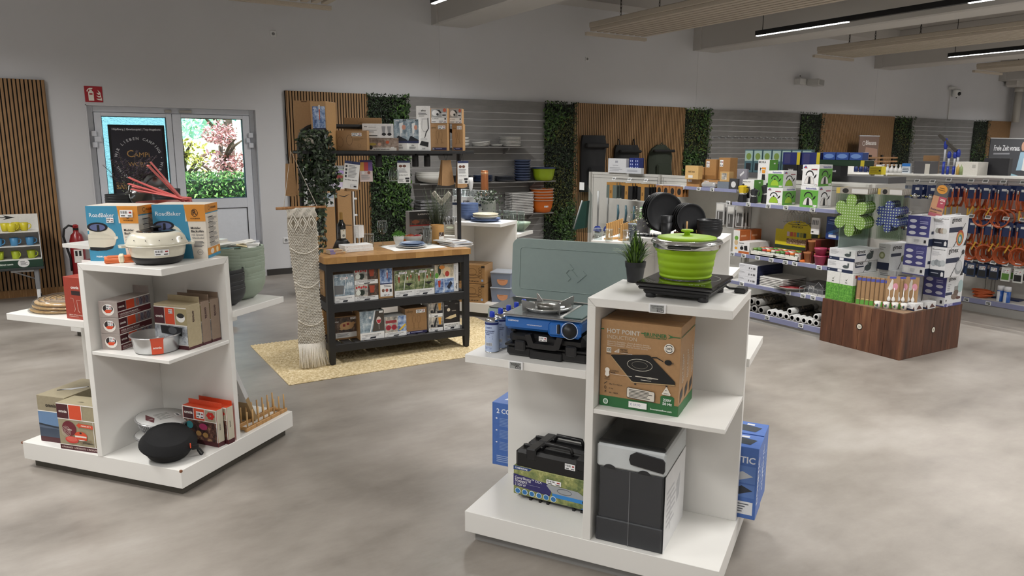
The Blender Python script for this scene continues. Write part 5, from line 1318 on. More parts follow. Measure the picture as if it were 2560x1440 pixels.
tb(.322,-.352,SZ,.225,.2,.25,'drinks_box','bright fruit and drinks photo box at the right of the upper table shelf',[('r',0,.52,.80,1,P_BRT),('r',0,0,.37,.52,P_BLU),('r',.39,0,.80,.52,P_BLU),('r',.82,0,1,1,'ededeb'),('r',0,.5,.8,.53,'ededeb'),('r',.37,0,.39,.52,'ededeb'),('e',.5,.75,.16,.16,'e0c8a0'),('e',.52,.66,.09,.1,'b23a30'),('e',.2,.8,.06,.18,'2c3c2a'),('e',.08,.62,.08,.1,'5c9a3a'),('e',.3,.9,.12,.07,'d88a3a'),('p',[(.12,.44),(.24,.44),(.22,.2),(.15,.2)],'b4402e'),('p',[(.5,.2),(.66,.4),(.74,.3),(.6,.1)],'222838'),('tv',.94,.1,.3,'silwy','222222',True),('tv',.9,.4,.9,'KUNSTSTOFF','8a8a8a')],R=[('tv',.5,.1,.6,'silwy','222222',True)])
for k,(x,y)in enumerate(((-.565,-.05),(-.50,.12))):
 carton('kraft_carton','plain kraft carton behind the photo boxes, seen past the %s table leg'%('left','rear left')[k],at('T',x,y,SZ),yaw('T'),(.2,.14,.24),'a07c50',{'L':[('l',.2,.2,.8,.6,4,'6a5434')],'F':[]})
S2 = .178
tb(-.55,-.25,S2,.205,.2,.20,'board_box','kraft box with wooden serving board photo on the lower table shelf',[('r',.04,.3,.97,.95,P_DRK),('e',.52,.58,.3,.17,'b48e62'),('p',[(.2,.46),(.8,.74),(.9,.66),(.3,.4)],'b48e62'),('r',.36,.55,.46,.66,'7a2420'),('r',.52,.6,.62,.7,'8a2a24'),('s',.68,.84,.95,.94),LOGO(.03,.76),('r',.04,.08,.97,.3,'dddcd8'),('l',.1,.12,.6,.26,3,'6a6a6a')],base='8f6c44')
tb(-.36,-.35,S2,.21,.2,.245,'wine_glass_box','snow and wine photo box of long stem glasses on the lower table shelf',[('r',0,.24,1,1,P_SEA),('p',[(.4,.25),(.62,1),(.65,1),(.44,.25)],'f0f0f0'),('p',[(.66,.98),(1,.98),(1,.26),(.5,.26)],'4a433c'),('e',.78,.64,.1,.13,'d9cfc8'),('p',[(.69,.66),(.88,.66),(.84,.54),(.73,.54)],'b3303a'),('r',.775,.32,.785,.54,'d8d8d8'),('e',.42,.76,.05,.05,'e8e8e8'),('r',.8,.9,.96,.97,'f0f0f0')]+strip('2er SUNSET KUNSTSTOFFGLÄSER SET'),L=[('r',0,0,1,1,'a07c50')])
tb(-.145,-.35,S2,.195,.16,.175,'sunglasses_box','low photo box with red sunglasses on the lower table shelf',[('r',0,.22,.6,1,P_TAB),('r',.61,.22,1,1,P_BLU),('o',.17,.46,.12,.13,.012,'b5263a'),('o',.43,.46,.12,.13,.012,'b5263a'),('e',.17,.46,.09,.1,'8c2434'),('e',.43,.46,.09,.1,'8c2434'),('r',.05,.68,.55,.82,'96343c'),('p',[(.64,.3),(.95,.6),(.98,.5),(.72,.26)],'d9b43a')]+strip('2x MAGNETS CRYSTAL GLASSES',0,.22))
tb(.045,-.34,S2,.20,.18,.225,'wine_glass_carton','kraft wine glass carton with line drawing on the lower table shelf',[('r',.0,.0,1,.1,'2a2850'),('t',.06,.025,.2,'2x','f0f0f0',True),('l',.25,.03,.92,.08,1,'a8a8c0'),LOGO(.06,.84,.3,'6d5230'),('s',.5,.80,.92,.93),('o',.4,.56,.08,.16,.0015,'6d5230'),('o',.62,.56,.08,.16,.0015,'6d5230'),('r',.39,.2,.4,.42,'6d5230'),('r',.61,.2,.62,.42,'6d5230'),('o',.39,.19,.1,.02,.001,'6d5230'),('o',.62,.19,.1,.02,.001,'6d5230')],base='96724a')
for k,nm in((0,'lower'),(1,'upper')):
 tb(.262,-.348,S2+.128*k,.13,.16,.126,'shot_glass_box','dark drink photo box on the lower table shelf, %s one of two'%nm,[('r',0,.24,1,1,P_TAB),('p',[(.3,.3),(.5,.95),(.6,.95),(.45,.3)],'1a1c20'),('r',.12,.3,.3,.5,'22242a'),('p',[(.68,.95),(.9,.95),(.86,.45),(.72,.45)],'d89a3a'),('r',.6,.24,1,.42,'26262c')]+strip('2x',0,.24))
tb(.402,-.352,S2,.155,.17,.25,'lamp_box','black box with open book lamp photo on the lower table shelf',[('r',0,.24,1,1,'211d1c'),('t',.06,.86,.24,'silwy','e8e8e8',True),('e',.3,.72,.1,.06,'e9dcc2'),('p',[(.08,.42),(.4,.5),(.75,.54),(.78,.44),(.4,.38)],'d9c49a'),('r',.7,.9,.92,.94,'5a5650'),('l',.5,.64,.85,.7,1,'8a8278')]+strip('MAGNET-LEUCHTE',0,.24)+[('t',.3,.09,.75,'Lampara','303034')])
for k in range(2):
 carton('side_carton','upright kraft carton at the table end, %s of the two seen past the left leg'%('front','rear')[k],at('T',-.578,-.02+.14*k,S2),yaw('T'),(.2,.12,.21),'a07c50',{'L':[('p',[(.3,.5),(.5,.7),(.6,.66),(.4,.46)],'4a3a24')]})
 # ---- boxes on the rack shelf
RZ = 1.743
rx = lambda px:-.573+(px-805)*.00356
def rb_(px0,px1,h,d,name,label,F,base='a9845a',ly=-.2,z=RZ,R=None,L=None,rz=-.36):
 w = rx(px1)-rx(px0)
 dy = w*sin(-rz)*.75+(.17 if ly>0 else 0)
 k = .267+.2*(rx(px0)+.53)/1.3
 return tb(rx(px0)+k*(dy+(ly+.2 if ly>0 else 0)),max(ly,-.2)+dy-(.17 if ly>0 else 0),z,w*.97,d,h,name,label,F,base,R,L,rz)
rb_(736,781,.40,.10,'flat_carton','tall plain kraft carton at the left end of the rack',[('r',.4,.97,.7,.99,'6a4c2c')],ly=.03)
rb_(783,822,.385,.17,'flute_carton','tall kraft carton with cocktail photo and info label on the rack',[('r',.12,.46,.95,.90,P_BLU)]+flute(.58,.60,1.2)+[LOGO(.16,.85,.24),('r',.12,.42,.95,.46,'22264a'),('r',.12,.10,.95,.42,'ecece9'),('l',.35,.33,.85,.40,3,'6a6a6a'),('e',.3,.25,.1,.04,'4a3a30'),('e',.56,.25,.1,.04,'7a4a40'),('s',.45,.12,.9,.2),('r',.12,.03,.8,.09,'ecece9')],base='b08a5c',ly=-.215,rz=-.75)
rb_(846,937,.275,.12,'tumbler_carton','kraft carton with a square drawing behind the rack tube',[('o',.45,.72,.1,.14,.002,'6d5230'),('e',.66,.74,.04,.06,'8a6a40'),LOGO(.84,.78,.13,'6d5230')],ly=.05)
rb_(839,912,.162,.14,'mug_box','low kraft carton with two mug drawings on the rack',[('o',.12,.42,.10,.26,.0016,'4a3826'),('o',.42,.52,.10,.26,.0016,'4a3826'),('s',.5,.72,.82,.88),('l',.55,.5,.9,.62,2,'8a6c46'),('o',.74,.25,.05,.1,.001,'6d5230')],base='a9845a',ly=-.21,rz=-.5)
wb = rb_(912,986,.105,.13,'glass_set_box','low wood-look photo box of tumblers on the rack',[('r',0,0,1,1,P_WOOD),('r',0,0,.93,.24,'e4e0da'),('e',.1,.24,.06,.16,'1b1b1e'),('t',.18,.06,.7,'2er POSH WINEGLASS','222226',True),('e',.38,.5,.06,.12,'d8b09a'),('e',.64,.66,.06,.12,'c8603c'),('p',[(.74,.3),(.86,.3),(.84,.1),(.76,.1)],'e8e6e2'),('e',.16,.5,.12,.1,'b4a04c')],base='8a776a',ly=-.205)
rb_(900,974,.115,.13,'tumbler_box','white printed tumbler box lying on the wood-look box',[LOGO(.06,.76,.1,'2a2a2a'),('l',.2,.72,.48,0.765,1,'2a2a2a'),('l',.14,.52,.48,0.565,1,'2a2a2a'),('l',.2,.36,.48,.46,1,'8a8a8a'),('r',.2,.12,.48,.18,'5a5a5a'),('p',[(.62,.82),(.75,.82),(.72,.3),(.65,.3)],'9a9ca0'),('p',[(.80,.82),(.93,.82),(.9,.3),(.83,.3)],'9a9ca0'),('e',.69,.25,.07,.1,'26262a'),('e',.87,.25,.07,.1,'26262a')],base='e6e6e6',ly=-.205,z=RZ+.105)
for k,(a_,b_,nm)in enumerate(((977,1009,'left'),(1010,1038,'right'))):
 rb_(a_,b_,.262,.14,'stem_glass_box','white upright box with champagne photo on the rack, %s of the two'%nm,[('r',0,.24,1,1,P_SEA),('p',[(.4,.86),(.7,.9),(.62,.56),(.46,.52)],'eceeee'),('e',.74,.74,.14,.08,'d59a84'),('r',.48,.42,.52,.55,'eceeee'),('p',[(0,.26),(.3,.48),(1,.34),(1,.26)],'20242c'),('t',.12,.93,.4,'silwy','f6f6f6',True),('t',.68,.94,.92,'4.0','222222',True),('r',0,.24,1,.31,'2a3158')]+[('t',.35,.16,.6,'silwy','222222',True),('l',.15,.06,.85,.13,2,'6a6a6a')],base='ecece9',ly=-.21)
rb_(1034,1068,.375,.14,'goblet_box','tall white box with a large wine glass drawing on the rack',[('t',.35,.88,.7,'silwy','222222',True),('l',.15,.80,.85,.85,2,'55555a'),('l',.2,.76,.8,.79,1,'9a9a9a'),('p',[(.4,.72),(.8,.72),(.84,.5),(.7,.42),(.5,.42),(.36,.5)],'c9cacb'),('p',[(.44,.7),(.76,.7),(.8,.5),(.7,.44),(.52,.44),(.4,.5)],'e9e9e8'),('p',[(.8,.73),(.86,.73),(.9,.5),(.72,.4),(.6,.28),(.56,.28),(.66,.42),(.84,.5)],'3a3a3c'),('e',.52,.26,.26,.028,'d5d6d6'),('p',[(.2,.13),(.34,.22),(.86,.19),(.82,.08)],'26272a'),('t',.4,.035,.6,'0,4 l','6a6a6a',True)],base='efefee',ly=-.215)
def wg_box(px0,px1,z,top,label,d):
 if top:F =[('r',.08,.38,.98,.98,'a5a6a6'),('e',.32,.68,.2,.2,'e9e9e9'),('p',[(.32,.9),(.56,.88),(.68,.7),(.6,.66),(.5,.8)],'2a2a2c'),('e',.44,.6,.07,.08,'2a2a2c'),('e',.85,.86,.1,.12,'c4644c'),('r',.68,.4,.98,.7,'d0d0d0'),('r',.72,.5,.92,.58,'2a2a2c'),('r',.08,.02,.98,.38,'e9e8e6'),('t',.12,.28,.5,'silwy MAGNET','222222',True),('s',.5,.04,.96,.2),('r',.84,.24,.93,.35,'4a4a4a'),('l',.12,.06,.45,.16,2,'7a7a7a')]
 else:F =[('r',.1,.02,.94,.12,'2a2850'),('t',.12,.045,.24,'2x','f0f0f0',True),('l',.3,.05,.9,.1,1,'8e8cb0'),LOGO(.08,.82,.28,'6d5230'),('s',.46,.79,.88,.92),('o',.42,.58,.08,.17,.0016,'6d5230'),('o',.62,.58,.08,.17,.0016,'6d5230'),('p',[(.41,.42),(.43,.42),(.42,.28),(.4,.28)],'6d5230'),('p',[(.64,.42),(.66,.42),(.7,.28),(.68,.28)],'6d5230'),('o',.38,.26,.1,.02,.001,'6d5230'),('o',.7,.28,.1,.02,.001,'6d5230')]
 return rb_(px0,px1,.128 if top else.232,d,'wine_glass_carton',label,F,'ab865c',-.215,z,R=[('r',.3,.0,.34,1,'c79f70')],rz=-.58)
wg_box(1069,1113,RZ,False,'kraft wine glass carton beside the tall white box on the rack',.14)
wg_box(1127,1155,RZ,False,'kraft wine glass carton at the right end of the rack',.14)
wg_box(1069,1113,RZ+.233,True,'kraft carton with bar tool photo label, stacked next to the tall white box',.13)
wg_box(1118,1152,RZ+.233,True,'kraft carton with bar tool photo label, stacked at the right rack end',.13)
# trailing plant on the left end of the rack
r = root('trailing_plant','dark green trailing plant hanging from the left rack end','plant',at('T',-.62,-.16,0),yaw('T'))
b = MB(); b.lathe([(0,1.743),(.06,1.743),(.075,1.80),(.082,1.86),(.078,1.86),(.07,1.84),(0,1.83)],mat('cfc8ba',.6),20); b.part('pot',r)
rt = random.Random(14); lv = MB(); sm = MB()
LM1 = mat('25331f',.5,kind='leaf',dark='121b11',light='4a5e3c'); LM2 = mat('8f9a80',.5)
for i in range(44):
 an = rt.uniform(0,6.28); L = rt.uniform(.15,.62)if i>5 else rt.uniform(.6,.95)
 cx,cy = cos(an)*rt.uniform(.05,.12),sin(an)*rt.uniform(.04,.09)-.02
 if i<=5:cx,cy = rt.uniform(-.03,.05),rt.uniform(-.10,-.05)
 pts =[Vector((cx*.3,cy*.3,1.85)),Vector((cx*.8,cy*.9,1.88))]
 z = 1.84; x,y = cx,cy
 while z>1.84-L:
  pts.append(Vector((x,y,z))); z-=.05; x+=rt.uniform(-.012,.012); y+=rt.uniform(-.008,.006)
 sm.tube([tuple(p)for p in pts],.0018,mat('3a4630',.7),4)
 for p in pts[1:]:
  for _ in range(5):
   c = p+Vector((rt.uniform(-.03,.03),rt.uniform(-.03,.02),rt.uniform(-.02,.02)))
   t = Vector((rt.uniform(-.6,.6),rt.uniform(-1,-.2),rt.uniform(-.1,.8))).normalized(); u = Matrix.Rotation(rt.uniform(0,6.28),3,t)@t.orthogonal().normalized(); v = t.cross(u); s = rt.uniform(.014,.028)
   lv.add([tuple(c-u*s),tuple(c-v*s*.5),tuple(c+u*s),tuple(c+v*s*.5)],[(0,1,2,3)],LM1)
sm.part('stems',r); lv.part('leaves',r,kind='stuff')
# hanging cards, bags, cups and a glass under the rack
def hang_card(px,z1,w,h,label,items,base='e2e2e0',y=-.19,dx=0,rz=0.0,swing=0.0,cat='card'):
 x = rx(px)
 r = root('hanging_card',label,cat,at('T',x,y,z1),rot=(0,swing,yaw('T',rz)))
 b = MB(); b.box(0,-.001,-h,w,.0015,0,mat(base,.5)); b.part('card',r)
 a = MB(); art(a,lambda u,v,o:(u,-.001-o,v-h),w,h,items); a.part('print',r)
 hk = MB(); hk.tube([(w/2,0,-.012),(w/2,-.004,.01),(w/2,.0,1.716-z1)],.002,BLK,5); hk.part('hook',r)
 return r
INFO =[('r',0,.9,1,1,'24305a'),('e',.25,.75,.14,.06,'6a4436'),('e',.55,.75,.14,.06,'6a4436'),('l',.1,.45,.9,.65,4,'8f8f92'),('t',.1,.34,.8,'2er-Gläser silwy 4.0','5a5a5c',True),('r',.6,.16,.92,.24,'1d1d20'),('r',.66,.04,.9,.13,'3a3a3c'),('l',.08,.04,.5,.2,3,'9a9a9a')]
hang_card(857,1.665,.135,.225,'white info card with blue header hanging left of the colourful card',[('r',0,.9,1,1,'24305a')]+[('r',.08,.76-.12*i,.2,.84-.12*i,'3a3a3c')for i in range(4)]+[('l',.28,.4,.92,.86,9,'8f8f92'),('t',.1,.3,.9,'2er-Gläser silwy 4.0','5a5a5c',True),('r',.5,.05,.9,.18,'d0d0d0'),('r',.7,.07,.88,.12,'2a2a2c')],rz=.1,swing=.13)
hang_card(897,1.665,.11,.18,'card with red and yellow colour fade hanging above the oak table',[('r',0,.5,.33,1,'d8a04a'),('r',.33,.5,.66,1,'c04a4a'),('r',.66,.5,1,1,'7a5a9a'),('r',0,.9,1,1,'3a2c5a'),('e',.25,.42,.12,.07,'e6e6e6'),('e',.7,.42,.12,.07,'9a5a4a'),('l',.1,.1,.9,.32,5,'9a9a9a')],base='d9c9c6',y=-.13)
hang_card(986,1.66,.115,.19,'white info card hanging beside the upside-down wine glass',INFO,y=-.17)
hang_card(1138,1.655,.105,.20,'white info card hanging in front of the right rack tube',INFO,y=-.22)
def kraft_bag(px,z1,w,h,label,n=3,y=-.16):
 r = root('kraft_sleeves',label,'paper bags',at('T',rx(px),y,z1),yaw('T'))
 for i in range(n):
  b = MB(); b.M = Matrix.Translation((w/2,.012*i,0))@Matrix.Rotation(.06*(i-1),4,'Y')
  b.prism([(-w*.32,0),(w*.32,0),(w*.5,-h*.95),(w*.1,-h),(-w*.5,-h*.97)],-.004,.003,mat('a8835a',.7,kind='card'),axis='y'); b.part('sleeve',r)
 b = MB(); b.tube([(w/2,.01,-.01),(w/2-.02,.01,1.716-z1)],.0015,BLK,5); b.tube([(w/2,.01,-.01),(w/2+.02,.01,1.716-z1)],.0015,BLK,5); b.part('hook',r)
 return r
kraft_bag(1098,1.66,.125,.225,'bundle of kraft paper sleeves hanging near the right rack tube')
kraft_bag(1146,1.645,.10,.235,'kraft paper sleeves hanging behind the right info card',2,-.12)
kraft_bag(861,1.63,.12,.225,'kraft paper sleeves hanging behind the left info card',2,-.11)
kraft_bag(722,1.64,.085,.26,'kraft paper sleeves hanging at the outer left rack end',2,-.15)
for px,nm in((937,'nearest the upside-down wine glass'),(1030,'middle one of three under the rack'),(1061,'nearest the right rack tube')):
 b = MB(); b.lathe([(0,1.605),(.026,1.605),(.0285,1.61),(.0285,1.672),(.027,1.675),(.0285,1.68),(.027,1.716),(0,1.718)],mat('19191a',.55),22)
 b.thing('black_tumbler','black magnetic tumbler hanging upside down, '+nm,'cup',at('T',rx(px)+.028,-.12,0))
GL = mat('f2f5f5',.02,kind='clear',ior=1.6)
def wineglass(name,label,loc,sc=1.0,flip=False,prof=None,group=None):
 r = root(name,label,'glass',loc,rot=(pi if flip else 0,0,0))
 b = MB(); pr = prof or[(.036,.0),(.037,.002),(.02,.006),(.005,.012),(.004,.085),(.012,.095),(.034,.115),(.042,.15),(.036,.2),(.0345,.2),(.040,.15),(.032,.118),(.010,.099),(0,.097)]
 b.lathe([(a_*sc,z_*sc)for a_,z_ in pr],GL,24); b.part('glass_body',r)
 b = MB(); top = pr[8]if len(pr)>9 else pr[-1]
 b.tube([(top[0]*sc*cos(2*pi*i/24),top[0]*sc*sin(2*pi*i/24),top[1]*sc)for i in range(24)],.0009,mat('dfe3e4',.1,.3),4,closed=True)
 for j in range(10):
  a_ = 2*pi*j/10; b.tube([(.037*sc*cos(a_),.037*sc*sin(a_),.125*sc),(.0405*sc*cos(a_),.0405*sc*sin(a_),.155*sc),(.037*sc*cos(a_),.037*sc*sin(a_),.192*sc)],.0006,mat('dfe3e4',.1,.3),3)
 b.part('rim_and_facets',r)
 return r
wineglass('wine_glass','clear wine glass hanging upside down under the rack',at('T',rx(979),-.15,1.714),1.12,True)
# ---- on the oak top
TZ = .9005
r = root('wine_bottle','dark red wine bottle with cream label in a black collar','bottle',at('T',-.36,.08,TZ+.012),yaw('T'))
b = MB(); b.lathe([(0,0),(.034,0),(.037,.004),(.037,.175),(.034,.2),(.018,.23),(.0145,.25),(.0145,.29)],mat('10120f',.08,coat=.5),28); b.part('bottle_glass',r)
b = MB(); b.lathe([(.0152,.235),(.0158,.24),(.0155,.295),(.0165,.3),(.0165,.308),(0,.309)],mat('b08a4c',.4,.3),20); b.part('capsule',r,'gold neck capsule')
a = MB(); art(a,lambda u,v,o:((.0372+o)*sin(u/.037-.5),-(.0372+o)*cos(u/.037-.5),.085+v),.05,.075,[('r',0,0,1,1,'e6e0d0'),('l',.15,.62,.85,0.665,1,'3a3a36'),('o',.5,.3,.22,.17,.002,'4a4a44'),('e',.5,.3,.16,.12,'5a5a52'),('e',.5,.86,.14,.06,'9a8a5a')],True); a.part('label',r)
r = root('bottle_collar','black leather-look collar stand around the wine bottle','stand',at('T',-.36,.08,TZ),yaw('T'))
b = MB(); b.lathe([(.075,0),(.045,.075),(.0415,.082),(.039,.08),(.042,.07),(.072,0)],mat('161617',.5),28,sx=1.15); b.part('collar',r)
b = MB(); b.M = Matrix.Translation((.05,-.035,.058)); b.lathe([(0,-.006),(.01,-.004),(.012,0),(.01,.004),(0,.006)],mat('2a2a2c',.3),12); b.part('snap_button',r)
for i,(w_,lab)in enumerate(((0,'small card pack, lower of two at the table corner'),(1,'small card pack, upper of two at the table corner'))):
 carton('card_pack',lab,at('T',-.545,-.215+.012*i,TZ+.0165*i),yaw('T',.14),(.145-.03*i,.09,.016),'c9b8a0',{'F':[('r',0,0,.3,1,'8a80b0'),('r',.3,.2,.9,.8,'d9a86a'),('l',.35,.3,.95,.8,2,'5a5a6a')],'T':[('r',.02,.05,.4,.95,'a58fb4'),('r',.45,.1,.95,.9,'d2b27a'),('l',.5,.3,.9,.8,4,'6a5a4a')]})
for i,lab in enumerate(('flat white carton, lower of two on the oak top','flat white carton, upper of two on the oak top')):
 carton('white_flat_box',lab,at('T',-.405-.004*i,-.165+.006*i,TZ+.0285*i),yaw('T',.10),(.255,.13,.028),'e9e9e8',{'F':[('e',.09,.5,.012,.1,'3a3a3a'),('l',.6,.4,.66,0.445,1,'5a5a5a')]})
r = root('paper_goblet','goblet wrapped in white paper on the oak top','goblet',at('T',-.225,.02,TZ),0)
b = MB(); b.lathe([(.035,0),(.036,.002),(.012,.006),(.005,.012),(.005,.085),(.014,.097)],mat('e2e4e4',.12),20); b.part('stem',r)
b = MB(); b.lathe([(.012,.096),(.038,.1),(.043,.103),(.046,.15),(.043,.205),(.041,.206),(.04,.2),(.03,.15),(0,.14)],mat('eaeae8',.6,kind='foil'),10,smooth=False); b.part('paper_wrap',r)
def tumbler(label,loc,R,H,taper=.8,name='tumbler',facets=True):
 r = root(name,label,'glass',loc)
 b = MB(); b.lathe([(0,0),(R*taper,0),(R*taper+.001,.003),(R,H),(R-.002,H),(R*taper-.002,.01),(0,.009)],GL,22); b.part('glass_body',r)
 b = MB(); DGL = mat('d3dadb',.1,.3)
 b.tube([(R*cos(2*pi*i/22),R*sin(2*pi*i/22),H)for i in range(22)],.001,DGL,4,closed=True)
 b.tube([(R*taper*cos(2*pi*i/22),R*taper*sin(2*pi*i/22),.003)for i in range(22)],.0014,DGL,4,closed=True)
 if facets:
  for j in range(14):
   a_ = 2*pi*j/14
   q = lambda t,da:((R*taper+(R-R*taper)*t+.0004)*cos(a_+da),(R*taper+(R-R*taper)*t+.0004)*sin(a_+da),H*t)
   b.tube([q(.05,0),q(.3,.16),q(.55,-.05),q(.85,.12)],.0008,DGL,3)
 b.part('cut_pattern',r)
 return r
tumbler('faceted clear tumbler between the paper goblet and the tall wine glass',at('T',-.125,.06,TZ),.047,.12)
wineglass('wine_glass','tall clear faceted wine glass behind the place setting',at('T',.02,.11,TZ),1.12)
r = root('small_plant','small bright green plant in a white pot behind the plates','plant',at('T',.16,.08,TZ),0)
b = MB(); b.lathe([(0,0),(.032,0),(.035,.004),(.028,.012),(.045,.05),(.048,.09),(.046,.09),(.042,.08),(0,.078)],mat('dcdad3',.5),24); b.part('pot',r)
rp = random.Random(3); g = MB(); gm = mat('5f9a3a',.5,kind='leaf',dark='3a6a22',light='86c055')
for i in range(420):
 an,rad = rp.uniform(0,6.28),.058*sqrt(rp.random()); c = Vector((cos(an)*rad,sin(an)*rad,.085+.045*(1-(rad/.06)**2)*rp.random())); s = rp.uniform(.006,.012)
 d = Vector((cos(an)*rad*8,sin(an)*rad*8,1)).normalized(); u = d.orthogonal().normalized(); u = Matrix.Rotation(rp.uniform(0,6.28),3,d)@u
 g.add([tuple(c-u*s*.3),tuple(c+u*s*.3),tuple(c+d*s*1.6)],[(0,1,2)],gm)
g.part('leaves',r,kind='stuff')
r = root('fruit_bowl','pale grey bowl of fruit behind the place setting','bowl',at('T',.315,.16,TZ),0)
b = MB(); b.lathe([(0,0),(.055,0),(.06,.004),(.095,.035),(.105,.075),(.102,.076),(.09,.036),(.055,.01),(0,.009)],mat('bfbcb6',.45),32); b.part('bowl_body',r)
FRU =[('orange','orange fruit at the front of the grey bowl','d97a32',-.055,-.03,.045),('peach','red and yellow peach in the middle of the grey bowl','c4573c',-.01,.0,.055),('apple','red apple at the right of the grey bowl','b0323a',.055,-.015,.05),('apple','dark red apple behind the peach','8f2c34',.02,.045,.045),('orange','orange fruit behind on the left of the bowl','d0722e',-.045,.04,.042)]
for nm,lab,cc,dx,dy,dz in FRU:
 x,y,z = at('T',.315+dx,.16+dy,TZ+dz)
 o = root(nm,lab,'fruit',(x,y,z)); b = MB(); b.lathe([(0,-.032),(.018,-.03),(.033,-.015),(.037,.003),(.031,.022),(.014,.031),(.004,.029),(0,.027)],mat(cc,.45),18); b.part('flesh',o); b = MB(); b.tube([(0,0,.027),(.003,0,.038)],.0015,mat('4a3a20',.8),4); b.part('stem',o)
tumbler('tall clear ribbed tumbler in front of the fruit bowl',at('T',.40,-.02,TZ),.04,.165,.86,'tall_tumbler')
b = MB(); b.box(0,0,0,.5,.33,.0025,mat('e3e2de',.7))
b.thing('placemat','white placemat under the plates on the oak top','placemat',at('T',-.01,-.275,TZ),yaw('T',.04))
for k,(R_,z,cc,lab)in enumerate(((.135,.0,'dcdad4','white plate lying under the blue plates on the placemat'),(.118,.014,'8d9fb8','grey-blue plate under the darker one on the placemat'),(.105,.026,'5e7392','dark blue plate on top of the place setting'))):
 o = bpy.data.objects.new('plate',plate_mesh(R_,.016,cc,.4)); COL.objects.link(o); o.location = at('T',.215,-.11,TZ+.003+z); tag(o,lab,'plate')
b = MB(); b.box(0,0,0,.15,.07,.003,mat('efefec',.8),.001); b.thing('napkin','folded white napkin at the left edge of the placemat','napkin',at('T',.02,.03,TZ),yaw('T',.2))
r = root('kraft_tin','tall kraft paper tin with glossy label on the oak top','tin',at('T',.53,.06,TZ),yaw('T',-.2))
b = MB(); b.lathe([(0,0),(.062,0),(.063,.002),(.063,.17),(.061,.172),(.058,.172),(.058,.165),(0,.164)],mat('ab8046',.6,kind='card'),32); b.part('tin_body',r)
a = MB(); art(a,lambda u,v,o:((.0632+o)*sin(u/.063+.02),-(.0632+o)*cos(u/.063+.02),.004+v),.062,.13,[('r',0,.0,1,.5,'dededc'),('r',.0,.52,1,.8,P_DRK),('l',.1,.3,.8,.46,2,'4a4a4c'),('r',.1,.12,.7,.26,'cfc79a'),('l',.1,.03,.9,.09,1,'6a6a6a'),('p',[(.1,.6),(.4,.76),(.5,.74),(.3,.56)],'e6e6e6')],True); a.part('label',r)
for k in range(5):
 r = root('magazine','magazine in the loose stack by the right rack tube, %s'%('lowest','second from below','middle','second from top','topmost')[k],'magazine',at('T',.535+.008*(k%3),-.30+.012*k,TZ+.0085*k),rot=(.0,.0,yaw('T',.12-.09*k*(1 if k%2 else-.6))))
 b = MB(); b.box(0,0,0,.19,.26,.008,mat('dedcd8',.6),.002); b.part('pages',r)
 a = MB(); art(a,lambda u,v,o:(u,v,.008+o),.19,.26,[('r',.0,.0,1,1,('c9cbd0','b9bcc4','d8d4cc','9aa0aa','d9d9d7')[k]),('r',.1,.5,.7,.9,P_TAB),('e',.6,.3,.2,.15,'5a4a40'),('l',.1,.1,.5,.4,6,'5a5a60')]); a.part('cover',r)
r = root('lavender_basket','grey lavender bush in a wicker pot behind the kraft tin','plant',at('T',.60,.22,TZ),0)
b = MB(); WK = mat('b08d5a',.8,kind='card')
for i in range(9):
 R_ = .042+.0012*i; b.tube([(R_*cos(2*pi*j/20),R_*sin(2*pi*j/20),.006+.0125*i+.002*(j%2))for j in range(20)],.0055,WK,5,closed=True)
b.lathe([(0,.0),(.04,0),(.048,.11)],mat('6a5230',.9),16); b.part('wicker_pot',r)
rl = random.Random(31); st = MB(); fw = MB()
for i in range(120):
 an = rl.uniform(0,6.28); sp = rl.uniform(.01,.15); hh = rl.uniform(.16,.40)
 p0 =(cos(an)*.02,sin(an)*.02,.1); p1 =(cos(an)*sp*.6,sin(an)*sp*.6,.1+hh*.5); p2 =(cos(an)*sp,sin(an)*sp,.1+hh)
 st.tube([p0,p1,p2],.0014,mat('5d6650',.8),3)
 for k in range(9):
  t = .3+.7*k/9; q = Vector(p0)*(1-t)**2+Vector(p1)*2*t*(1-t)+Vector(p2)*t*t; s = rl.uniform(.004,.009)
  fw.add([tuple(q+Vector((-s,0,0))),tuple(q+Vector((0,-s,s))),tuple(q+Vector((s,0,s))),tuple(q+Vector((0,s,0)))],[(0,1,2,3)],mat('6b6672',.8)if t>.72 else mat('667059',.8))
st.part('stems',r); fw.part('flower_spikes',r,kind='stuff')
tb(.33,.24,TZ,.20,.1,.285,'griddle_box','black, red and grey griddle box at the back of the oak top',[('r',0,.68,1,1,'24211f'),('t',.42,.88,1.0,'BLACKSTONE','d0cac2',True),('r',0,.56,1,.74,P_DRK),('e',.3,.66,.2,.06,'8a4a2c'),('r',0,.52,1,.56,'a02a24'),('r',0,0,1,.52,'8f8a86'),('t',.3,.38,.6,'Inspired','2a2422',True),('o',.55,.18,.12,.12,.006,'1d1b1a'),('e',.3,.2,.1,.06,'1d1b1a')],base='8f8a86')
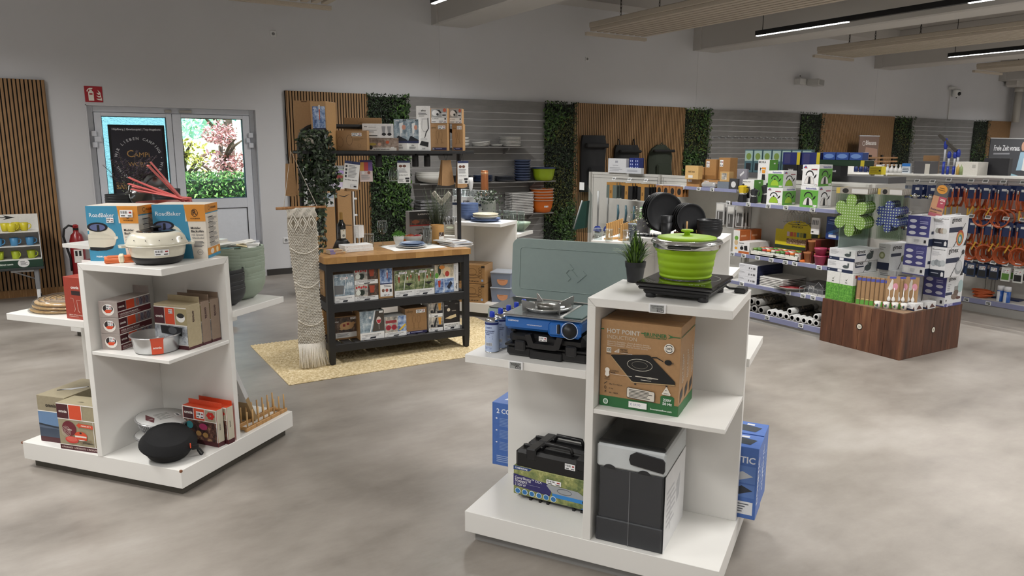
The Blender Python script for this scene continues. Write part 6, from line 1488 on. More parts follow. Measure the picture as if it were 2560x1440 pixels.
# ================================================================ goods on the first grey slat wall
def wall_shelf(x0,x1,z,label):
 r = root('wall_shelf',label,'shelf',(x0,WY-.058,z-.02))
 w = x1-x0
 b = MB(); b.box(0,-.27,0,w,0,.02,mat('7c7a78',.5),.002); b.part('shelf_board',r)
 for x in(.35,w-.35):
  b = MB(); b.prism([(0,0),(-.16,0),(-.15,-.03),(-.03,-.09),(0,-.10)],x-.012,x+.012,mat('8c8a88',.4,.3),axis='x'); b.part('bracket',r)
wall_shelf(5.1,6.70,1.79,'grey wall shelf with white plates, uppermost on the slat wall')
wall_shelf(4.72,7.20,1.24,'grey wall shelf with blue plates and the lime bowl')
wall_shelf(4.68,7.16,.715,'grey wall shelf with orange bowls and white trays')
WP,BP = plate_mesh(.15,.03,'c9c8c4',.4),plate_mesh(.16,.026,'3a4766',.4)
def stack(me,name,cat,loc,n,step,desc,where,group,jit=.004,rot=None):
 rr = random.Random(int(loc[0]*100)+n)
 for k in range(n):
  o = bpy.data.objects.new(name,me); COL.objects.link(o)
  o.location =(loc[0]+rr.uniform(-jit,jit),loc[1]+rr.uniform(-jit,jit),loc[2]+step*k)
  if rot:o.rotation_euler = rot
  tag(o,'%s, %s up in %s'%(desc,ORD[k]if k else 'first',where),cat,group)
YS = 10.29
stack(WP,'plate','plate',(5.84,YS,1.791),3,.02,'white deep plate','the low stack on the top wall shelf','white plates on the top wall shelf',rot=(0,-.12,0))
stack(plate_mesh(.11,.022,'c9c8c4',.4),'plate','plate',(6.11,YS,1.791),2,.012,'small white plate','the flat pair beside the square bowls','small white plates on the top wall shelf')
stack(bowl_mesh(.145,.11,.026,'c9c8c4',5,.4),'square_bowl','bowl',(6.37,YS,1.791),7,.021,'white square bowl','the tall white stack on the top wall shelf','white square bowls on the top wall shelf')
stack(bowl_mesh(.07,.04,.05,'c9c8c4',2,.4),'small_bowl','bowl',(5.55,YS,1.791),3,.045,'small white bowl','the stack next to the rack cartons','small white bowls on the top wall shelf')
stack(bowl_mesh(.24,.13,.11,'c4c3be',2.2,.4),'serving_bowl','bowl',(4.98,YS,1.241),3,.03,'large pale serving bowl','the nest on the middle wall shelf','pale serving bowls on the middle wall shelf')
stack(BP,'plate','plate',(5.87,YS,1.241),5,.019,'blue and grey dinner plate','the pile behind the copper bottle','blue plates on the middle wall shelf')
stack(plate_mesh(.17,.026,'4c4f58',.4),'plate','plate',(6.27,YS,1.241),4,.019,'slate grey dinner plate','the pile beside the blue bowl tower','slate plates on the middle wall shelf')
stack(plate_mesh(.16,.026,'41454e',.4),'plate','plate',(5.48,YS,1.241),5,.019,'dark grey dinner plate','the pile behind the right rack tube','dark plates on the middle wall shelf')
stack(bowl_mesh(.137,.10,.048,'3f4a66',2,.4),'blue_bowl','bowl',(6.61,YS,1.241),8,.042,'dark blue bowl','the blue tower on the middle wall shelf','dark blue bowls on the middle wall shelf')
def tub(loc,colr,rim,label,handle=True,name='wash_bowl'):
 r = root(name,label,'bowl',loc)
 b = MB(); b.lathe([(0,0),(.13,0),(.145,.008),(.17,.08),(.19,.19),(.2,.2),(.195,.203),(.18,.19),(.16,.08),(.135,.014),(0,.01)],mat(colr,.4),36); b.part('bowl_body',r)
 b = MB(); b.tube([(.2*cos(2*pi*i/36),.2*sin(2*pi*i/36),.2)for i in range(36)],.007,mat(rim,.4),6,closed=True); b.part('rim',r,'contrasting rim')
 return r
tub((7.03,YS,1.241),'93ab1f','2f3a58','lime green bowl with blue rim on the middle wall shelf')
r = root('colander','blue colander lying in the lime bowl','lid',(7.03,YS,1.432))
b = MB(); b.lathe([(.0,-.01),(.15,0),(.186,.012),(.192,.022),(.17,.026),(0,.02)],mat('2b3c62',.4),32); b.part('colander_body',r)
b = MB(); b.tube([(.05,0,.02),(.05,0,.075),(.09,0,.075),(.09,0,.02)],.01,BLK,6); b.part('grip',r)
for k in range(5):
 tub((7.0,YS,.716+.047*k),'d0671c','b8a79a','orange bowl with grey rim, %s from the bottom of the stack by the green wall'%(ORD[k]if k else 'first'))
a = MB(); art(a,lambda u,v,o:((.175+o)*sin(u/.17-.35),-(.175+o)*cos(u/.17-.35),.09+v),.07,.03,[('s',0,0,1,1)],True)
a.thing('bowl_sticker','white price sticker on the lowest orange bowl','sticker',(7.0,YS,.716))
def tray_mesh(w,d,h,colr):
 b = MB(); mm = mat(colr,.4); t = .006
 b.box(0,0,0,w,d,t,mm,.002)
 for a_ in((0,0,w,t),(0,d-t,w,d),(0,0,t,d),(w-t,0,w,d)):b.box(a_[0],a_[1],t,a_[2],a_[3],h,mm)
 b.box(-.012,.06,h-.006,.01,d-.06,h,mm,.002); b.box(w-.01,.06,h-.006,w+.012,d-.06,h,mm,.002)
 return b.mesh('tray')
tm = tray_mesh(.42,.22,.019,'c9c8c6'); tg = tray_mesh(.42,.22,.034,'77777a')
for k in range(13):
 o = bpy.data.objects.new('tray',tm); COL.objects.link(o); o.location =(6.34+.006*(k%3),YS-.11,.716+.0265*k); o.rotation_euler =(0,-.012,.02*(k%2)); tag(o,'white handled tray, %s from the bottom of the stack by the orange bowls'%(ORD[k]if k else 'first'),'tray','white trays on the low wall shelf')
for k in range(6):
 o = bpy.data.objects.new('tray',tg); COL.objects.link(o); o.location =(4.72+.01*(k%2),YS-.11,.716+.047*k); tag(o,'grey handled tray, %s from the bottom of the stack by the green wall'%(ORD[k]if k else 'first'),'tray','grey trays on the low wall shelf')
 # ---- white wire display stand between table and slat panel
r = root('white_stand','white product stand behind the left half of the oak table','stand',(2.55,8.65,0),-.05)
WS = mat('d5d6d6',.4)
for x in(0,.56):
 b = MB(); b.box(x,0,0,x+.02,.3,1.55,WS,.002); b.part('side_frame',r)
for z in(.12,.60,1.28):
 b = MB(); b.box(.02,0,z,.56,.3,z+.018,WS,.002); b.part('shelf',r)
b = MB(); b.box(.02,.28,.1,.56,.3,1.55,mat('8d8f90',.5)); b.part('back_panel',r)
for z in(.7,.95,1.15):
 b = MB(); b.box(.575,.02,z,.62,.06,z+.02,WS); b.part('side_clip',r)
def at8(x,y,z):return(2.55+x,8.65+y-.05*x,z)
carton('glass_carton','tall kraft carton with product card on the white stand',at8(.20,-.06,.618),-.05,(.12,.08,.64),'a98358',{'F':[('r',.05,.72,.95,.98,'c9c9c9'),('r',.1,.88,.9,.96,'8a9aa8'),('e',.3,.8,.12,.02,'2a2a2c'),('e',.65,.78,.12,.02,'2a2a2c'),('l',.1,.83,.8,.87,2,'4a4a4c')]})
carton('long_carton','tall kraft carton with black strap behind the wine bottle',at8(.36,-.04,.618),-.05,(.17,.08,.66),'ab855a',{'F':[('p',[(.02,.9),(.5,.86),(.95,.92),(.5,.88)],'1a1a1a'),('p',[(.02,.36),(.95,.34),(.95,.352),(.02,.372)],'1a1a1a')]})
carton('product_pack','photo pack of glasses on the upper board of the white stand',at8(.12,.02,1.299),-.05,(.2,.1,.20),'b9b4ae',{'F':[('r',0,0,1,1,P_BRT),('e',.3,.7,.2,.16,'c04a62'),('r',0,0,1,.28,'bdb6cc'),('e',.7,.55,.2,.12,'9a4a4a')]})
carton('product_pack','green and violet pack at the right of the upper board of the white stand',at8(.33,.02,1.299),-.05,(.2,.1,.21),'a9b8b0',{'F':[('r',0,.3,1,1,P_GRN),('r',0,0,1,.3,'c4bcd4'),('e',.4,.6,.25,.1,'8a3a3a'),('e',.5,.85,.3,.12,'a58fc4')]})
for k,(x,z,lab)in enumerate(((.06,1.16,'white photo card hanging at the left of the white stand'),(.03,.86,'white and kraft card pack hanging behind the macrame'))):
 r = root('hanging_pack',lab,'card',at8(x,-.03,z),-.05)
 b = MB(); b.box(-.09,-.006,-.24,.09,.006,0,mat('d6d4d0',.5)); b.part('card',r)
 a = MB(); art(a,lambda u,v,o:(u-.09,-.006-o,v-.24),.18,.24,[('r',0,.9,1,1,'24305a' if k else 'd9d9d9'),('e',.3,.5,.2,.16,'5a5a5c'),('e',.6,.6,.16,.16,'e9e9e9'),('r',0,0,1,.2,'a98358'),('l',.1,.25,.9,.4,3,'7a7a7a')]); a.part('print',r)
carton('flat_kraft_pack','flat kraft packs on the lower board of the white stand',at8(.03,-.05,.619),-.05,(.16,.12,.12),'a07c50',{'F':[('r',0,.55,1,.6,'3a2c1c')]})
# ---- unit C behind the table
bowl_stack(at('C',.0,-.12,1.0),0,5,.026,.108,.06,.075,'566a94','dusty blue bowl','the stack on the white unit behind the table','dusty blue bowls',p=2.0,rough=.4)
b = MB(); b.box(-.19,-.16,0,.19,.16,.002,mat('c3c9d4',.7)); b.thing('table_mat','pale blue mat under the plates behind the oak table','mat',at('C',.25,-.2,1.0005),yaw('C',.3))
for k in range(2):
 o = bpy.data.objects.new('plate',plate_mesh(.16,.02,'64779e',.4)); COL.objects.link(o); o.location = at('C',.25,-.22,1.003+.012*k); tag(o,('lower','upper')[k]+' dusty blue plate under the ivory bowls','plate')
 o = bpy.data.objects.new('deep_plate',bowl_mesh(.138,.09,.035,'d6cfb8',2,.4)); COL.objects.link(o); o.location = at('C',.25,-.22,1.028+.022*k); tag(o,('lower','upper')[k]+' ivory deep plate on the dusty blue plates','plate')
CUPSET =[('l',.08,.62,.3,.82,3,'6d5230'),('o',.5,.62,.17,.2,.003,'5a4226'),('o',.5,.42,.26,.09,.003,'5a4226'),('o',.5,.38,.3,.09,.003,'5a4226')]+[('o',.82,.36+.15*i,.07,.07,.003,'5a4226')for i in range(4)]+[('r',.86,.86,.99,.96,'2a2622'),('r',.86,.12,.94,.24,'8da2c4')]
for k in range(2):
 c_ = carton('cup_set_box','kraft cup set carton, %s of two on the base behind the table'%('lower','upper')[k],at('C',.04,-.44+.01*k,.149+.205*k),yaw('C',.12),(.285,.27,.20),'a07b50',{'F':CUPSET,'T':[('r',.93,0,.96,1,'6d5230')]})
 a = MB(); a.M = Matrix.Translation((.215,0,.035))@Matrix.Rotation(pi,4,'Y'); art(a,lambda u,v,o:(u,-o-.0004,v),.16,.03,[('t',0,.1,1,'#CUP SET LÖFFEL','3a2c1c',True)]); a.part('printed_title',c_)
for k in range(2):
 r = root('storage_tub','grey-blue storage tub with round sticker, %s of two behind the teal lid'%('lower','upper')[k],'tub',at('C',.36,-.30,.149+.165*k),yaw('C',.1))
 b = MB(); mm = mat('7a869c',.45)
 b.add([(0,0,0),(.2,0,0),(.2,.2,0),(0,.2,0),(-.012,-.012,.15),(.212,-.012,.15),(.212,.212,.15),(-.012,.212,.15)],[(0,1,2,3),(0,1,5,4),(1,2,6,5),(2,3,7,6),(3,0,4,7),(4,5,6,7)],mm); b.part('tub_body',r)
 b = MB(); b.box(-.018,-.018,.15,.218,.218,.162,mat('a9afba',.4),.004); b.part('lid',r)
 a = MB(); art(a,lambda u,v,o:(u,-.006-o,v),.2,.15,[('e',.6,.5,.3,.36,'c98f6a'),('l',.4,.48,.8,0.525,1,'7a4a34'),('e',.88,.85,.04,.06,'222222')]); a.part('sticker',r)
GIM = lambda colr:[('r',0,.72,1,.80,'22304e'),('t',.1,.85,.62,'gimex','222226',True),('p',[(.3,.0),(.5,.72),(.515,.72),(.315,.0)],'3a3a3c'),('p',[(.45,.1),(.56,.45),(.62,.6),(.7,.45),(.6,.08)],colr)]
for i,(lx,ly,a_,lab)in enumerate(((-.42,.30,.25,'white cookware box with green spatula print, left one behind the rack tube'),(-.25,.20,.3,'white cookware box with green spatula print, right one beside the rack tube'),(-.05,.22,.2,'white cookware box beside the dusty blue bowls'))):
 carton('spatula_box',lab,at('C',lx,ly,.85),yaw('C',a_),(.15,.1,.37),'dededd',{'F':GIM('8fae a0'.replace(' ','')),'R':[('r',0,0,1,.62,'2a3350'),('r',0,.7,1,1,'dededd')]})
for k in range(7):
 tumbler('crystal tumbler, %s along the top of the cookware boxes'%ORD[k].replace('lowest','first'),at('C',-.36+.075*k,.27-.025*k+.03*(k%2),1.222),.035,.08,.8,'crystal_tumbler')
r = root('white_flute','white plastic flute on the cookware boxes','glass',at('C',-.13,.20,1.222))
b = MB(); b.lathe([(.03,0),(.03,.003),(.005,.008),(.005,.06),(.02,.1),(.028,.16),(.024,.22),(.022,.22),(.024,.16),(0,.09)],mat('e3e3e1',.4),20); b.part('flute_body',r)
r = root('serving_spoon_pair','crossed pale paddles in a black stand by the rack tube','kitchenware',at('C',-.42,.06,.85),yaw('C'))
b = MB(); b.lathe([(.09,0),(.1,.004),(.02,.014),(.012,.02),(.01,.34),(0,.345)],mat('2a2b2d',.5),18); b.part('stand',r)
for s in(-1,1):
 b = MB(); b.M = Matrix.Translation((s*.02,-.02,.33))@Matrix.Rotation(s*.75,4,'Y'); b.box(-.028,-.008,-.05,.028,.008,.13,mat('b9b3a6',.6),.006); b.part('paddle',r)
b = MB(); b.lathe([(0,0),(.16,0),(.2,.02),(.21,.04),(.2,.045),(.15,.06),(0,.065)],mat('8f8d86',.5),28); b.thing('serving_dish','grey oval covered dish at the front of the low shelf behind the rack tube','dish',at('C',-.44,-.2,.851))
r = root('cutlery_caddy','beige cutlery box with oval handle hole beside the white post','caddy',at('C',-.20,-.33,.85),yaw('C',.1))
b = MB()
for a_ in((0,0,.15,.006),(0,.114,.15,.12),(0,0,.006,.12),(.144,0,.15,.12)):b.box(a_[0],a_[1],0,a_[2],a_[3],.10,mat('a39d8c',.6),.001)
b.box(0,0,0,.15,.12,.006,mat('a39d8c',.6)); b.part('caddy_body',r)
a = MB(); art(a,lambda u,v,o:(u,-o,v),.15,.1,[('e',.5,.78,.28,.12,'dfe6cf'),('r',.15,.42,.85,.46,'6a6558'),('r',.15,.2,.85,.24,'6a6558')]); a.part('front_print',r)
for k in range(6):
 b = MB(); b.M = Matrix.Translation((.03+.018*k,.05+.02*(k%2),.0))@Matrix.Rotation(.12*(k-3),4,'Y'); b.box(-.006,-.002,.01,.006,.002,.14,mat('c5c8ca',.25,.8)); b.lathe([(0,.135),(.012,.15),(.014,.17),(.009,.19),(0,.195)],mat('c5c8ca',.25,.8),10,sy=.3)
 o = b.thing('spoon','spoon standing in the beige cutlery box, %s from the left'%ORD[k].replace('lowest','first'),'cutlery',at('C',-.20,-.33,.851),yaw('C',.1),'spoons in the beige box')
r = root('ivy_pot','trailing green plant in a grey pot behind the dusty blue bowls','plant',at('C',.10,.18,.85),0)
b = MB(); b.lathe([(0,0),(.07,0),(.085,.33),(.088,.34),(.08,.34),(0,.32)],mat('8d9088',.6),20); b.part('pot',r)
ri = random.Random(77); g = MB()
for i in range(330):
 an = ri.uniform(0,6.28); rad = ri.uniform(.02,.17); z = .36+ri.uniform(-.04,.1)-max(0,rad-.09)*ri.uniform(0,3.2); c = Vector((cos(an)*rad,sin(an)*rad,z)); t = Vector((ri.uniform(-1,1),ri.uniform(-1,0),ri.uniform(0,1))).normalized(); u = t.orthogonal().normalized(); v = t.cross(u); s = ri.uniform(.011,.02)
 g.add([tuple(c-u*s),tuple(c-v*s*.55),tuple(c+u*s),tuple(c+v*s*.55)],[(0,1,2,3)],LM1)
g.part('leaves',r,kind='stuff')
r = root('copper_bottle','copper coloured bottle with printed text behind the trailing plant','bottle',at('C',-.02,.33,1.222))
b = MB(); b.lathe([(0,0),(.045,0),(.046,.01),(.042,.20),(.041,.29),(.038,.295),(0,.29)],mat('b9754a',.3,.5),22); b.part('bottle_body',r); b = MB(); b.lathe([(.0425,.255),(.0425,.275)],mat('d9a880',.3,.5),22); b.part('collar_ring',r)
a = MB(); art(a,lambda u,v,o:((.0445+o)*sin(u/.044),-(.0445+o)*cos(u/.044),.03+v),.03,.2,[('r',0.560,.1,0.600,.8,'6a3c22')],True); a.part('lettering',r)
carton('bottle_carton','white carton carrying the copper bottle behind the dusty blue bowls',at('C',-.10,.27,.85),yaw('C'),(.16,.12,.371),'dededd',{'F':[('r',.0,.72,1,.8,'22304e'),('t',.1,.86,.8,'gimex','222226',True)]})
for k in range(4):
 tumbler('clear straight tumbler, %s in the row behind the ivory bowls'%ORD[k].replace('lowest','first'),at('C',.20+.09*k,.22+.02*(k%2),.85),.038,.23,.9,'straight_tumbler',False)
b = MB(); b.lathe([(0,0),(.05,0),(.07,.01),(.13,.075),(.14,.1),(.136,.1),(.12,.07),(0,.02)],mat('8fa08a',.4),26); b.thing('green_bowl','pale green bowl on the low side shelf behind the teal lid','bowl',at('C',.40,.33,.85))
for k in range(5):
 tumbler('clear water glass, %s under the green bowl shelf'%ORD[k].replace('lowest','first'),at('C',.12+.09*k,.25+.05*(k%2),.149),.045,.22+.03*(k%3),.85,'water_glass',False)
 # ---- unit D: black tableware
BT = '17181b'
pl_l,pl_s = plate_mesh(.135,.02,BT,.45),plate_mesh(.105,.018,BT,.45)
rk_ = plate_rack(at('D',.20,-.22,1.186),yaw('D',-.55),.22,.09,6,.05,'small bamboo rack holding the black plates')
for i in range(4):
 for me,R_,dx,lab,lz in((pl_l,.135,-.05,'large',.152),(pl_s,.105,.075,'small',.118)):
  o = bpy.data.objects.new('plate',me); COL.objects.link(o)
  px_,py_,pz_ = at('D',*((.14,-.29)if dx<0 else(.325,-.33)),1.186+lz)
  o.location =(px_+.026*(3-i)*.28,py_+.026*(3-i)*.96,pz_)
  o.rotation_euler =(pi/2-.12,0,-.32)
  tag(o,'%s black plate standing in the bamboo rack, %s counted from the front'%(lab,('fourth','third','second','first')[i]),'plate','black plates in the bamboo rack')
post = MB(); post.lathe([(.006,0),(.006,.11),(0,.111)],mat('c79f68',.5),8); post.thing('rack_peg','single tall wooden peg in front of the small black plates','peg',at('D',.315,-.38,1.186))
cupm = MB(); cupm.lathe([(0,0),(.026,0),(.028,.003),(.039,.10),(.037,.10),(.028,.01),(0,.008)],mat(BT,.45),22); cm_ = cupm.mesh('cup')
for k in range(2):
 o = bpy.data.objects.new('cup',cm_); COL.objects.link(o); o.location = at('D',.19,-.43,1.187+.045*k); tag(o,('lower','upper')[k]+' black cup of the nested pair before the black plates','cup')
bowl_stack(at('D',.46,-.37,1.187),0,4,.017,.083,.045,.075,BT,'black bowl','the stack at the right end of the white unit','black bowls beside the black plates',p=2.0,rough=.4)
b = MB(); b.box(-.16,-.1,0,.16,.1,.002,mat('c9927c',.6)); b.thing('pink_mat','pale pink mat under the black cups and plates','mat',at('D',.26,-.36,1.1865),yaw('D',-.4))
for k in range(9):
 r = root('table_clip','black and white tablecloth clip, %s in the loose row by the flower pot'%ORD[k].replace('lowest','first'),'clip',at('D',.0+.022*k,-.44+.012*(k%3),1.188),yaw('D',.4*k),'tablecloth clips')
 b = MB(); b.box(-.016,-.008,0,.016,.008,.012,mat('26282c',.4),.002); b.part('clip_body',r); b = MB(); b.box(-.008,-.006,.012,.014,.006,.02,mat('dcdddf',.4),.002); b.part('clip_pad',r)
r = root('flower_pot','white flowering plant in a grey pot beside the black plates','plant',at('D',.0,-.28,1.186))
b = MB(); b.lathe([(0,0),(.042,0),(.052,.105),(.048,.105),(0,.09)],mat('77767a',.6),20); b.part('pot',r)
rf = random.Random(8); g = MB(); w1 = mat('dfe0cf',.6);
for i in range(260):
 an = rf.uniform(0,6.28); rad = rf.uniform(.0,.095); c = Vector((cos(an)*rad-.02,sin(an)*rad,.125+rf.uniform(-.03,.06)-rad*rf.uniform(0,1.2))); t = Vector((rf.uniform(-1,1),rf.uniform(-1,1),rf.uniform(0,1))).normalized(); u = t.orthogonal().normalized(); v = t.cross(u); s = rf.uniform(.005,.009)
 g.add([tuple(c-u*s),tuple(c-v*s*.7),tuple(c+u*s),tuple(c+v*s*.7)],[(0,1,2,3)],w1 if rf.random()<.45 else mat('7f8f68',.6))
g.part('leaves',r,kind='stuff')
r = root('steel_shaker','tall polished steel shaker behind the white flowers','jug',at('E',-.02,-.28,.884))
b = MB(); b.lathe([(0,0),(.05,0),(.052,.3),(.042,.44),(.040,.44),(0,.42)],STL,24); b.part('shaker_body',r)
carton('green_carton','bright green and white carton beside the white flowers',at('E',-.10,-.44,.885),yaw('E',.15),(.13,.1,.33),'4f9a3a',{'F':[('r',0,.88,1,1,'e6e8e4'),('l',.1,.1,.9,.8,9,'86c06a')]})
carton('phone_card','white card with green bar behind the steel shaker',at('E',.1,-.2,.885),yaw('E',.15),(.08,.03,.36),'dcdedc',{'F':[('r',.15,.6,.9,.7,'3a7a3a')]})
# mug shelf of unit D
MM = mug_mesh('7d9490')
for k,(lx,ly,nm)in enumerate(((-.12,-.37,'front'),(-.06,-.28,'rear'))):
 o = bpy.data.objects.new('mug',MM); COL.objects.link(o); o.location = at('D',lx,ly,.885); o.rotation_euler =(0,0,2.6); o.scale =(1,1,1); tag(o,nm+' grey-green mug on the low shelf behind the potted grass','mug')
 # unit E: plate racks of wood, glasses, grey cups
def slat_rack(loc,rz,label):
 r = root('wooden_rack',label,'rack',loc,rz)
 BM = mat('c79b5e',.5,kind='oak')
 b = MB(); b.box(0,-.03,0,.22,.03,.015,BM,.002); b.part('rack_base',r)
 s = MB(); s.box(-.009,-.006,.015,.009,.006,.16,BM,.002); me = s.mesh('upright')
 for i in range(9):part('upright',me,r,loc=(.012+.0245*i,0,.005*i))
slat_rack(at('E',-.45,-.36,.885),yaw('E',1.0),'upright wooden slat rack, left one behind the potted grass')
slat_rack(at('E',-.30,-.38,.885),yaw('E',1.0),'upright wooden slat rack, right one behind the potted grass')
for k,(lx,ly)in enumerate(((-.52,-.38),(-.40,-.42),(-.22,-.43),(-.3,-.3))):
 tumbler('clear stemless glass, %s beside the wooden slat racks'%ORD[k].replace('lowest','first'),at('E',lx,ly,.885),.04,.11,.95,'stemless_glass',False)
for k,(lx,ly)in enumerate(((-.17,-.36),(-.09,-.40),(-.10,-.31))):
 r = root('grey_beaker','grey plastic beaker, %s in the group beside the green carton'%ORD[k].replace('lowest','first'),'beaker',at('E',lx,ly,.885))
 b = MB(); b.lathe([(0,0),(.042,0),(.056,.16),(.06,.163),(.06,.172),(.055,.172),(.04,.01),(0,.008)],mat('6f7680',.45),24); b.part('beaker_body',r)
 b = MB(); b.lathe([(.0535,.118),(.0555,.12),(.0545,.127)],mat('59606a',.45),24); b.part('ridge',r)
 # ---- bags on the oak slat panel
def bag(x0,x1,z0,z1,colr,label,strap):
 r = root('hanging_bag',label,'bag',((x0+x1)/2,WY-.075,z0))
 w,h = x1-x0,z1-z0; mm = mat(colr,.8,kind='knit')
 b = MB(); n = 7; m_ = 9; vs =[]
 for i in range(m_+1):
  v = i/m_
  for j in range(n+1):
   u = -1+2*j/n; ww = w/2*((.95 if v<.9 else.86)if not strap=='round' else sqrt(max(.02,1-max(0,(v-.55)/.47)**2)))
   vs.append((u*ww,-.04-.10*(1-u**4)*(1-.5*v)-.012*sin(7*u+9*v),v*h))
 b.add(vs,[(i*(n+1)+j,i*(n+1)+j+1,(i+1)*(n+1)+j+1,(i+1)*(n+1)+j)for i in range(m_)for j in range(n)],mm,True)
 vb =[(x,0.0,z)for x,y,z in vs]; k = len(vs)
 edge =[j for j in range(n+1)]+[i*(n+1)+n for i in range(1,m_+1)]+[m_*(n+1)+j for j in range(n-1,-1,-1)]+[i*(n+1)for i in range(m_-1,0,-1)]
 b.add([vs[e]for e in edge]+[vb[e]for e in edge],[(i,(i+1)%len(edge),len(edge)+(i+1)%len(edge),len(edge)+i)for i in range(len(edge))],mm); b.part('bag_body',r)
 b = MB(); b.box(-w*.44,-.17,h*.78,w*.44,-.08,h*.86,mat('101011',.7),.02); b.part('front_flap',r)
 b = MB(); b.box(-w*.3,-.165,h*.12,w*.3,-.10,h*.45,mat(colr,.9,kind='knit'),.03); b.part('front_pocket',r)
 b = MB()
 if strap=='two':
  for x in(-w*.3,w*.3):b.tube([(x,-.03,h*.95),(x,-.02,h*1.12),(x,0,h*1.16)],.012,mat('141415',.7),6)
 elif strap=='round':b.tube([(-.04,-.05,h*.98),(0,-.05,h*1.05),(.04,-.05,h*.98)],.01,mm,6)
 else:b.box(-w*.42,-.06,h*.96,w*.42,-.01,h*1.0,mat('101011',.6),.008)
 b.part('strap',r)
bag(7.87,8.43,1.02,1.99,'1c1d1f','large black organiser bag hanging on the oak slat panel','top')
bag(8.62,9.2,1.2,1.83,'1b1c1d','black roll-top bag with two straps hanging on the oak slat panel','two')
bag(9.43,10.02,1.2,1.84,'2a3125','olive round-topped backpack hanging on the oak slat panel','round')
for i in range(14):
 r = root('wall_hook','empty chrome hook on the far grey slat wall, %s in the row from the foliage'%ORD[i].replace('lowest','first'),'hook',(11.12+.185*i,WY-.06,1.985))
 b = MB(); b.box(-.03,-.004,-.015,.03,.004,.02,mat('a5a6a8',.3,.7)); b.part('hook_plate',r); b = MB(); b.tube([(0,0,0),(0,-.22,.01),(0,-.235,.03)],.005,mat('b5b6b8',.25,.8),5); b.part('prong',r)
 # ================================================================ metal gondola shelving
GM = mat('c3c1bb',.5); LIP = mat('8487a6',.4); GW = mat('d3d1cc',.5)
def gondola(fr,x0,x1,top,label,shelves,depth=.42,base_h=.10,lines=True):
 r = root('gondola_shelf',label,'shelving',at(fr,0,0,0),yaw(fr))
 b = MB(); b.box(x0,depth,0,x1,depth+.05,top,GM,.002); b.part('back_panel',r)
 b = MB(); b.box(x0,.0,0,x1,depth,base_h-.03,mat('9a9894',.5)); b.box(x0,-.002,base_h-.03,x1,depth,base_h,GW,.002); b.part('base_deck',r)
 b = MB(); b.box(x0,-.012,base_h-.055,x1,-.002,base_h,LIP,.002); b.part('price_rail',r)
 n = max(1,round((x1-x0)/1.25))
 for i in range(n+1):
  x = x0+(x1-x0)*i/n
  b = MB(); b.box(x-.018,depth-.03,base_h,x+.018,depth+.001,top,mat('b5b3ad',.5),.002); b.part('upright',r)
  if lines:
   b = MB(); b.box(x-.052,depth-.0015,base_h,x-.048,depth,top-.03,mat('3a3936',.8)); b.box(x+.048,depth-.0015,base_h,x+.052,depth,top-.03,mat('3a3936',.8)); b.part('slot_line',r)
 for z in(top-.075,top-.035):
  b = MB(); b.box(x0,depth-.0015,z,x1,depth,z+.003,mat('4a4845',.8)); b.part('panel_seam',r)
 for sx0,sx1,z,d in shelves:
  b = MB(); b.box(sx0,depth-d,z-.022,sx1,depth,z,GW,.002); b.part('shelf_board',r)
  b = MB(); b.box(sx0,depth-d-.012,z-.034,sx1,depth-d,z+.002,LIP,.002); b.part('price_rail',r)
 return r
G = gondola('G',-2.95,1.25,1.445,'grey gondola shelving with kettles, spices and rolls behind the crate',[(0,1.25,1.22,.42),(0,1.25,.69,.42),(0,1.25,.39,.42),(-1.25,-.02,1.345,.34)])
H = gondola('H',-.35,2.4,1.455,'grey gondola shelving hung with orange gas hoses',[],depth=.46,base_h=.15)
K = gondola('K',-.4,4.6,1.36,'grey gondola shelving behind the hose shelving, with squeegees on top',[],depth=.4,lines=False)
b = MB(); b.box(-.4,0,1.36,4.6,.45,1.38,GW,.002); b.part('top_board',K)
FROST = mat('8fa09a',.35)
b = MB(); b.box(1.262,.0,.1,1.274,.44,1.12,FROST,.003); b.part('end_panel',G,'frosted grey-green end panel')
ntag = 0
def tags(fr,xs,y,z,where,tilt=-.15):
 for i,x in enumerate(xs):
  esl(fr,x,y,z,'electronic shelf label %s, %s from the garden door side'%(where,ORD[i].replace('lowest','first')),None,None,0,(.055,.04),tilt)
tags('G',(-.05,.22,.47,.68,.98),-.013,1.185,'under the kettle boxes')
tags('G',(.05,.20,.38,.55,.72,.83,1.1),-.013,.652,'on the spice shelf rail')
tags('G',(.2,.78,.95,1.06),-.013,.355,'under the white trays')
tags('G',(.55,.95),-.013,.06,'under the rolls')
tags('G',(-1.15,-.8,-.55,-.35),.062,1.308,'on the bamboo box rail')
def ord1(i):return ORD[i].replace('lowest','first')
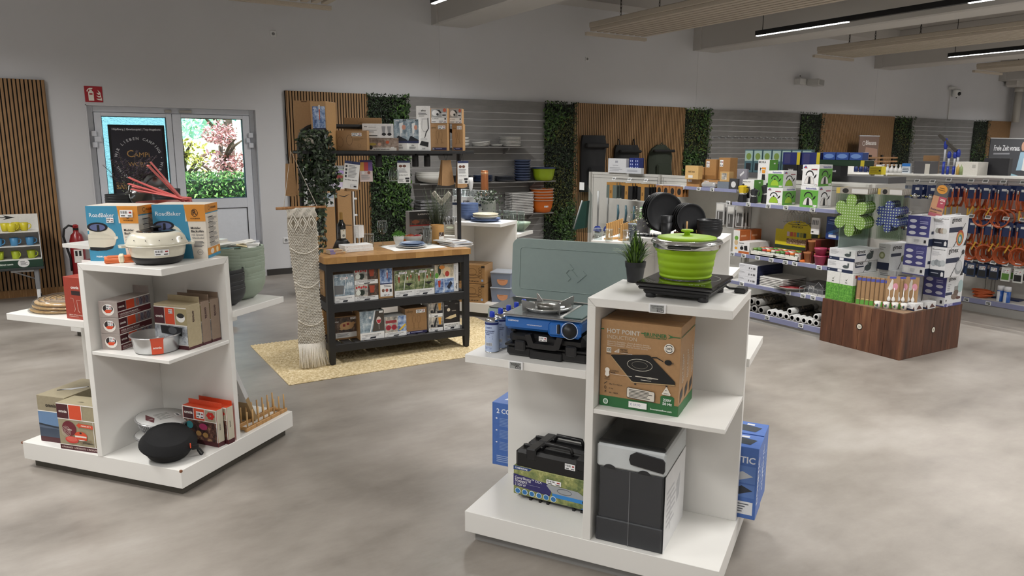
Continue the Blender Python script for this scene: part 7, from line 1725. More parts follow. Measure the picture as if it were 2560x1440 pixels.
# kettle and moka boxes
LG = '5c9a3c'
def kettle(x,y,z,w,h,flip,label,colr):
 arc =[(.46+.25*cos(pi*i/10),.50+.24*sin(pi*i/10))for i in range(11)]+[(.46+.19*cos(pi*i/10),.50+.18*sin(pi*i/10))for i in range(10,-1,-1)]
 body =[('p',[(.46+.29*cos(pi*i/14),.10+.38*sin(pi*i/14))for i in range(15)],'1b1b1d'),('p',[(.46+.275*cos(pi*i/14),.11+.355*sin(pi*i/14))for i in range(15)],colr),('p',arc,'1b1b1d'),('p',[(.70,.34),(.84,.44),(.88,.56),(.80,.54),(.72,.44)],'1b1b1d'),('s',.76,.03,.96,.13)]
 body+=[('e',.46,.50,.05,.045,'1b1b1d')]if colr[0]=='8' else[('p',[(.37,.11),(.41,.44),(.51,.44),(.55,.11)],'1d1d1f')]
 W_ = body+[('p',[(.06,.84),(.14,.95),(.24,.95),(.3,.84)],'4a5a9a'),('p',[(.12,.84),(.2,.92),(.28,.84)],'c0503a'),('r',.55,.76,.9,.81,'8a3a44')]
 G_ =[('r',0,0,1,.82,LG)]+body+[('t',.3,.86,.9,'FashionHello','5a5a9a',True)]
 return carton('kettle_box',label,at('G',x,y,z),yaw('G'),(w,.2,h),'dcdcdb',{'F':G_ if flip else W_,'R':W_ if flip else G_})
kettle(.405,.03,1.221,.19,.168,False,'lime kettle box, lower one of the stack beside the black moka pots','8fb32e')
kettle(.41,.03,1.39,.18,.165,True,'lime kettle box, upper one of the stack beside the black moka pots','8fb32e')
kettle(.80,.03,1.221,.195,.2,True,'silver kettle box, lower one of the stack nearest the green mitts','d4d0cc')
kettle(.805,.03,1.422,.18,.2,False,'silver kettle box, upper one of the stack nearest the green mitts','d4d0cc')
MOKA = lambda c:[('t',.06,.88,.7,'MOKA POT','4a4a4a',True),('p',[(.34,.62),(.72,.62),(.66,.42),(.40,.42)],c),('p',[(.40,.4),(.66,.4),(.70,.18),(.38,.18)],'1d1d1f'),('p',[(.34,.6),(.2,.62),(.2,.46),(.26,.46),(.26,.56)],'1d1d1f'),('e',.53,.66,.04,.03,'1d1d1f')]
carton('moka_box','tall white and green moka pot box behind the yellow pot',at('G',.10,.24,1.221),yaw('G'),(.145,.13,.435),'dcdcda',{'F':[('p',[(.34,.82),(.72,.82),(.66,.68),(.40,.68)],'d9922e'),('p',[(.40,.66),(.66,.66),(.70,.52),(.38,.52)],'1d1d1f'),('p',[(.34,.8),(.2,.82),(.2,.7),(.26,.7),(.26,.77)],'1d1d1f'),('t',.06,.92,.7,'MOKA','4a4a4a',True),('o',.5,.62,.4,.16,.006,'d4d4d2')],'R':[('r',0,0,1,1,LG),('r',.5,.9,.7,.93,'dfe8d8')]})
carton('moka_box','small white and green moka pot box just behind the yellow pot',at('G',.03,.10,1.221),yaw('G'),(.15,.14,.23),'dcdcda',{'F':MOKA('d9c02a'),'R':[('r',0,0,1,1,LG),('r',.5,.85,.7,.9,'dfe8d8')]})
def moka(x,y,colr,h,label):
 r = root('moka_pot',label,'coffee pot',at('G',x,y,1.221),yaw('G'))
 k = h/.18
 b = MB(); b.lathe([(0,0),(.046*k,0),(.048*k,.006),(.04*k,.078*k),(0,.08*k)],mat('1b1b1d',.4),8,smooth=False); b.part('boiler',r)
 b = MB(); b.lathe([(.04*k,.078*k),(.042*k,.085*k),(.041*k,.092*k)],STL,16); b.part('steel_ring',r)
 b = MB(); b.lathe([(.036*k,.092*k),(.05*k,.155*k),(.03*k,.168*k),(0,.17*k)],mat(colr,.4),8,smooth=False); b.part('top_chamber',r)
 b = MB(); b.tube([(.045*k,0,.15*k),(.075*k,0,.155*k),(.08*k,0,.12*k),(.07*k,0,.09*k)],.007*k,BLK,6); b.lathe([(.008*k,.168*k),(.011*k,.178*k),(0,.19*k)],BLK,8); b.part('handle_and_knob',r)
moka(.085,.05,'c9ad1e',.185,'yellow and black moka pot at the left end of the kettle shelf')
moka(.24,.04,'26282c',.15,'small black moka pot in front, beside the yellow one'); moka(.33,.12,'26282c',.2,'larger black moka pot behind the small one')
carton('grey_set','flat grey boxed set leaning beside the moka boxes',at('G',-.14,.2,1.356),yaw('G'),(.13,.03,.2),'85848c',{'F':[('p',[(.3,.7),(.7,.9),(.75,.8),(.35,.6)],'d5d5d7'),('r',.5,.1,.7,.15,'3a3a3c')]})
# hooks, wire racks and cards under the kettle shelf
def peg(fr,x,z,y1=.42,L=.3):
 b = MB(); b.tube([(0,y1,0),(0,y1-L,.012),(0,y1-L-.012,.03)],.003,mat('8f9092',.3,.8),5); return b
def hook(fr,x,z,label,depth=.42,L=.32):
 r = root('display_hook',label,'hook',at(fr,x,0,z),yaw(fr))
 peg(fr,x,z,depth,L).part('prong',r)
 b = MB(); b.M = Matrix.Translation((0,depth-L-.016,.012))@Matrix.Rotation(-.5,4,'X'); b.box(-.03,-.002,-.014,.03,.002,.026,mat('e3e3e3',.4)); b.box(-.022,-.0035,-.006,.022,-.002,.018,mat('6c6e6c',.4)); b.part('price_holder',r)
 return r
for i,x in enumerate((.62,.78,.93)):
 hook('G',x,1.165,'chrome hook with price holder under the kettle shelf, %s of three'%ord1(i))
for i,x in enumerate((.60,.75)):
 r = root('wire_toaster','folding wire toast rack hanging under the kettle shelf, %s one'%('left','right')[i],'rack',at('G',x,.14,1.16),yaw('G'))
 b = MB(); CH = mat('a9aaac',.25,.85)
 for k in range(3):
  for s in(-1,1):b.tube([(s*.01,.05*k,0),(s*.05,.05*k,-.04),(s*.06,.05*k,-.11),(s*.04,.05*k,-.12)],.0025,CH,4)
 for s in(-1,1):b.tube([(s*.06,0,-.11),(s*.06,.1,-.11)],.0025,CH,4)
 b.part('wire_frame',r)
def pack(fr,x,y,z,w,h,d,base,items,label,grp=None,name='hanging_pack'):
 return carton(name,label,at(fr,x,y,z),yaw(fr),(w,d,h),base,{'F':items},'pack',grp)
pack('G',.88,.12,.96,.09,.16,.02,'d9d8d6',[('r',.1,.55,.9,.9,'c9c9c9')]+[('r',.16+.2*i,.58,.26+.2*i,.85,'4a4a4c')for i in range(4)]+[('r',.1,.1,.35,.18,'2a2a2a')],'white card of cutlery hanging under the kettle shelf')
pack('G',1.03,.14,.93,.16,.21,.04,'1f3a78',[('p',[(.1,.3),(.8,.5),(.9,.4),(.3,.2)],'3f7ac0'),('r',.2,.08,.7,.2,'d5d9de'),('l',.2,.85,.8,0.895,1,'d5dcec'),('l',.1,.65,.9,.8,2,'6a86c0')],'blue lighter pack hanging beside the green mitts')
# spice shelf
for k in range(2):
 carton('orange_box','orange and white appliance box, %s one on the spice shelf'%('front','rear')[k],at('G',.02,.02+.17*k,.691),yaw('G'),(.085,.165,.235),'b4612e',{'F':[('r',0,0,1,1,'dcdad6'),('e',.5,.65,.3,.1,'6a9a3a'),('e',.5,.2,.22,.06,'d99a2e'),('e',.5,.45,.3,.12,'c9b08a')],'R':[('r',.1,.7,.6,.78,'d9a07a')]})
 carton('small_kettle_box','white and orange travel kettle box, %s one on the spice shelf'%('front','rear')[k],at('G',.115,-.0+.16*k,.691),yaw('G'),(.14,.155,.125),'dcdad8',{'F':[('r',0,0,1,.2,'b4612e'),('t',.06,.82,.5,'FashHello','4a4a4a',True),('p',[(.5,.65),(.8,.7),(.85,.3),(.55,.3)],'1b1b1d'),('e',.3,.45,.16,.15,'1b1b1d'),('o',.3,.62,.08,.08,.003,'1b1b1d')]})
r = root('spice_display','yellow spice box display with header and printed tray','display box',at('G',.27,.0,.691),yaw('G'))
YL = mat('c9b81f',.5,kind='card')
b = MB(); b.box(0,0,0,.58,.25,.012,mat('dcd9cf',.6)); b.box(0,0,0,.58,.005,.045,mat('dcd9cf',.6)); b.box(.575,0,0,.58,.25,.075,mat('dcd9cf',.6)); b.box(0,0,0,.005,.25,.075,mat('dcd9cf',.6)); b.part('tray',r)
b = MB(); b.box(.1,.252,0,.62,.258,.27,YL); n = 16; b.prism([(.36+.17*cos(pi*i/n),.27+.10*sin(pi*i/n))for i in range(n+1)],.252,.258,YL,axis='y'); b.box(.1,.249,.075,.62,.252,.11,mat('20301f',.6)); b.part('header_card',r)
a = MB(); art(a,lambda u,v,o:(.1+u,.252-o,v),.52,.38,[('t',.37,.78,.63,'SPICE BOX','2a2a22',True),('r',.28,.86,.72,.872,'2a2a22'),('p',[(.5,.85),(.56,.87),(.5,.9)],'2a2a22'),('r',.27,.34,.72,.48,mat('7a5a4a',.5,kind='photo',c1='3a2a24',c2='b59a7a',c3='e0d4c0',scale=60)),('r',.82,.55,.96,.68,'20301f')]+[('r',.27+.075*i,.54,.33+.075*i,.66,c)for i,c in enumerate(('c9b4c0','c05a4a','c9703a','5a8a8a','8a8a3a','2a3a2a'))]); a.part('header_print',r)
a = MB(); art(a,lambda u,v,o:(u,-o,v),.58,.045,[('r',.2,.48,.75,.56,'2a2a22'),('p',[(.5,.2),(.6,.5),(.5,.8)],'2a2a22')]); a.part('tray_print',r)
jb = MB(); jb.lathe([(0,0),(.022,0),(.023,.004),(.023,.035),(.02,.04)],mat('cfd6cc',.2),12); jar_me = jb.mesh('jar')
cap ={}
cols =('6a8a3a','c0406a','4f7a3a','5a8a4a','b8383a','8f9a8a','d8702e','d5d3cb','c9c4b4','9a3a34')
for i in range(10):
 for j in range(4):
  c = cols[(i*2+j*3)%10]
  if c not in cap:
   q = MB(); q.lathe([(0,0),(.024,0),(.024,.02),(0,.021)],mat(c,.4),12); cap[c] = q.mesh('jar_lid')
  o = bpy.data.objects.new('spice_jar',jar_me); COL.objects.link(o); o.location = at('G',.305+.056*i,.04+.055*j,.704)
  tag(o,'spice jar in the yellow display tray, %s from the left in the %s row'%(ord1(i),ord1(j).replace('first','front')),'jar','spice jars in the tray')
  part('lid',cap[c],o,loc=(0,0,.04))
for k,(x,z)in enumerate(((.86,0),(.98,0),(.90,.115),(.0,0))):
 if k==3:continue
 r = root('herb_pot_pack','terracotta herb pot in printed card, %s of the group on the spice shelf'%ord1(k),'pot',at('G',x,.03,.691+z),yaw('G'))
 b = MB(); b.lathe([(0,0),(.03,0),(.042,.085),(.046,.087),(.046,.1),(.04,.1),(.03,.01)],mat('a2653a',.7),18,c=(.05,.04)); b.part('clay_pot',r)
 b = MB(); b.box(0,.08,0,.11,.3,.11,mat('6a3a2a',.6,kind='card')); b.box(0,0,0,.004,.08,.11,mat('5a3426',.6)); b.box(.106,0,0,.11,.08,.11,mat('8a3a30',.6)); b.part('card_sleeve',r)
pk = MB(); pk.lathe([(0,0),(.04,0),(.052,.075),(.058,.077),(.058,.092),(.052,.092),(.04,.01),(0,.008)],mat('a83a5a',.4),20); me = pk.mesh('pot')
for k,(x,y,z)in enumerate(((1.07,.03,0),(1.07,.03,.07),(1.17,.1,0),(1.17,.1,.07))):
 o = bpy.data.objects.new('pink_pot',me); COL.objects.link(o); o.location = at('G',x,y,.691+z); tag(o,'raspberry pink plastic pot, %s in the %s nested pair'%(('lower','upper')[k%2],('front','rear')[k//2]),'pot','pink pots')
for k,c in enumerate(('3a9a4a','3a6aa8','d9702e')):
 b = MB(); b.lathe([(0,0),(.03,0),(.035,.01),(.02,.02),(0,.022)],mat(c,.4),12,sx=1.5); b.thing('silicone_tool',('green','blue','orange')[k]+' silicone gadget between spices and herb pots','gadget',at('G',.78+.045*k,.06,.692))
 # middle low shelf
for k in range(3):
 carton('tray_box','white and navy long box, %s of the stack on the low shelf'%('bottom','middle','top')[k],at('G',.135,.0,.391+.0655*k),yaw('G'),(.24,.4,.064),'dbdbdf',{'F':[('l',.05,.55,.35,.85,2,'b0b0b4'),('r',.55,.3,.6,.6,'5a5a5e'),('e',.7,.45,.03,.12,'4a4a4c'),('r',.78,.3,.9,.6,'6a6a6c')],'R':[('r',0,0,1,1,'1e2444')]})
tw = tray_mesh(.29,.36,.011,'d9d7d2')
for k in range(6):
 o = bpy.data.objects.new('flat_tray',tw); COL.objects.link(o); o.location = at('G',.395,.02,.391+.0165*k); o.rotation_euler =(0,0,yaw('G')); tag(o,'shallow white tray, %s from the bottom beside the navy boxes'%ord1(k),'tray','shallow white trays')
r = root('melamine_plate','red and white plate in crumpled film on the low shelf','plate',at('G',.73,.10,.391),yaw('G'))
b = MB(); b.lathe([(0,.004),(.1,.004),(.15,.03),(.155,.033),(.15,.036),(.09,.012),(0,.012)],mat('c9c4bc',.4),30); b.lathe([(.0,.013),(.09,.013),(.12,.028)],mat('b0353c',.4),30); b.part('plate_body',r); b = MB(); b.lathe([(.17,.002),(.175,.03),(.12,.055),(0,.05)],mat('e9eaea',.15,kind='clear',ior=1.7),14,smooth=False); b.part('film_wrap',r)
carton('dark_box','dark grey flat box with white sticker on the low shelf',at('G',.87,.12,.391),yaw('G'),(.2,.2,.10),'5c5d60',{'F':[('s',.2,.4,.5,.7)]})
r = root('wire_grill','chrome folding wire rack at the near end of the low shelf','rack',at('G',.88,.02,.391),yaw('G'))
b = MB()
for k in range(6):b.tube([(.0+.05*k,0,.005),(.0+.05*k,.0,.06),(.05*k,.25,.08),(.05*k,.25,.005)],.003,CH,4)
b.tube([(.12,.02,.06),(.19,.02,.13),(.26,.02,.06)],.003,CH,4); b.tube([(0,0,.06),(.25,0,.06)],.003,CH,4); b.part('wire_frame',r)
# rolls
def roll(x,y,z,R_,colr,label,band,grp):
 r = root('mat_roll',label,'roll',at('G',x,y,z+R_),yaw('G'),grp)
 b = MB(); b.M = Matrix.Rotation(-pi/2,4,'X'); b.lathe([(R_*.62,.0),(R_*.98,0),(R_,.004),(R_,.40),(R_*.6,.40),(R_*.6,.004),(R_*.62,0)],mat(colr,.8),18); b.part('rolled_sheet',r)
 b = MB(); b.M = Matrix.Rotation(-pi/2,4,'X'); b.lathe([(R_+.0008,.10),(R_+.0008,.34)],mat(band,.5,kind='photo',c1='141416',c2='4a4844',c3='b9a07a',scale=50),18); b.part('paper_band',r)
for k in range(7):
 up = k>=4
 roll(.20+.085*(k-(4 if up else 0))+(.04 if up else 0),-.0,.101+(.07 if up else 0),.038,'8c8a86','thick grey mat roll on the base deck, %s in the %s row'%(ord1(k-(4 if up else 0)),'upper' if up else 'lower'),'3a342c','grey mat rolls')
for k in range(11):
 up = k>=9
 roll(.56+.068*(k if not up else 0)+(.24+.3*(k-9)if up else 0),-.0,.101+(.06 if up else 0),.032,'d5d5d3','white liner roll on the base deck, %s in the %s row'%(ord1(k-(9 if up else 0)),'upper' if up else 'lower'),'232124','white liner rolls')
 # oven mitts at the end of the gondola
def mitt(x,y,colr,label,grp,s=1.0,header=True):
 r = root('oven_mitt',label,'glove',at('G',x,y,1.0),yaw('G'),grp)
 b = MB(); mm = mat(colr,.8,kind='dots')
 pts =[]
 for k in range(6):
  a0 = pi/2+k*pi/3
  for da,rr in((-.50,.075),(-.40,.125),(-.22,.155),(0,.165),(.22,.155),(.40,.125)):
   pts.append((.0+s*rr*cos(a0+da),.2+s*rr*1.15*sin(a0+da)))
 b.prism(pts,-.006,.006,mm,axis='y'); b.part('glove_body',r)
 b = MB(); b.box(-.15*s,-.009,.0,.15*s,.009,.385,mat('eef2ee',.12,kind='clear',ior=1.25)); b.part('film_bag',r)
 if header:
  b = MB(); b.box(-.15*s,-.011,.385,.15*s,.011,.435,mat('8a857c',.5)); b.part('header_card',r)
  a = MB(); art(a,lambda u,v,o:(u-.15*s,-.011-o,.385+v),.3*s,.05,[('r',0,0,.12,1,'b09a4a'),('e',.3,.5,.1,.42,'1e1c1c'),('r',.5,.1,1,.9,'b9b7b4')]); a.part('header_print',r)
for k in range(5):mitt(1.47-.012*k,-.16+.05*k,'86a552','green dotted flower trivet in clear film, %s from the front'%ord1(k),'green trivets')
for k in range(5):mitt(1.73-.01*k,-.02+.045*k,'3f4a8c','blue dotted flower trivet in clear film, %s from the front'%ord1(k),'blue trivets',.72)
# bay B: bamboo boxes and packs, bay C: brushes and packs
BB_ = lambda c = 'a3794a':c
carton('bamboo_box','white lunch box with printed bamboo lid standing upright',at('G',-.76,.05,1.43),yaw('G'),(.20,.07,.15),'c9a56c',{'F':[('t',.25,.5,.75,'deli box','4a3a20',True),('r',.25,.1,.6,.3,'d9d7d2')]})
carton('bamboo_box','lunch box with photo band on a grey tub',at('G',-.28,.09,1.42),yaw('G'),(.13,.07,.105),'b89560',{'F':[('r',.2,.2,.75,.85,P_TAB)]})
for k,(x,y,z,w,h)in enumerate(((-.78,.1,1.346,.2,.085),(-.55,.12,1.346,.22,.08),(-.62,.22,1.43,.16,.22),(-.45,.25,1.43,.16,.24),(-.76,.22,1.43,.12,.13))):
 carton('kraft_box','plain kraft box among the bamboo lunch boxes, %s of the group'%ord1(k),at('G',x,y,z),yaw('G'),(w,.12,h),'a3794a',{'F':[('s',.1,.6,.4,.9)]})
carton('grey_tub','grey tub under the photo banded lunch box',at('G',-.30,.08,1.346),yaw('G'),(.16,.12,.072),'6e7680',{})
carton('cutter_card','dark card with a white egg shape at the rail end',at('G',-.13,.08,1.346),yaw('G'),(.11,.03,.11),'3a3a3c',{'F':[('e',.5,.45,.3,.3,'c9c9c9')]})
b = MB(); b.box(0,0,0,.2,.12,.06,mat('d5d5d5',.2,.6,kind='foil'),.02); b.thing('foil_bag','crumpled clear foil bag on the bamboo box shelf','bag',at('G',-.53,.06,1.347),yaw('G'))
def cards(x0,n,z,h,w,base,items,desc,grp,y0=.05,step=.045):
 for k in range(n):pack('G',x0,y0+step*k,z,w,h,.012,base,items,'%s, %s from the front'%(desc,ord1(k)),grp)
PAN =[('r',.0,.0,1,.8,'1c1c1e'),('r',.3,0,.62,1,'a0763c'),('r',.0,.84,1,1,'a0763c'),('r',.38,.3,.5,.5,'6a4a24')]
for j,x in enumerate((-2.15,-1.85,-1.55)):
 cards(x,4,1.14,.2,.2,('59645f','18181a','18181a')[j],PAN if j else[('r',0,0,1,.75,'59645f')]+PAN[1:],'kraft banded dark dish pack, column %s from the foliage'%('one','two','three')[j],'dark dish packs')
 hook('G',x+.1,1.37,'hook over the dark dish packs, %s of three'%ord1(j))
for j in range(4):
 cards(-1.22+.11*j,3,1.22,.12,.1,'9a6a3c',[('e',.5,.5,.3,.32,'1a1818')],'small kraft card with dark knob, column %s'%('one','two','three','four')[j],'small kraft cards')
def broom(x,y,z,colr,h,label):
 r = root('hand_brush',label,'brush',at('G',x,y,z),yaw('G'))
 b = MB(); b.lathe([(.012,.14),(.012,h*.6),(.014,h*.6),(.014,h)],mat('b9bcbc',.4),10); b.part('stick',r)
 b = MB(); b.prism([(-.06,.09),(-.05,.13),(-.02,.16),(.02,.16),(.05,.13),(.06,.09)],-.02,.02,mat(colr,.4),axis='y'); b.part('brush_head',r)
 b = MB()
 for i in range(13):
  u = -1+2*i/12; b.tube([(.05*u,0,.09),(.085*u,-.01,0)],.0055,mat('b5b2a8',.8),4)
 b.part('bristles',r)
broom(-2.28,.02,.60,'22388c',.62,'hand broom with blue head hanging below the dish packs, front one')
broom(-2.20,.12,.60,'3f4c8c',.62,'hand broom with blue head hanging below the dish packs, rear one')
r = root('dustpan_set','green dustpan in a clear bag at the gondola end','dustpan',at('G',-2.62,.0,.66),yaw('G'))
b = MB(); b.prism([(-.16,0),(.12,.06),(.16,.42),(.02,.40)],-.02,.02,mat('2a4a42',.5),axis='y'); b.part('pan',r)
b = MB(); b.tube([(-.13,-.02,.02),(.05,-.02,.42)],.012,mat('b5b8b8',.4),6); b.part('lip_bar',r)
b = MB(); b.prism([(-.2,-.02),(.2,.0),(.2,.5),(.1,.62),(.0,.6)],-.03,.03,mat('e9eeee',.12,kind='clear',ior=1.5),axis='y'); b.box(-.0,-.034,.56,.1,-.03,.66,mat('d9d9d8',.5)); b.part('clear_bag',r)
for k in range(4):
 r = root('grill_shovel','dark grill shovel with blue-grey handle, %s in the hanging row'%ord1(k),'shovel',at('G',-1.95+.13*k,.08+.02*k,.60),yaw('G'))
 b = MB(); b.prism([(-.07,.02),(.0,-.02),(.07,.02),(.08,.16),(.03,.26),(-.03,.26),(-.08,.16)],-.008,.008,mat('3a3c3e',.5),axis='y'); b.part('blade',r)
 b = MB(); b.tube([(0,0,.26),(.01,0,.36),(0,0,.46)],[.012,.016,.012],mat('3f5f6a',.4),8); b.box(-.03,-.012,.17,.03,-.008,.22,mat('c9c47a',.5)); b.part('grip',r)
cards(-1.43,3,.86,.19,.11,'2a2a2c',[('r',.2,.1,.8,.55,'b9a52a'),('r',.2,.6,.8,.7,'6a6a6c')],'black pack with yellow insert','black and yellow packs')
for j,c in enumerate(('3f7aa0','7a2a52','6a9a2e')):
 for k in range(3):pack('G',-1.28+.17*k,.1,.78-.09*j,.15,.085,.1,c,[('l',.1,.2,.9,.8,3,'d0d0d0')],'%s cloth pack, %s from the left in the pegged row'%(('blue','plum','lime')[j],ord1(k)),'cloth packs')
for k in range(3):
 r = root('cleaner_bottle','pale yellow cleaner bottle, %s from the left behind the cloth packs'%ord1(k),'bottle',at('G',-1.14+.16*k,.22,.885),yaw('G'))
 b = MB(); b.lathe([(0,0),(.045,0),(.048,.01),(.048,.13),(.02,.17),(.018,.18)],mat('c4bc8f',.4),18); b.part('bottle_body',r); b = MB(); b.lathe([(.02,.178),(.02,.205),(0,.206)],mat('dcdcdc',.4),12); b.part('cap',r)
b = MB(); b.box(-1.24,.0,.86,-.62,.42,.882,GW,.002); b.box(-1.24,-.012,.85,-.62,0,.885,LIP,.002); b.part('shelf_board',G)
for k,(x,z,w)in enumerate(((-.30,.95,.12),(-.14,.93,.1),(-.02,.95,.1))):
 for j in range(3):pack('G',x,.08+.05*j,z,w,.24,.014,'a9a8a6',[('r',.1,.68,.9,.95,'c9c7c2'),('r',.15,.05,.85,.62,'4a4846'),('r',.3,.2,.4,.6,'b9b9b9')],'cutlery pack behind the black plates, column %s, %s from the front'%(('one','two','three')[k],ord1(j)),'cutlery packs')
 # boxes on the white desk level behind (top of gondola G)
carton('stove_manual_box','white printed box standing on the gondola before the roll-top bag',at('G',-2.56,.40,1.446),yaw('G'),(.37,.05,.19),'cfd0d3',{'F':[('r',.4,.7,.55,.85,'9a9ca4'),('l',.25,.5,.75,0.545,1,'7a7c84'),('l',.1,.1,.9,.4,3,'a9abb0')]})
for k in range(2):carton('blue_box','blue patterned box, %s beside the white printed one'%('left','right')[k],at('G',-2.15+.10*k,.42,1.446),yaw('G'),(.09,.08,.2),'27357a',{'F':[('e',.3+.4*(i%2),.15+.22*(i//2),.1,.06,'b0b8d8')for i in range(8)]})
carton('white_flat_carton','low white box in front of the blue patterned boxes',at('G',-2.16,.37,1.446),yaw('G'),(.3,.05,.075),'c9cbd0',{'F':[('l',.1,.3,.8,.7,2,'9a9ca4')]})
# rear side of the gondola top: blister packs and dark boxes
for k in range(7):
 pack('G',-.62+.13*k,.86,1.50,.12,.26,.05,'4f6f78',[('r',.05,.5,.95,.95,'a9c4bc'),('e',.5,.7,.3,.15,'7f9a4a'),('r',.2,.1,.8,.4,'22262c')],'clear blister pack with dark tool, %s in the row behind the moka boxes'%ord1(k),'blister packs')
rb2 = root('rear_shelf','dark shelf standing behind the kettle boxes','shelf',at('G',-.8,.6,0),yaw('G'))
b = MB(); b.box(0,0,0,2.0,.5,1.44,GM,.003); b.box(0,.2,1.44,2.0,.5,1.50,mat('5a5a5c',.5)); b.part('cabinet',rb2)
for k in range(4):
 carton('black_box','black printed box behind the kettle boxes, %s from the left'%ord1(k),at('G',.1+.17*k,.66,1.502),yaw('G'),(.165,.12,.10),'17171a',{'F':[('t',.3,.4,.7,'THULE','d9d9d9',True)]})
for k in range(2):
 carton('navy_pack','navy photo pack above the black boxes, %s one'%('left','right')[k],at('G',.04+.24*k,.70,1.602),yaw('G'),(.22,.12,.13),'1f2a6a',{'F':[('r',.1,.1,.45,.9,'3a3a6a'),('r',.82,0,1,1,'c9b82a')]})
for k in range(3):
 carton('dome_pack','blue domed pack on the green box, %s from the left'%ord1(k),at('G',.52+.15*k,.72,1.66),yaw('G'),(.14,.1,.075),'2c4a92',{'F':[('e',.5,.5,.4,.3,'6a8ac4')]})
carton('green_display','dark green and yellow display box carrying blue domed packs',at('G',.5,.70,1.602),yaw('G'),(.5,.16,.057),'18331f',{'F':[('r',.92,0,1,1,'b9aa2a')]})
carton('yellow_banner_box','yellow printed banner box behind the silver kettle boxes',at('H',-1.75,.5,1.5),yaw('H'),(.7,.1,.11),'c9b02a',{'F':[('l',.05,.6,.8,.9,1,'2a2a1a'),('e',.25,.3,.06,.2,'2a2a1a'),('e',.55,.3,.08,.25,'3a4a4a')]})
for k in range(2):carton('white_pot_box','white cookware box with red print, %s behind the silver kettle boxes'%('left','right')[k],at('H',-1.5+.34*k,.3,1.456),yaw('H'),(.33,.2,.13),'d4d2cf',{'F':[('r',.6,.65,.85,.8,'a03a3a'),('r',0,0,1,.2,'7a2424')]})
b = MB(); b.box(0,0,0,1.5,.5,1.455,GM,.003); b.thing('cross_shelf','plain grey shelf block between the two gondolas','shelving',at('H',-1.9,.2,0),yaw('H'))
carton('yellow_carton','bright yellow box between the trivets and the hose wall',at('H',-.42,.2,1.456),yaw('H'),(.16,.1,.10),'c9b81f',{'F':[('l',.1,.2,.8,.8,3,'a08a1a'),('r',.8,.4,.95,.6,'2a2a1a')]})
r = root('slatted_rack','dark slatted wooden rack behind the silver kettle boxes','rack',(14.55,9.6,1.25))
for k in range(5):
 b = MB(); b.box(0,0,.08*k,1.5,.03,.08*k+.035,mat('7a5a3a',.6,kind='oak')); b.part('slat',r)
for k in range(4):
 b = MB(); b.box(.1+.42*k,.03,0,.16+.42*k,.06,.4,mat('241c16',.7)); b.part('upright',r)
b = MB(); b.box(.2,0,-1.25,1.3,.3,0,GM); b.part('plinth',r)
# ---- hose gondola
NV = mat('1c2c58',.4); HO = mat('b4552a',.45)
def hose_proto(kind,label,loc,grp):
 r = root('gas_hose',label,'hose',loc,yaw('H'),grp)
 b = MB(); b.box(-.065,-.002,-.15,.065,.002,0,NV); b.box(-.02,-.003,-.055,.03,-.002,-.03,mat('d9d9d9',.5)); b.part('header_card',r)
 b = MB()
 if kind=='coil':
  b.tube([(-.045,-.01,-.06),(-.045,-.01,-.16),(-.03,-.01,-.29)],.0085,HO,6); b.tube([(.045,-.01,-.06),(.045,-.01,-.16),(.03,-.01,-.29)],.0085,HO,6)
  for k in range(4):b.tube([((.092-.004*k)*cos(2*pi*i/18),-.02+.013*k,-.35+(.092-.004*k)*sin(2*pi*i/18))for i in range(18)],.0085,HO,6,closed=True)
 else:
  for k in range(3):b.tube([(-.05+.012*k,-.012+.012*k,-.05),(-.052+.012*k,-.012+.012*k,-.18),(-.03+.006*k,-.012,-.255+.008*k),(.03-.006*k,-.012,-.255+.008*k),(.052-.012*k,-.012+.012*k,-.18),(.05-.012*k,-.012+.012*k,-.05)],.008,HO,6)
 b.part('hose_coil',r)
 b = MB()
 for s in(-1,1):b.lathe([(.01,-.085),(.011,-.045),(.007,-.04)],STL,8,c=(s*.046,-.011))
 b.part('fitting',r)
 b = MB(); b.M = Matrix.Rotation(.4 if kind=='coil' else 0,4,'Y'); b.box(-.008,-.03,-.35,.008,-.028,-.25,mat('c99a2e',.5)); b.part('yellow_tag',r,'yellow paper tag')
 return r
protos ={}
for row,(z,xs)in enumerate(((1.385,((.66,'loop'),(.90,'loop'),(1.05,'coil'),(1.23,'coil'),(1.42,'loop'),(1.60,'coil'))),(1.0,((.80,'loop'),(.95,'coil'),(1.12,'coil'),(1.30,'coil'),(1.46,'coil'),(1.62,'loop'))))):
 for i,(x,kd)in enumerate(xs):
  hook('H',x,z+.03,'hook over the orange hoses, %s in the %s row'%(ord1(i),('upper','lower')[row]),.46,.42)
  for k in range(3):
   lab = 'orange gas hose, %s row, %s hook from the door side, %s from the front'%(('upper','lower')[row],ord1(i),ord1(k))
   loc = at('H',x+.012*k,.06+.1*k,z)
   if kd not in protos:protos[kd] = hose_proto(kd,lab,loc,'orange gas hoses')
   else:dup(protos[kd],loc,yaw('H'),lab)
for i,x in enumerate((.86,.98,1.10,1.22,1.34,1.46)):
 hook('H',x,.545,'hook over the small packs, %s in the lowest row'%ord1(i),.46,.4)
 for k in range(2):carton('fitting_pack','small fitting pack in the lowest hook row, %s column, %s'%(ord1(i),('front','rear')[k]),at('H',x-.045,.08+.12*k,.37),yaw('H'),(.09,.02,.155),('24386a','3a4a6a','2a3a5a','2a3a5a','d4d6d2','d4d6d2')[i],{'F':[('r',.1,.1,.9,.55,('5a7ab0','2a2c30','2a2c30','2a2c30','5a8a3a','1e1e20')[i]),('s',.15,.6,.85,.85)]},'pack')
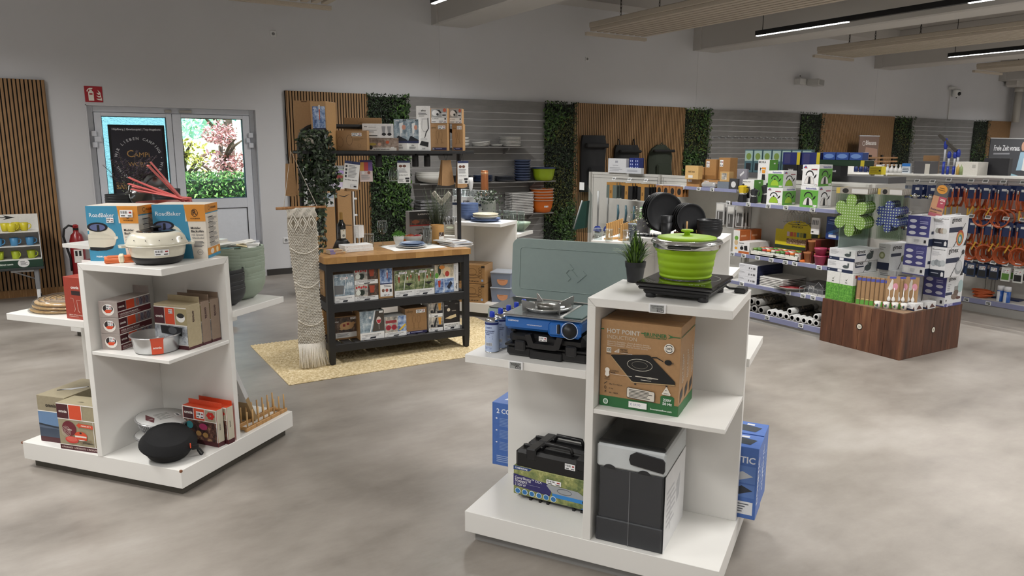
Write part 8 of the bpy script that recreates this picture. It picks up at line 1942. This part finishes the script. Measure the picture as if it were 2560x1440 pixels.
for i,(x,z,n)in enumerate(((.02,1.36,3),(.30,1.36,2),(.48,1.36,2),(.05,.98,2),(.24,.98,2),(.03,.79,2))):
 hook('H',x,z+.03,'hook over the valve packs, %s of the group'%ord1(i),.46,.42)
 for k in range(n):
  r = root('valve_pack','gas valve pack on a navy card, %s hook of the group, %s from the front'%(ord1(i),ord1(k)),'pack',at('H',x,.05+.1*k,z),yaw('H'))
  if i==0:
   b = MB(); b.box(-.1,-.01,-.16,.1,.01,-.02,mat('dfe3ea',.12,kind='clear',ior=1.7)); b.box(-.08,-.006,-.14,.02,.006,-.04,mat('d4d8dc',.4),.01); b.box(-.1,-.011,-.165,.1,.011,-.155,mat('2f5aa8',.4)); b.part('clear_bag',r); continue
  b = MB(); b.box(-.06,-.002,-.16,.06,.002,0,NV); b.box(-.02,-.003,-.06,.025,-.002,-.03,mat('d9d9d9',.5)); b.part('header_card',r)
  b = MB(); b.M = Matrix.Translation((0,-.025,-.13)); b.lathe([(0,-.03),(.025,-.025),(.03,0),(.022,.02),(.01,.03),(0,.032)],STL,12); b.M = Matrix.Translation((0,-.025,-.13))@Matrix.Rotation(pi/2,4,'Y'); b.lathe([(.01,-.06),(.012,.05)],STL,10); b.part('valve',r)
  b = MB(); b.M = Matrix.Translation((-.05,-.03,-.13)); b.lathe([(0,-.012),(.013,0),(0,.012)],mat('b0a52a' if i<3 else 'a8502c',.4),10); b.part('knob',r)
r = root('coiled_hose','loose orange hose coil lying on the hose wall base','hose',at('H',1.10,.12,.152),yaw('H'))
b = MB()
for k in range(7):b.tube([((.07+.004*k)*cos(2*pi*i/18)+.02*(k%3),(.06)*sin(2*pi*i/18),.01+.011*k)for i in range(18)],.009,HO,6,closed=True)
b.part('hose_coil',r); b = MB(); b.box(.08,.06,.0,.36,.2,.012,NV); b.part('card',r)
for k in range(2):
 r = root('spray_can','white and blue spray can on the hose wall base, %s one'%('left','right')[k],'can',at('H',1.325+.075*k,.06-.02*k,.152),yaw('H'))
 b = MB(); b.lathe([(0,0),(.033,0),(.034,.003),(.034,.12)],mat('2a5aa8',.35),20); b.lathe([(.0342,.0),(.0342,.11)],mat('d5d8dc',.35),8,a0=-2.4,a1=-1.3); b.part('can_body',r); b = MB(); b.lathe([(.034,.12),(.034,.165),(.03,.17),(0,.171)],mat('d9dade',.4),20); b.part('cap',r)
tags('H',(1.02,1.25),-.013,.10,'on the hose wall base')
carton('red_can_box','bright red box at the near end of the hose wall base',at('H',1.62,.08,.152),yaw('H'),(.06,.06,.12),'a8242a',{})
carton('blue_photo_box','blue leaflet box with garden photo on the hose wall',at('H',1.43,.38,1.456),yaw('H'),(.3,.04,.17),'1f3f9a',{'F':[('r',0,.1,1,.7,P_GRN),('l',.2,.85,.7,0.895,1,'dfe6f4'),('l',.2,.74,.9,0.785,1,'dfe6f4')]})
# things on the shelving behind: squeegees, cool boxes, bottles
def squeegee(y,z0,h,label,head,x=12.1):
 r = root('squeegee',label,'squeegee',(x,y,z0))
 b = MB(); b.lathe([(.02,0),(.02,h*.35)],mat('22389a',.4),10); b.lathe([(.015,h*.35),(.015,h*.75)],mat('b9bcc0',.35),10); b.part('pole',r)
 b = MB(); b.lathe([(.02,h*.7),(.03,h*.78),(.028,h*.92),(.015,h)],mat('1f3492',.4),10); b.part('blue_grip',r)
 if head:
  b = MB(); b.M = Matrix.Translation((0,-.03,h-.07))@Matrix.Rotation(.72,4,'X'); b.box(-.025,-.2,-.025,.025,.2,.025,mat('3a3630',.7),.006); b.part('blade_head',r)
squeegee(6.47,1.38,.56,'blue squeegee with wide dark head, tallest of the group',True)
squeegee(6.40,1.38,.36,'short blue window wiper pole beside the tall squeegee',False)
squeegee(6.31,1.38,.36,'silver squeegee pole right of the short blue pole',False)
squeegee(6.26,1.38,.39,'blue lower poled squeegee nearest the white cool box',False)
def kbox(y,w,d,h,base,lab,F,name='cool_box_lid',z=1.38):
 return carton(name,lab,(12.05,y,z),-pi/2,(w,d,h),base,{'F':F})
kbox(6.26,.33,.3,.2,'cfccc4','white cool box on the shelving behind the hoses',[('r',.75,.55,.9,.8,'a9a7a0')],'white_cool_box')
carton('dark_cool_box','black box behind the white cool box',(12.4,6.02,1.38),-pi/2,(.36,.1,.26),'26262a',{})
kbox(6.92,.26,.25,.2,'4a494b','dark grey box with open kraft flaps on the shelving behind',[('r',.7,0,1,.8,'b9b5ac')],'open_carton')
carton('kraft_flap','kraft carton with raised flaps behind the dark grey box',(12.35,6.95,1.38),-pi/2,(.25,.05,.29),'8a6a48',{})
kbox(7.12,.14,.05,.16,'c4cad0','white card with blue top beside the white bottles',[('r',0,.7,1,1,'2a6ab0'),('l',.1,.1,.9,.6,3,'3a4a5a')],'info_card')
kbox(7.58,.10,.05,.13,'d4d6d8','small white card beside the navy bottles',[('e',.5,.6,.15,.15,'2a3a6a')],'small_card')
for k in range(5):
 b = MB(); b.lathe([(0,0),(.04,0),(.042,.06),(.018,.09),(.014,.12),(.02,.125),(.02,.14),(0,.141)],mat('c9c9c6',.4),14); b.thing('white_bottle','white spray bottle on the far shelving, %s of the row'%ord1(k),'bottle',(12.06,7.45-.075*k,1.38))
 b = MB(); b.lathe([(0,0),(.035,0),(.035,.07),(.02,.09),(.02,.12),(0,.121)],mat('24346a',.4),14); b.thing('navy_bottle','navy bottle under the bare-knee poster, %s of the row'%ord1(k),'bottle',(12.06,8.04-.09*k,1.38))
for k,c in enumerate(('b99a4a','8a9a6a')):
 b = MB(); b.lathe([(0,0),(.03,0),(.03,.11),(.012,.14),(.012,.16),(0,.161)],mat(c,.4),12); b.thing('cleaner_spray',('yellow','green')[k]+' cleaner bottle beside the white cool box','bottle',(12.06,6.22-.05*k,1.38))
 # posters
def poster(loc,w,h,rz,label,items,base,name='roll_up_banner',stand=True):
 r = root(name,label,'poster',loc,rz)
 b = MB(); b.box(0,0,0,w,.012,h,mat(base,.5)); b.part('panel',r)
 a = MB(); art(a,lambda u,v,o:(u,-o,v),w,h,items); a.part('print',r)
 b = MB(); b.box(-.01,-.008,h-.01,w+.01,.02,h+.015,mat('b9b9b9',.3,.6)); b.box(-.02,-.06,-.02,w+.02,.08,.03,mat('8a8a8c',.3,.6)); b.part('rail',r)
 return r
poster((15.42,10.15,.03),.74,2.03,0,'poster of bare knees and a white stool before the oak slats',[('r',0,0,1,1,mat('7a6358',.6,kind='card')),('p',[(.36,.88),(.95,.86),(1,.7),(.9,.62),(.96,.3),(.8,.3),(.72,.62),(.56,.66),(.46,.3),(.24,.3),(.34,.62),(.3,.76)],'a98674'),('p',[(.46,.76),(.92,.76),(.84,.66),(.5,.66)],'3a302c'),('p',[(.56,.6),(.78,.6),(.86,.3),(.5,.3)],'c9c7c4'),('o',.24,.92,.07,.026,.012,'d9d5d0'),('t',.34,.905,.88,'Blesana','dfdbd6',True)],'7a6358')
poster((18.72,9.0,.03),1.95,2.0,0,'dark and light blue roll-up banner with a smiling couple',[('r',0,0,1,1,'33353b'),('p',[(0,0),(1,0),(1,.52),(0,.68)],'86b0c0'),('t',.1,.86,.74,'Freie Zeit voraus.','d9dbdf',True),('l',.1,.80,.58,0.845,1,'8a8c92'),('e',.82,.91,.05,.055,'b98d76'),('p',[(.76,.84),(.88,.84),(.93,.62),(.7,.62)],'8fb0c4'),('e',.92,.83,.045,.05,'b58a74'),('e',.93,.85,.05,.05,'3a2c26'),('e',.915,.825,.038,.042,'b98d76'),('p',[(.86,.77),(.99,.77),(1,.6),(.84,.62)],'d4d4d2'),('l',.1,.44,.5,.52,3,'5a7a88'),('p',[(.14,.42),(.2,.44),(.18,.34),(.12,.34)],'2a2e34'),('p',[(.22,.40),(.6,.43),(.64,.36),(.22,.34)],'d0d4d8'),('e',.46,.385,.06,.04,'2c3036')],'33353b')
# ================================================================ rustic crate with boxed tableware
r = root('pallet_crate','rustic dark wood crate printed with planks, standing before the gondola','crate',at('P',0,0,0),yaw('P'))
CR = mat('6a4630',.55,kind='crate'); CL,CD,CHH = .795,.88,.405
rc = random.Random(4)
def plank_row(x0,x1,fn,n):
 xs =[x0]+sorted(x0+(x1-x0)*(i+rc.uniform(-.25,.25))/n for i in range(1,n))+[x1]
 for i in range(n):
  b = MB(); b.box(*fn(xs[i]+.0012,xs[i+1]-.0012),CR,.0022); b.part('plank',r)
plank_row(0,CL,lambda a_,c_:(a_,0,0,c_,.014,CHH),6)
plank_row(.0,CD,lambda a_,c_:(CL-.0135+rc.uniform(-.0005,.0005),a_,0,CL,c_,CHH),6)
plank_row(0,CD,lambda a_,c_:(0,a_+.014,0,.0135,c_,CHH),5)
b = MB(); b.box(.012,.012,0,CL-.012,CD,CHH-.008,mat('2c1d15',.8)); b.part('core',r)
b = MB(); b.box(.003,.003,CHH-.008,CL-.003,CD,CHH,mat('8d7259',.7,kind='card')); b.part('top_board',r)
for(x,y,ax)in((.40,-.0006,0),(CL+.0006,.46,1)):
 a = MB(); mp =(lambda u,v,o:(x+u-.03,-o-.001,.185+v))if ax==0 else(lambda u,v,o:(CL+o+.001,y+u-.03,.185+v))
 art(a,mp,.06,.06,[('e',.5,.5,.5,.5,'2a211b'),('e',.5,.5,.38,.38,'d9d3c4'),('t',.28,.5,.72,'CAMPI','5a4a34',True),('t',.28,.34,.72,'WORLD','5a4a34',True)]); a.part('round_badge',r)
TZC = .405
def cx(name,label,x,y,z,w,d,h,base,F,R=None,T=None,rz=0.0,**k):
 return carton(name,label,at('P',x,y,z),yaw('P',rz),(w,d,h),base,{'F':F,'R':R or[],'T':T or[]},**k)
GRASS = mat('4c8a30',.6,kind='photo',c1='2f6a1e',c2='63a23c',c3='8fc060',scale=60)
for k in range(2):
 cx('grass_box','white box with green grass print at the crate corner, %s of two'%('left','right')[k],.012+.137*k,.02,TZC,.135,.36,.26,'d8d8d4',[('r',0,0,1,.6,GRASS),('p',[(.42,.78),(.5,.72),(.62,.84),(.5,.76)],'3a4a3a'),('l',.42,.64,.6,.7,1,'6a6a6a')],[('r',0,0,1,.6,GRASS),('r',.08,.85,.25,.95,'a83a34'),('p',[(.2,.3),(.3,.42),(.3,.2),(.22,.12)],'8a8d8f'),('t',.5,.7,.95,'Camplus','c98a7a')])
GX = lambda:[('t',.1,.8,.5,'gimex','1e1e22',True),('r',0,.52,.55,.64,'232c44')]
for k in range(2):
 cx('enamel_set_box','flat white tableware box with grey mug print, %s on the grass boxes'%('lower','upper')[k],.0+.01*k,.03,TZC+.262+.107*k,.265,.36,.105,'d8d8da',[('r',0,0,1,.27,'1e2844'),('r',.42,.03,.58,.24,'d8d8da'),('l',.05,.5,.4,.9,4,'b0b0b4'),('e',.72,.52,.12,.14,'4a5254'),('r',.78,.55,.84,.85,'4a5254'),('e',.08,.14,.02,.06,'d0d4dc')],[('t',.06,.72,.4,'gimex','1e1e22',True),('r',.08,.5,.42,.62,'232c44'),('p',[(.4,0),(.62,1),(.64,1),(.42,0)],'2a2a2e'),('e',.58,.4,.13,.28,'4a5254'),('r',.6,.5,.72,.85,'4a5254')])
cx('olive_set_box','upright white tableware box with olive plate print behind the flat boxes',.275,.36,TZC+.286,.115,.34,.235,'d8d8da',[('r',0,0,1,.28,'1e2844'),('e',.35,.55,.25,.14,'8a9068'),('e',.35,.55,.14,.08,'c4c8a8'),('l',.1,.75,.6,.9,2,'9a9aa0')],[('t',.1,.8,.5,'gimex','1e1e22',True),('r',.05,.52,.5,.64,'232c44'),('p',[(.4,0),(.72,.8),(.75,.8),(.43,0)],'2a2a2e'),('e',.66,.4,.16,.14,'6a7048')])
for k in range(2):cx('base_box','white tableware box under the tall towers on the crate, %s one'%('left','right')[k],.285+.155*k,.38+.03*k,TZC,.15,.4,.285,'d4d4d6',[('l',.1,.8,.8,.9,2,'6a6a70'),('e',.6,.3,.2,.1,'9a9a9c')])
PUR =[('r',0,.3,1,1,'4a4a86'),('t',.52,.9,.95,'gimex','5f5f98',True),('l',.55,.72,.95,.84,2,'a9a9cc')]+[('e',.25,.82-.2*i,.16,.06,'d9d9e4')for i in range(3)]+[('e',.72,.62-.2*i,.16,.05,'d4d4e0')for i in range(2)]+[('r',.08,.06,.26,.24,'e6e6e6'),('r',.8,.1,.9,.2,'2a2a30'),('l',.35,.1,.65,.22,3,'b5b5ba'),('r',0,0,1,.03,'4a4a86')]
for k in range(2):cx('tableware_box','purple fronted tableware box, %s one of the left tower'%('lower','upper')[k],.535+.006*k,.335,TZC+.286+.258*k,.20,.3,.256,'d9d9db',PUR,[('r',0,0,.25,.25,'1e2844'),('r',.1,.4,.4,.5,'232c44')])
for k in range(2):
 SIL =[('e',.25+.16*i,.52,.14,.09,('9a9a92','6a5a52','a99a8a','c4c4be')[i])for i in range(4)]if k else[('e',.22+.2*i,.45+.03*(i%2),.17,.1,('a9b0b4','8a9094','9aa0a4','b4babd')[i])for i in range(4)]
 cx('tableware_box','white fronted tableware box, %s one of the right tower'%('lower','upper')[k],.742,.395,TZC+.286+.262*k,.13,.28,.26,'dcdcde',[('t',.06,.90,.9,'Melamine tableware set','2a2a2e',True),('l',.06,.7,.7,.84,4,'b9b9be'),('r',0,0,1,.24,'141c30'),('p',[(.76,.04),(.92,.04),(.92,.15),(.84,.2),(.76,.15)],'dcdcde'),('r',.1,.12,.6,.14,'a9adb8')]+SIL,[('t',.1,.82,.62,'gimex','141418',True),('r',0,.48,.7,.64,'1e2844'),('p',[(.3,0),(.82,.75),(.85,.75),(.34,0)],'2a2a2e'),('p',[(.85,.02),(1,.3),(1,.02)],'1c1c20')]+([('o',.62,.28,.2,.26,.02,'b5563a'),('o',.62,.26,.15,.2,.018,'c9a04a'),('o',.62,.24,.11,.15,.016,'4a8a8a')]if k else[('e',.72,.3,.2,.24,'9a9da0'),('e',.74,.34,.15,.17,'c4c6c8'),('e',.88,.8,.08,.08,'3a3a3e')]))
cx('tableware_box','purple and white tableware box at the near corner, under the right tower',.60,.575,TZC,.20,.26,.283,'d9dbdd',PUR,[('t',.12,.82,.56,'gimex','141418',True),('l',.08,.5,.3,.72,4,'9a9aa0'),('r',0,.36,.4,.45,'2a3350'),('e',.86,.6,.16,.2,'a9bfc0'),('e',.55,.3,.2,.1,'7a6a60'),('e',.62,.42,.14,.1,'6a5a52'),('e',.78,.24,.14,.05,'5a3a34'),('r',.5,.5,.72,.62,'8a8a88'),('r',0,0,1,.09,'4a4a86'),('t',.14,.025,.5,'gimex','d4d4e4',True),('e',.08,.2,.03,.03,'222222')],rz=.0)
for k in range(8):
 r = root('cutlery_card','kraft card with spoon cut-out and green foot, %s in the leaning row'%ord1(k),'card',at('P',.31+.036*k,.035+.012*k,TZC),rot=(-.12,0,yaw('P',.55)),group='kraft cutlery cards')
 b = MB(); b.box(0,0,0,.115,.012,.25,mat('9c7b56',.6,kind='card'),.001); b.part('card',r)
 a = MB(); art(a,lambda u,v,o:(u,-o,v),.115,.25,[('r',0,0,1,.16,'5a9a3a'),('r',0,0,.05,1,'5c452c'),('r',.94,0,1,1,'6f5538'),('p',[(.05,.84),(.6,.86),(.62,.96),(.05,.94)],'4a50a0'),('p',[(.1,.18),(.9,.2),(.9,.22),(.1,.2)],'d9c98a')]); art(a,lambda u,v,o:(.115+o,u,v),.012,.25,[('r',0,0,1,.16,'5a9a3a')]); a.part('print',r)
for k in range(3):
 r = root('kids_cutlery','kraft blister card with white spoons, %s from the left at the crate edge'%ord1(k),'card',at('P',.55+.05*k,.10+.06*k,TZC+.06),rot=(-.2,0,yaw('P',.5)))
 b = MB(); b.box(0,0,0,.1,.004,.22,mat('9c7b56',.6,kind='card')); b.part('card',r)
 a = MB(); art(a,lambda u,v,o:(u,-o,v),.1,.22,[('p',[(.2,.9),(.7,.92),(.72,1),(.2,.98)],'4a50a0'),('p',[(.1,.5),(.4,.9),(.5,.85),(.5,.5),(.3,.42)],'cfc8c0'),('e',.7,.6,.2,.14,'c98a9a')]); a.part('print',r)
 b = MB()
 for q in range(2):b.lathe([(0,.0),(.012,.006),(.015,.02),(.010,.036),(.0035,.045),(.003,.12),(0,.121)],mat('d9d6d2',.4),10,c=(.03+.035*q,-.012),sy=.35)
 b.part('spoon_pair',r)
for k in range(4):
 r = root('kids_mug','small white printed mug in card, %s at the crate edge'%ord1(k),'mug',at('P',.53+.055*k,.03+.04*k,TZC),yaw('P'))
 b = MB(); b.lathe([(0,0),(.022,0),(.027,.06),(.025,.06),(.02,.006)],mat('d9d6d0',.4),14); b.part('mug_body',r); a = MB(); art(a,lambda u,v,o:((.0262+o)*sin(u/.026-.8),-(.0262+o)*cos(u/.026-.8),.015+v),.042,.035,[('e',.2,.6,.14,.25,'b83a3a'),('e',.6,.4,.14,.25,'4a8a3a'),('r',.75,.1,.95,.8,'3a3a5a')],True); a.part('print',r)
for k in range(2):cx('small_white_box','small white and navy box at the front crate edge, %s one'%('left','right')[k],.70+.012*k,.19+.17*k,TZC,.07,.12,.062,'dcdcdc',[('r',0,0,1,.25,'1e2844'),('l',.1,.4,.6,.8,2,'9a9aa0'),('p',[(.75,.2),(.9,.7),(.98,.2)],'5a3a34')],[('p',[(.2,.2),(.5,.8),(.9,.2)],'5a3a34')])
r = root('sale_sign','sloping clear sign holder with orange and pink sale card on the tower','sign',at('P',.66,.42,TZC+.803),rot=(0,.18,yaw('P',.0)))
b = MB(); b.box(0,-.004,0,.125,.004,.29,mat('eef2f2',.05,kind='clear')); b.box(-.02,-.05,0,.145,.05,.005,mat('c9cccc',.2)); b.part('acrylic_holder',r)
a = MB(); art(a,lambda u,v,o:(u,-.004-o,v),.125,.29,[('r',.03,.02,.97,.98,'b98a6a'),('r',.03,.62,.97,.98,'5a5654'),('e',.5,.83,.36,.13,'c98a3a'),('r',.45,.3,.97,.62,'a84a58'),('t',.55,.5,.9,'25%','f2e6dc',True),('t',.62,.42,.8,'OFF','f2e6dc',True),('t',.1,.2,.9,'Restposten','3a2a50',True),('l',.1,.08,.8,.16,2,'7a5040'),('l',.3,.84,.7,0.885,1,'6a4a20'),('l',.25,.78,.75,0.825,1,'6a4a20'),('r',.03,.02,.97,.12,'b0606a')]); a.part('sale_card',r)
# ================================================================ printing and trim belong to the part that carries them
CARRIED ={'lid_print':'card_lid','header_print':'header_card','print':None,'label':None,'lettering':None,'band_lettering':'paper_band','price_sticker':'bowl','side_print':'body','sticker':'tub_body','front_print':'caddy_body','poster_print':'poster_sheet','tray_print':None,'touch_symbols':'glass_top','cover':'pages','cut_pattern':'glass_body','rim_and_facets':'glass_body','barcode_sticker':'case_body','embossed_border':'lid','wicker_rim':None,'steam_hole':'lid','lid_window':'lid','film_seam':'body','bottom_ring':'can_body','capsule':'bottle_glass','snap_button':'collar','ignition_lever':'housing','pot_rim':None}
for o in list(SC.objects):
 if o.parent is not None or o.type!='EMPTY':
  continue
 kids = list(o.children)
 st = lambda q:q.name.split('.')[0]
 for k in kids:
  if st(k)in CARRIED and k.location.length<1e-6 and not k.children:
   want = CARRIED[st(k)]
   body =[q for q in kids if(st(q)==want if want else st(q)not in CARRIED)and q.location.length<1e-6 and q.type=='MESH']
   if body:
    k.parent = body[0]
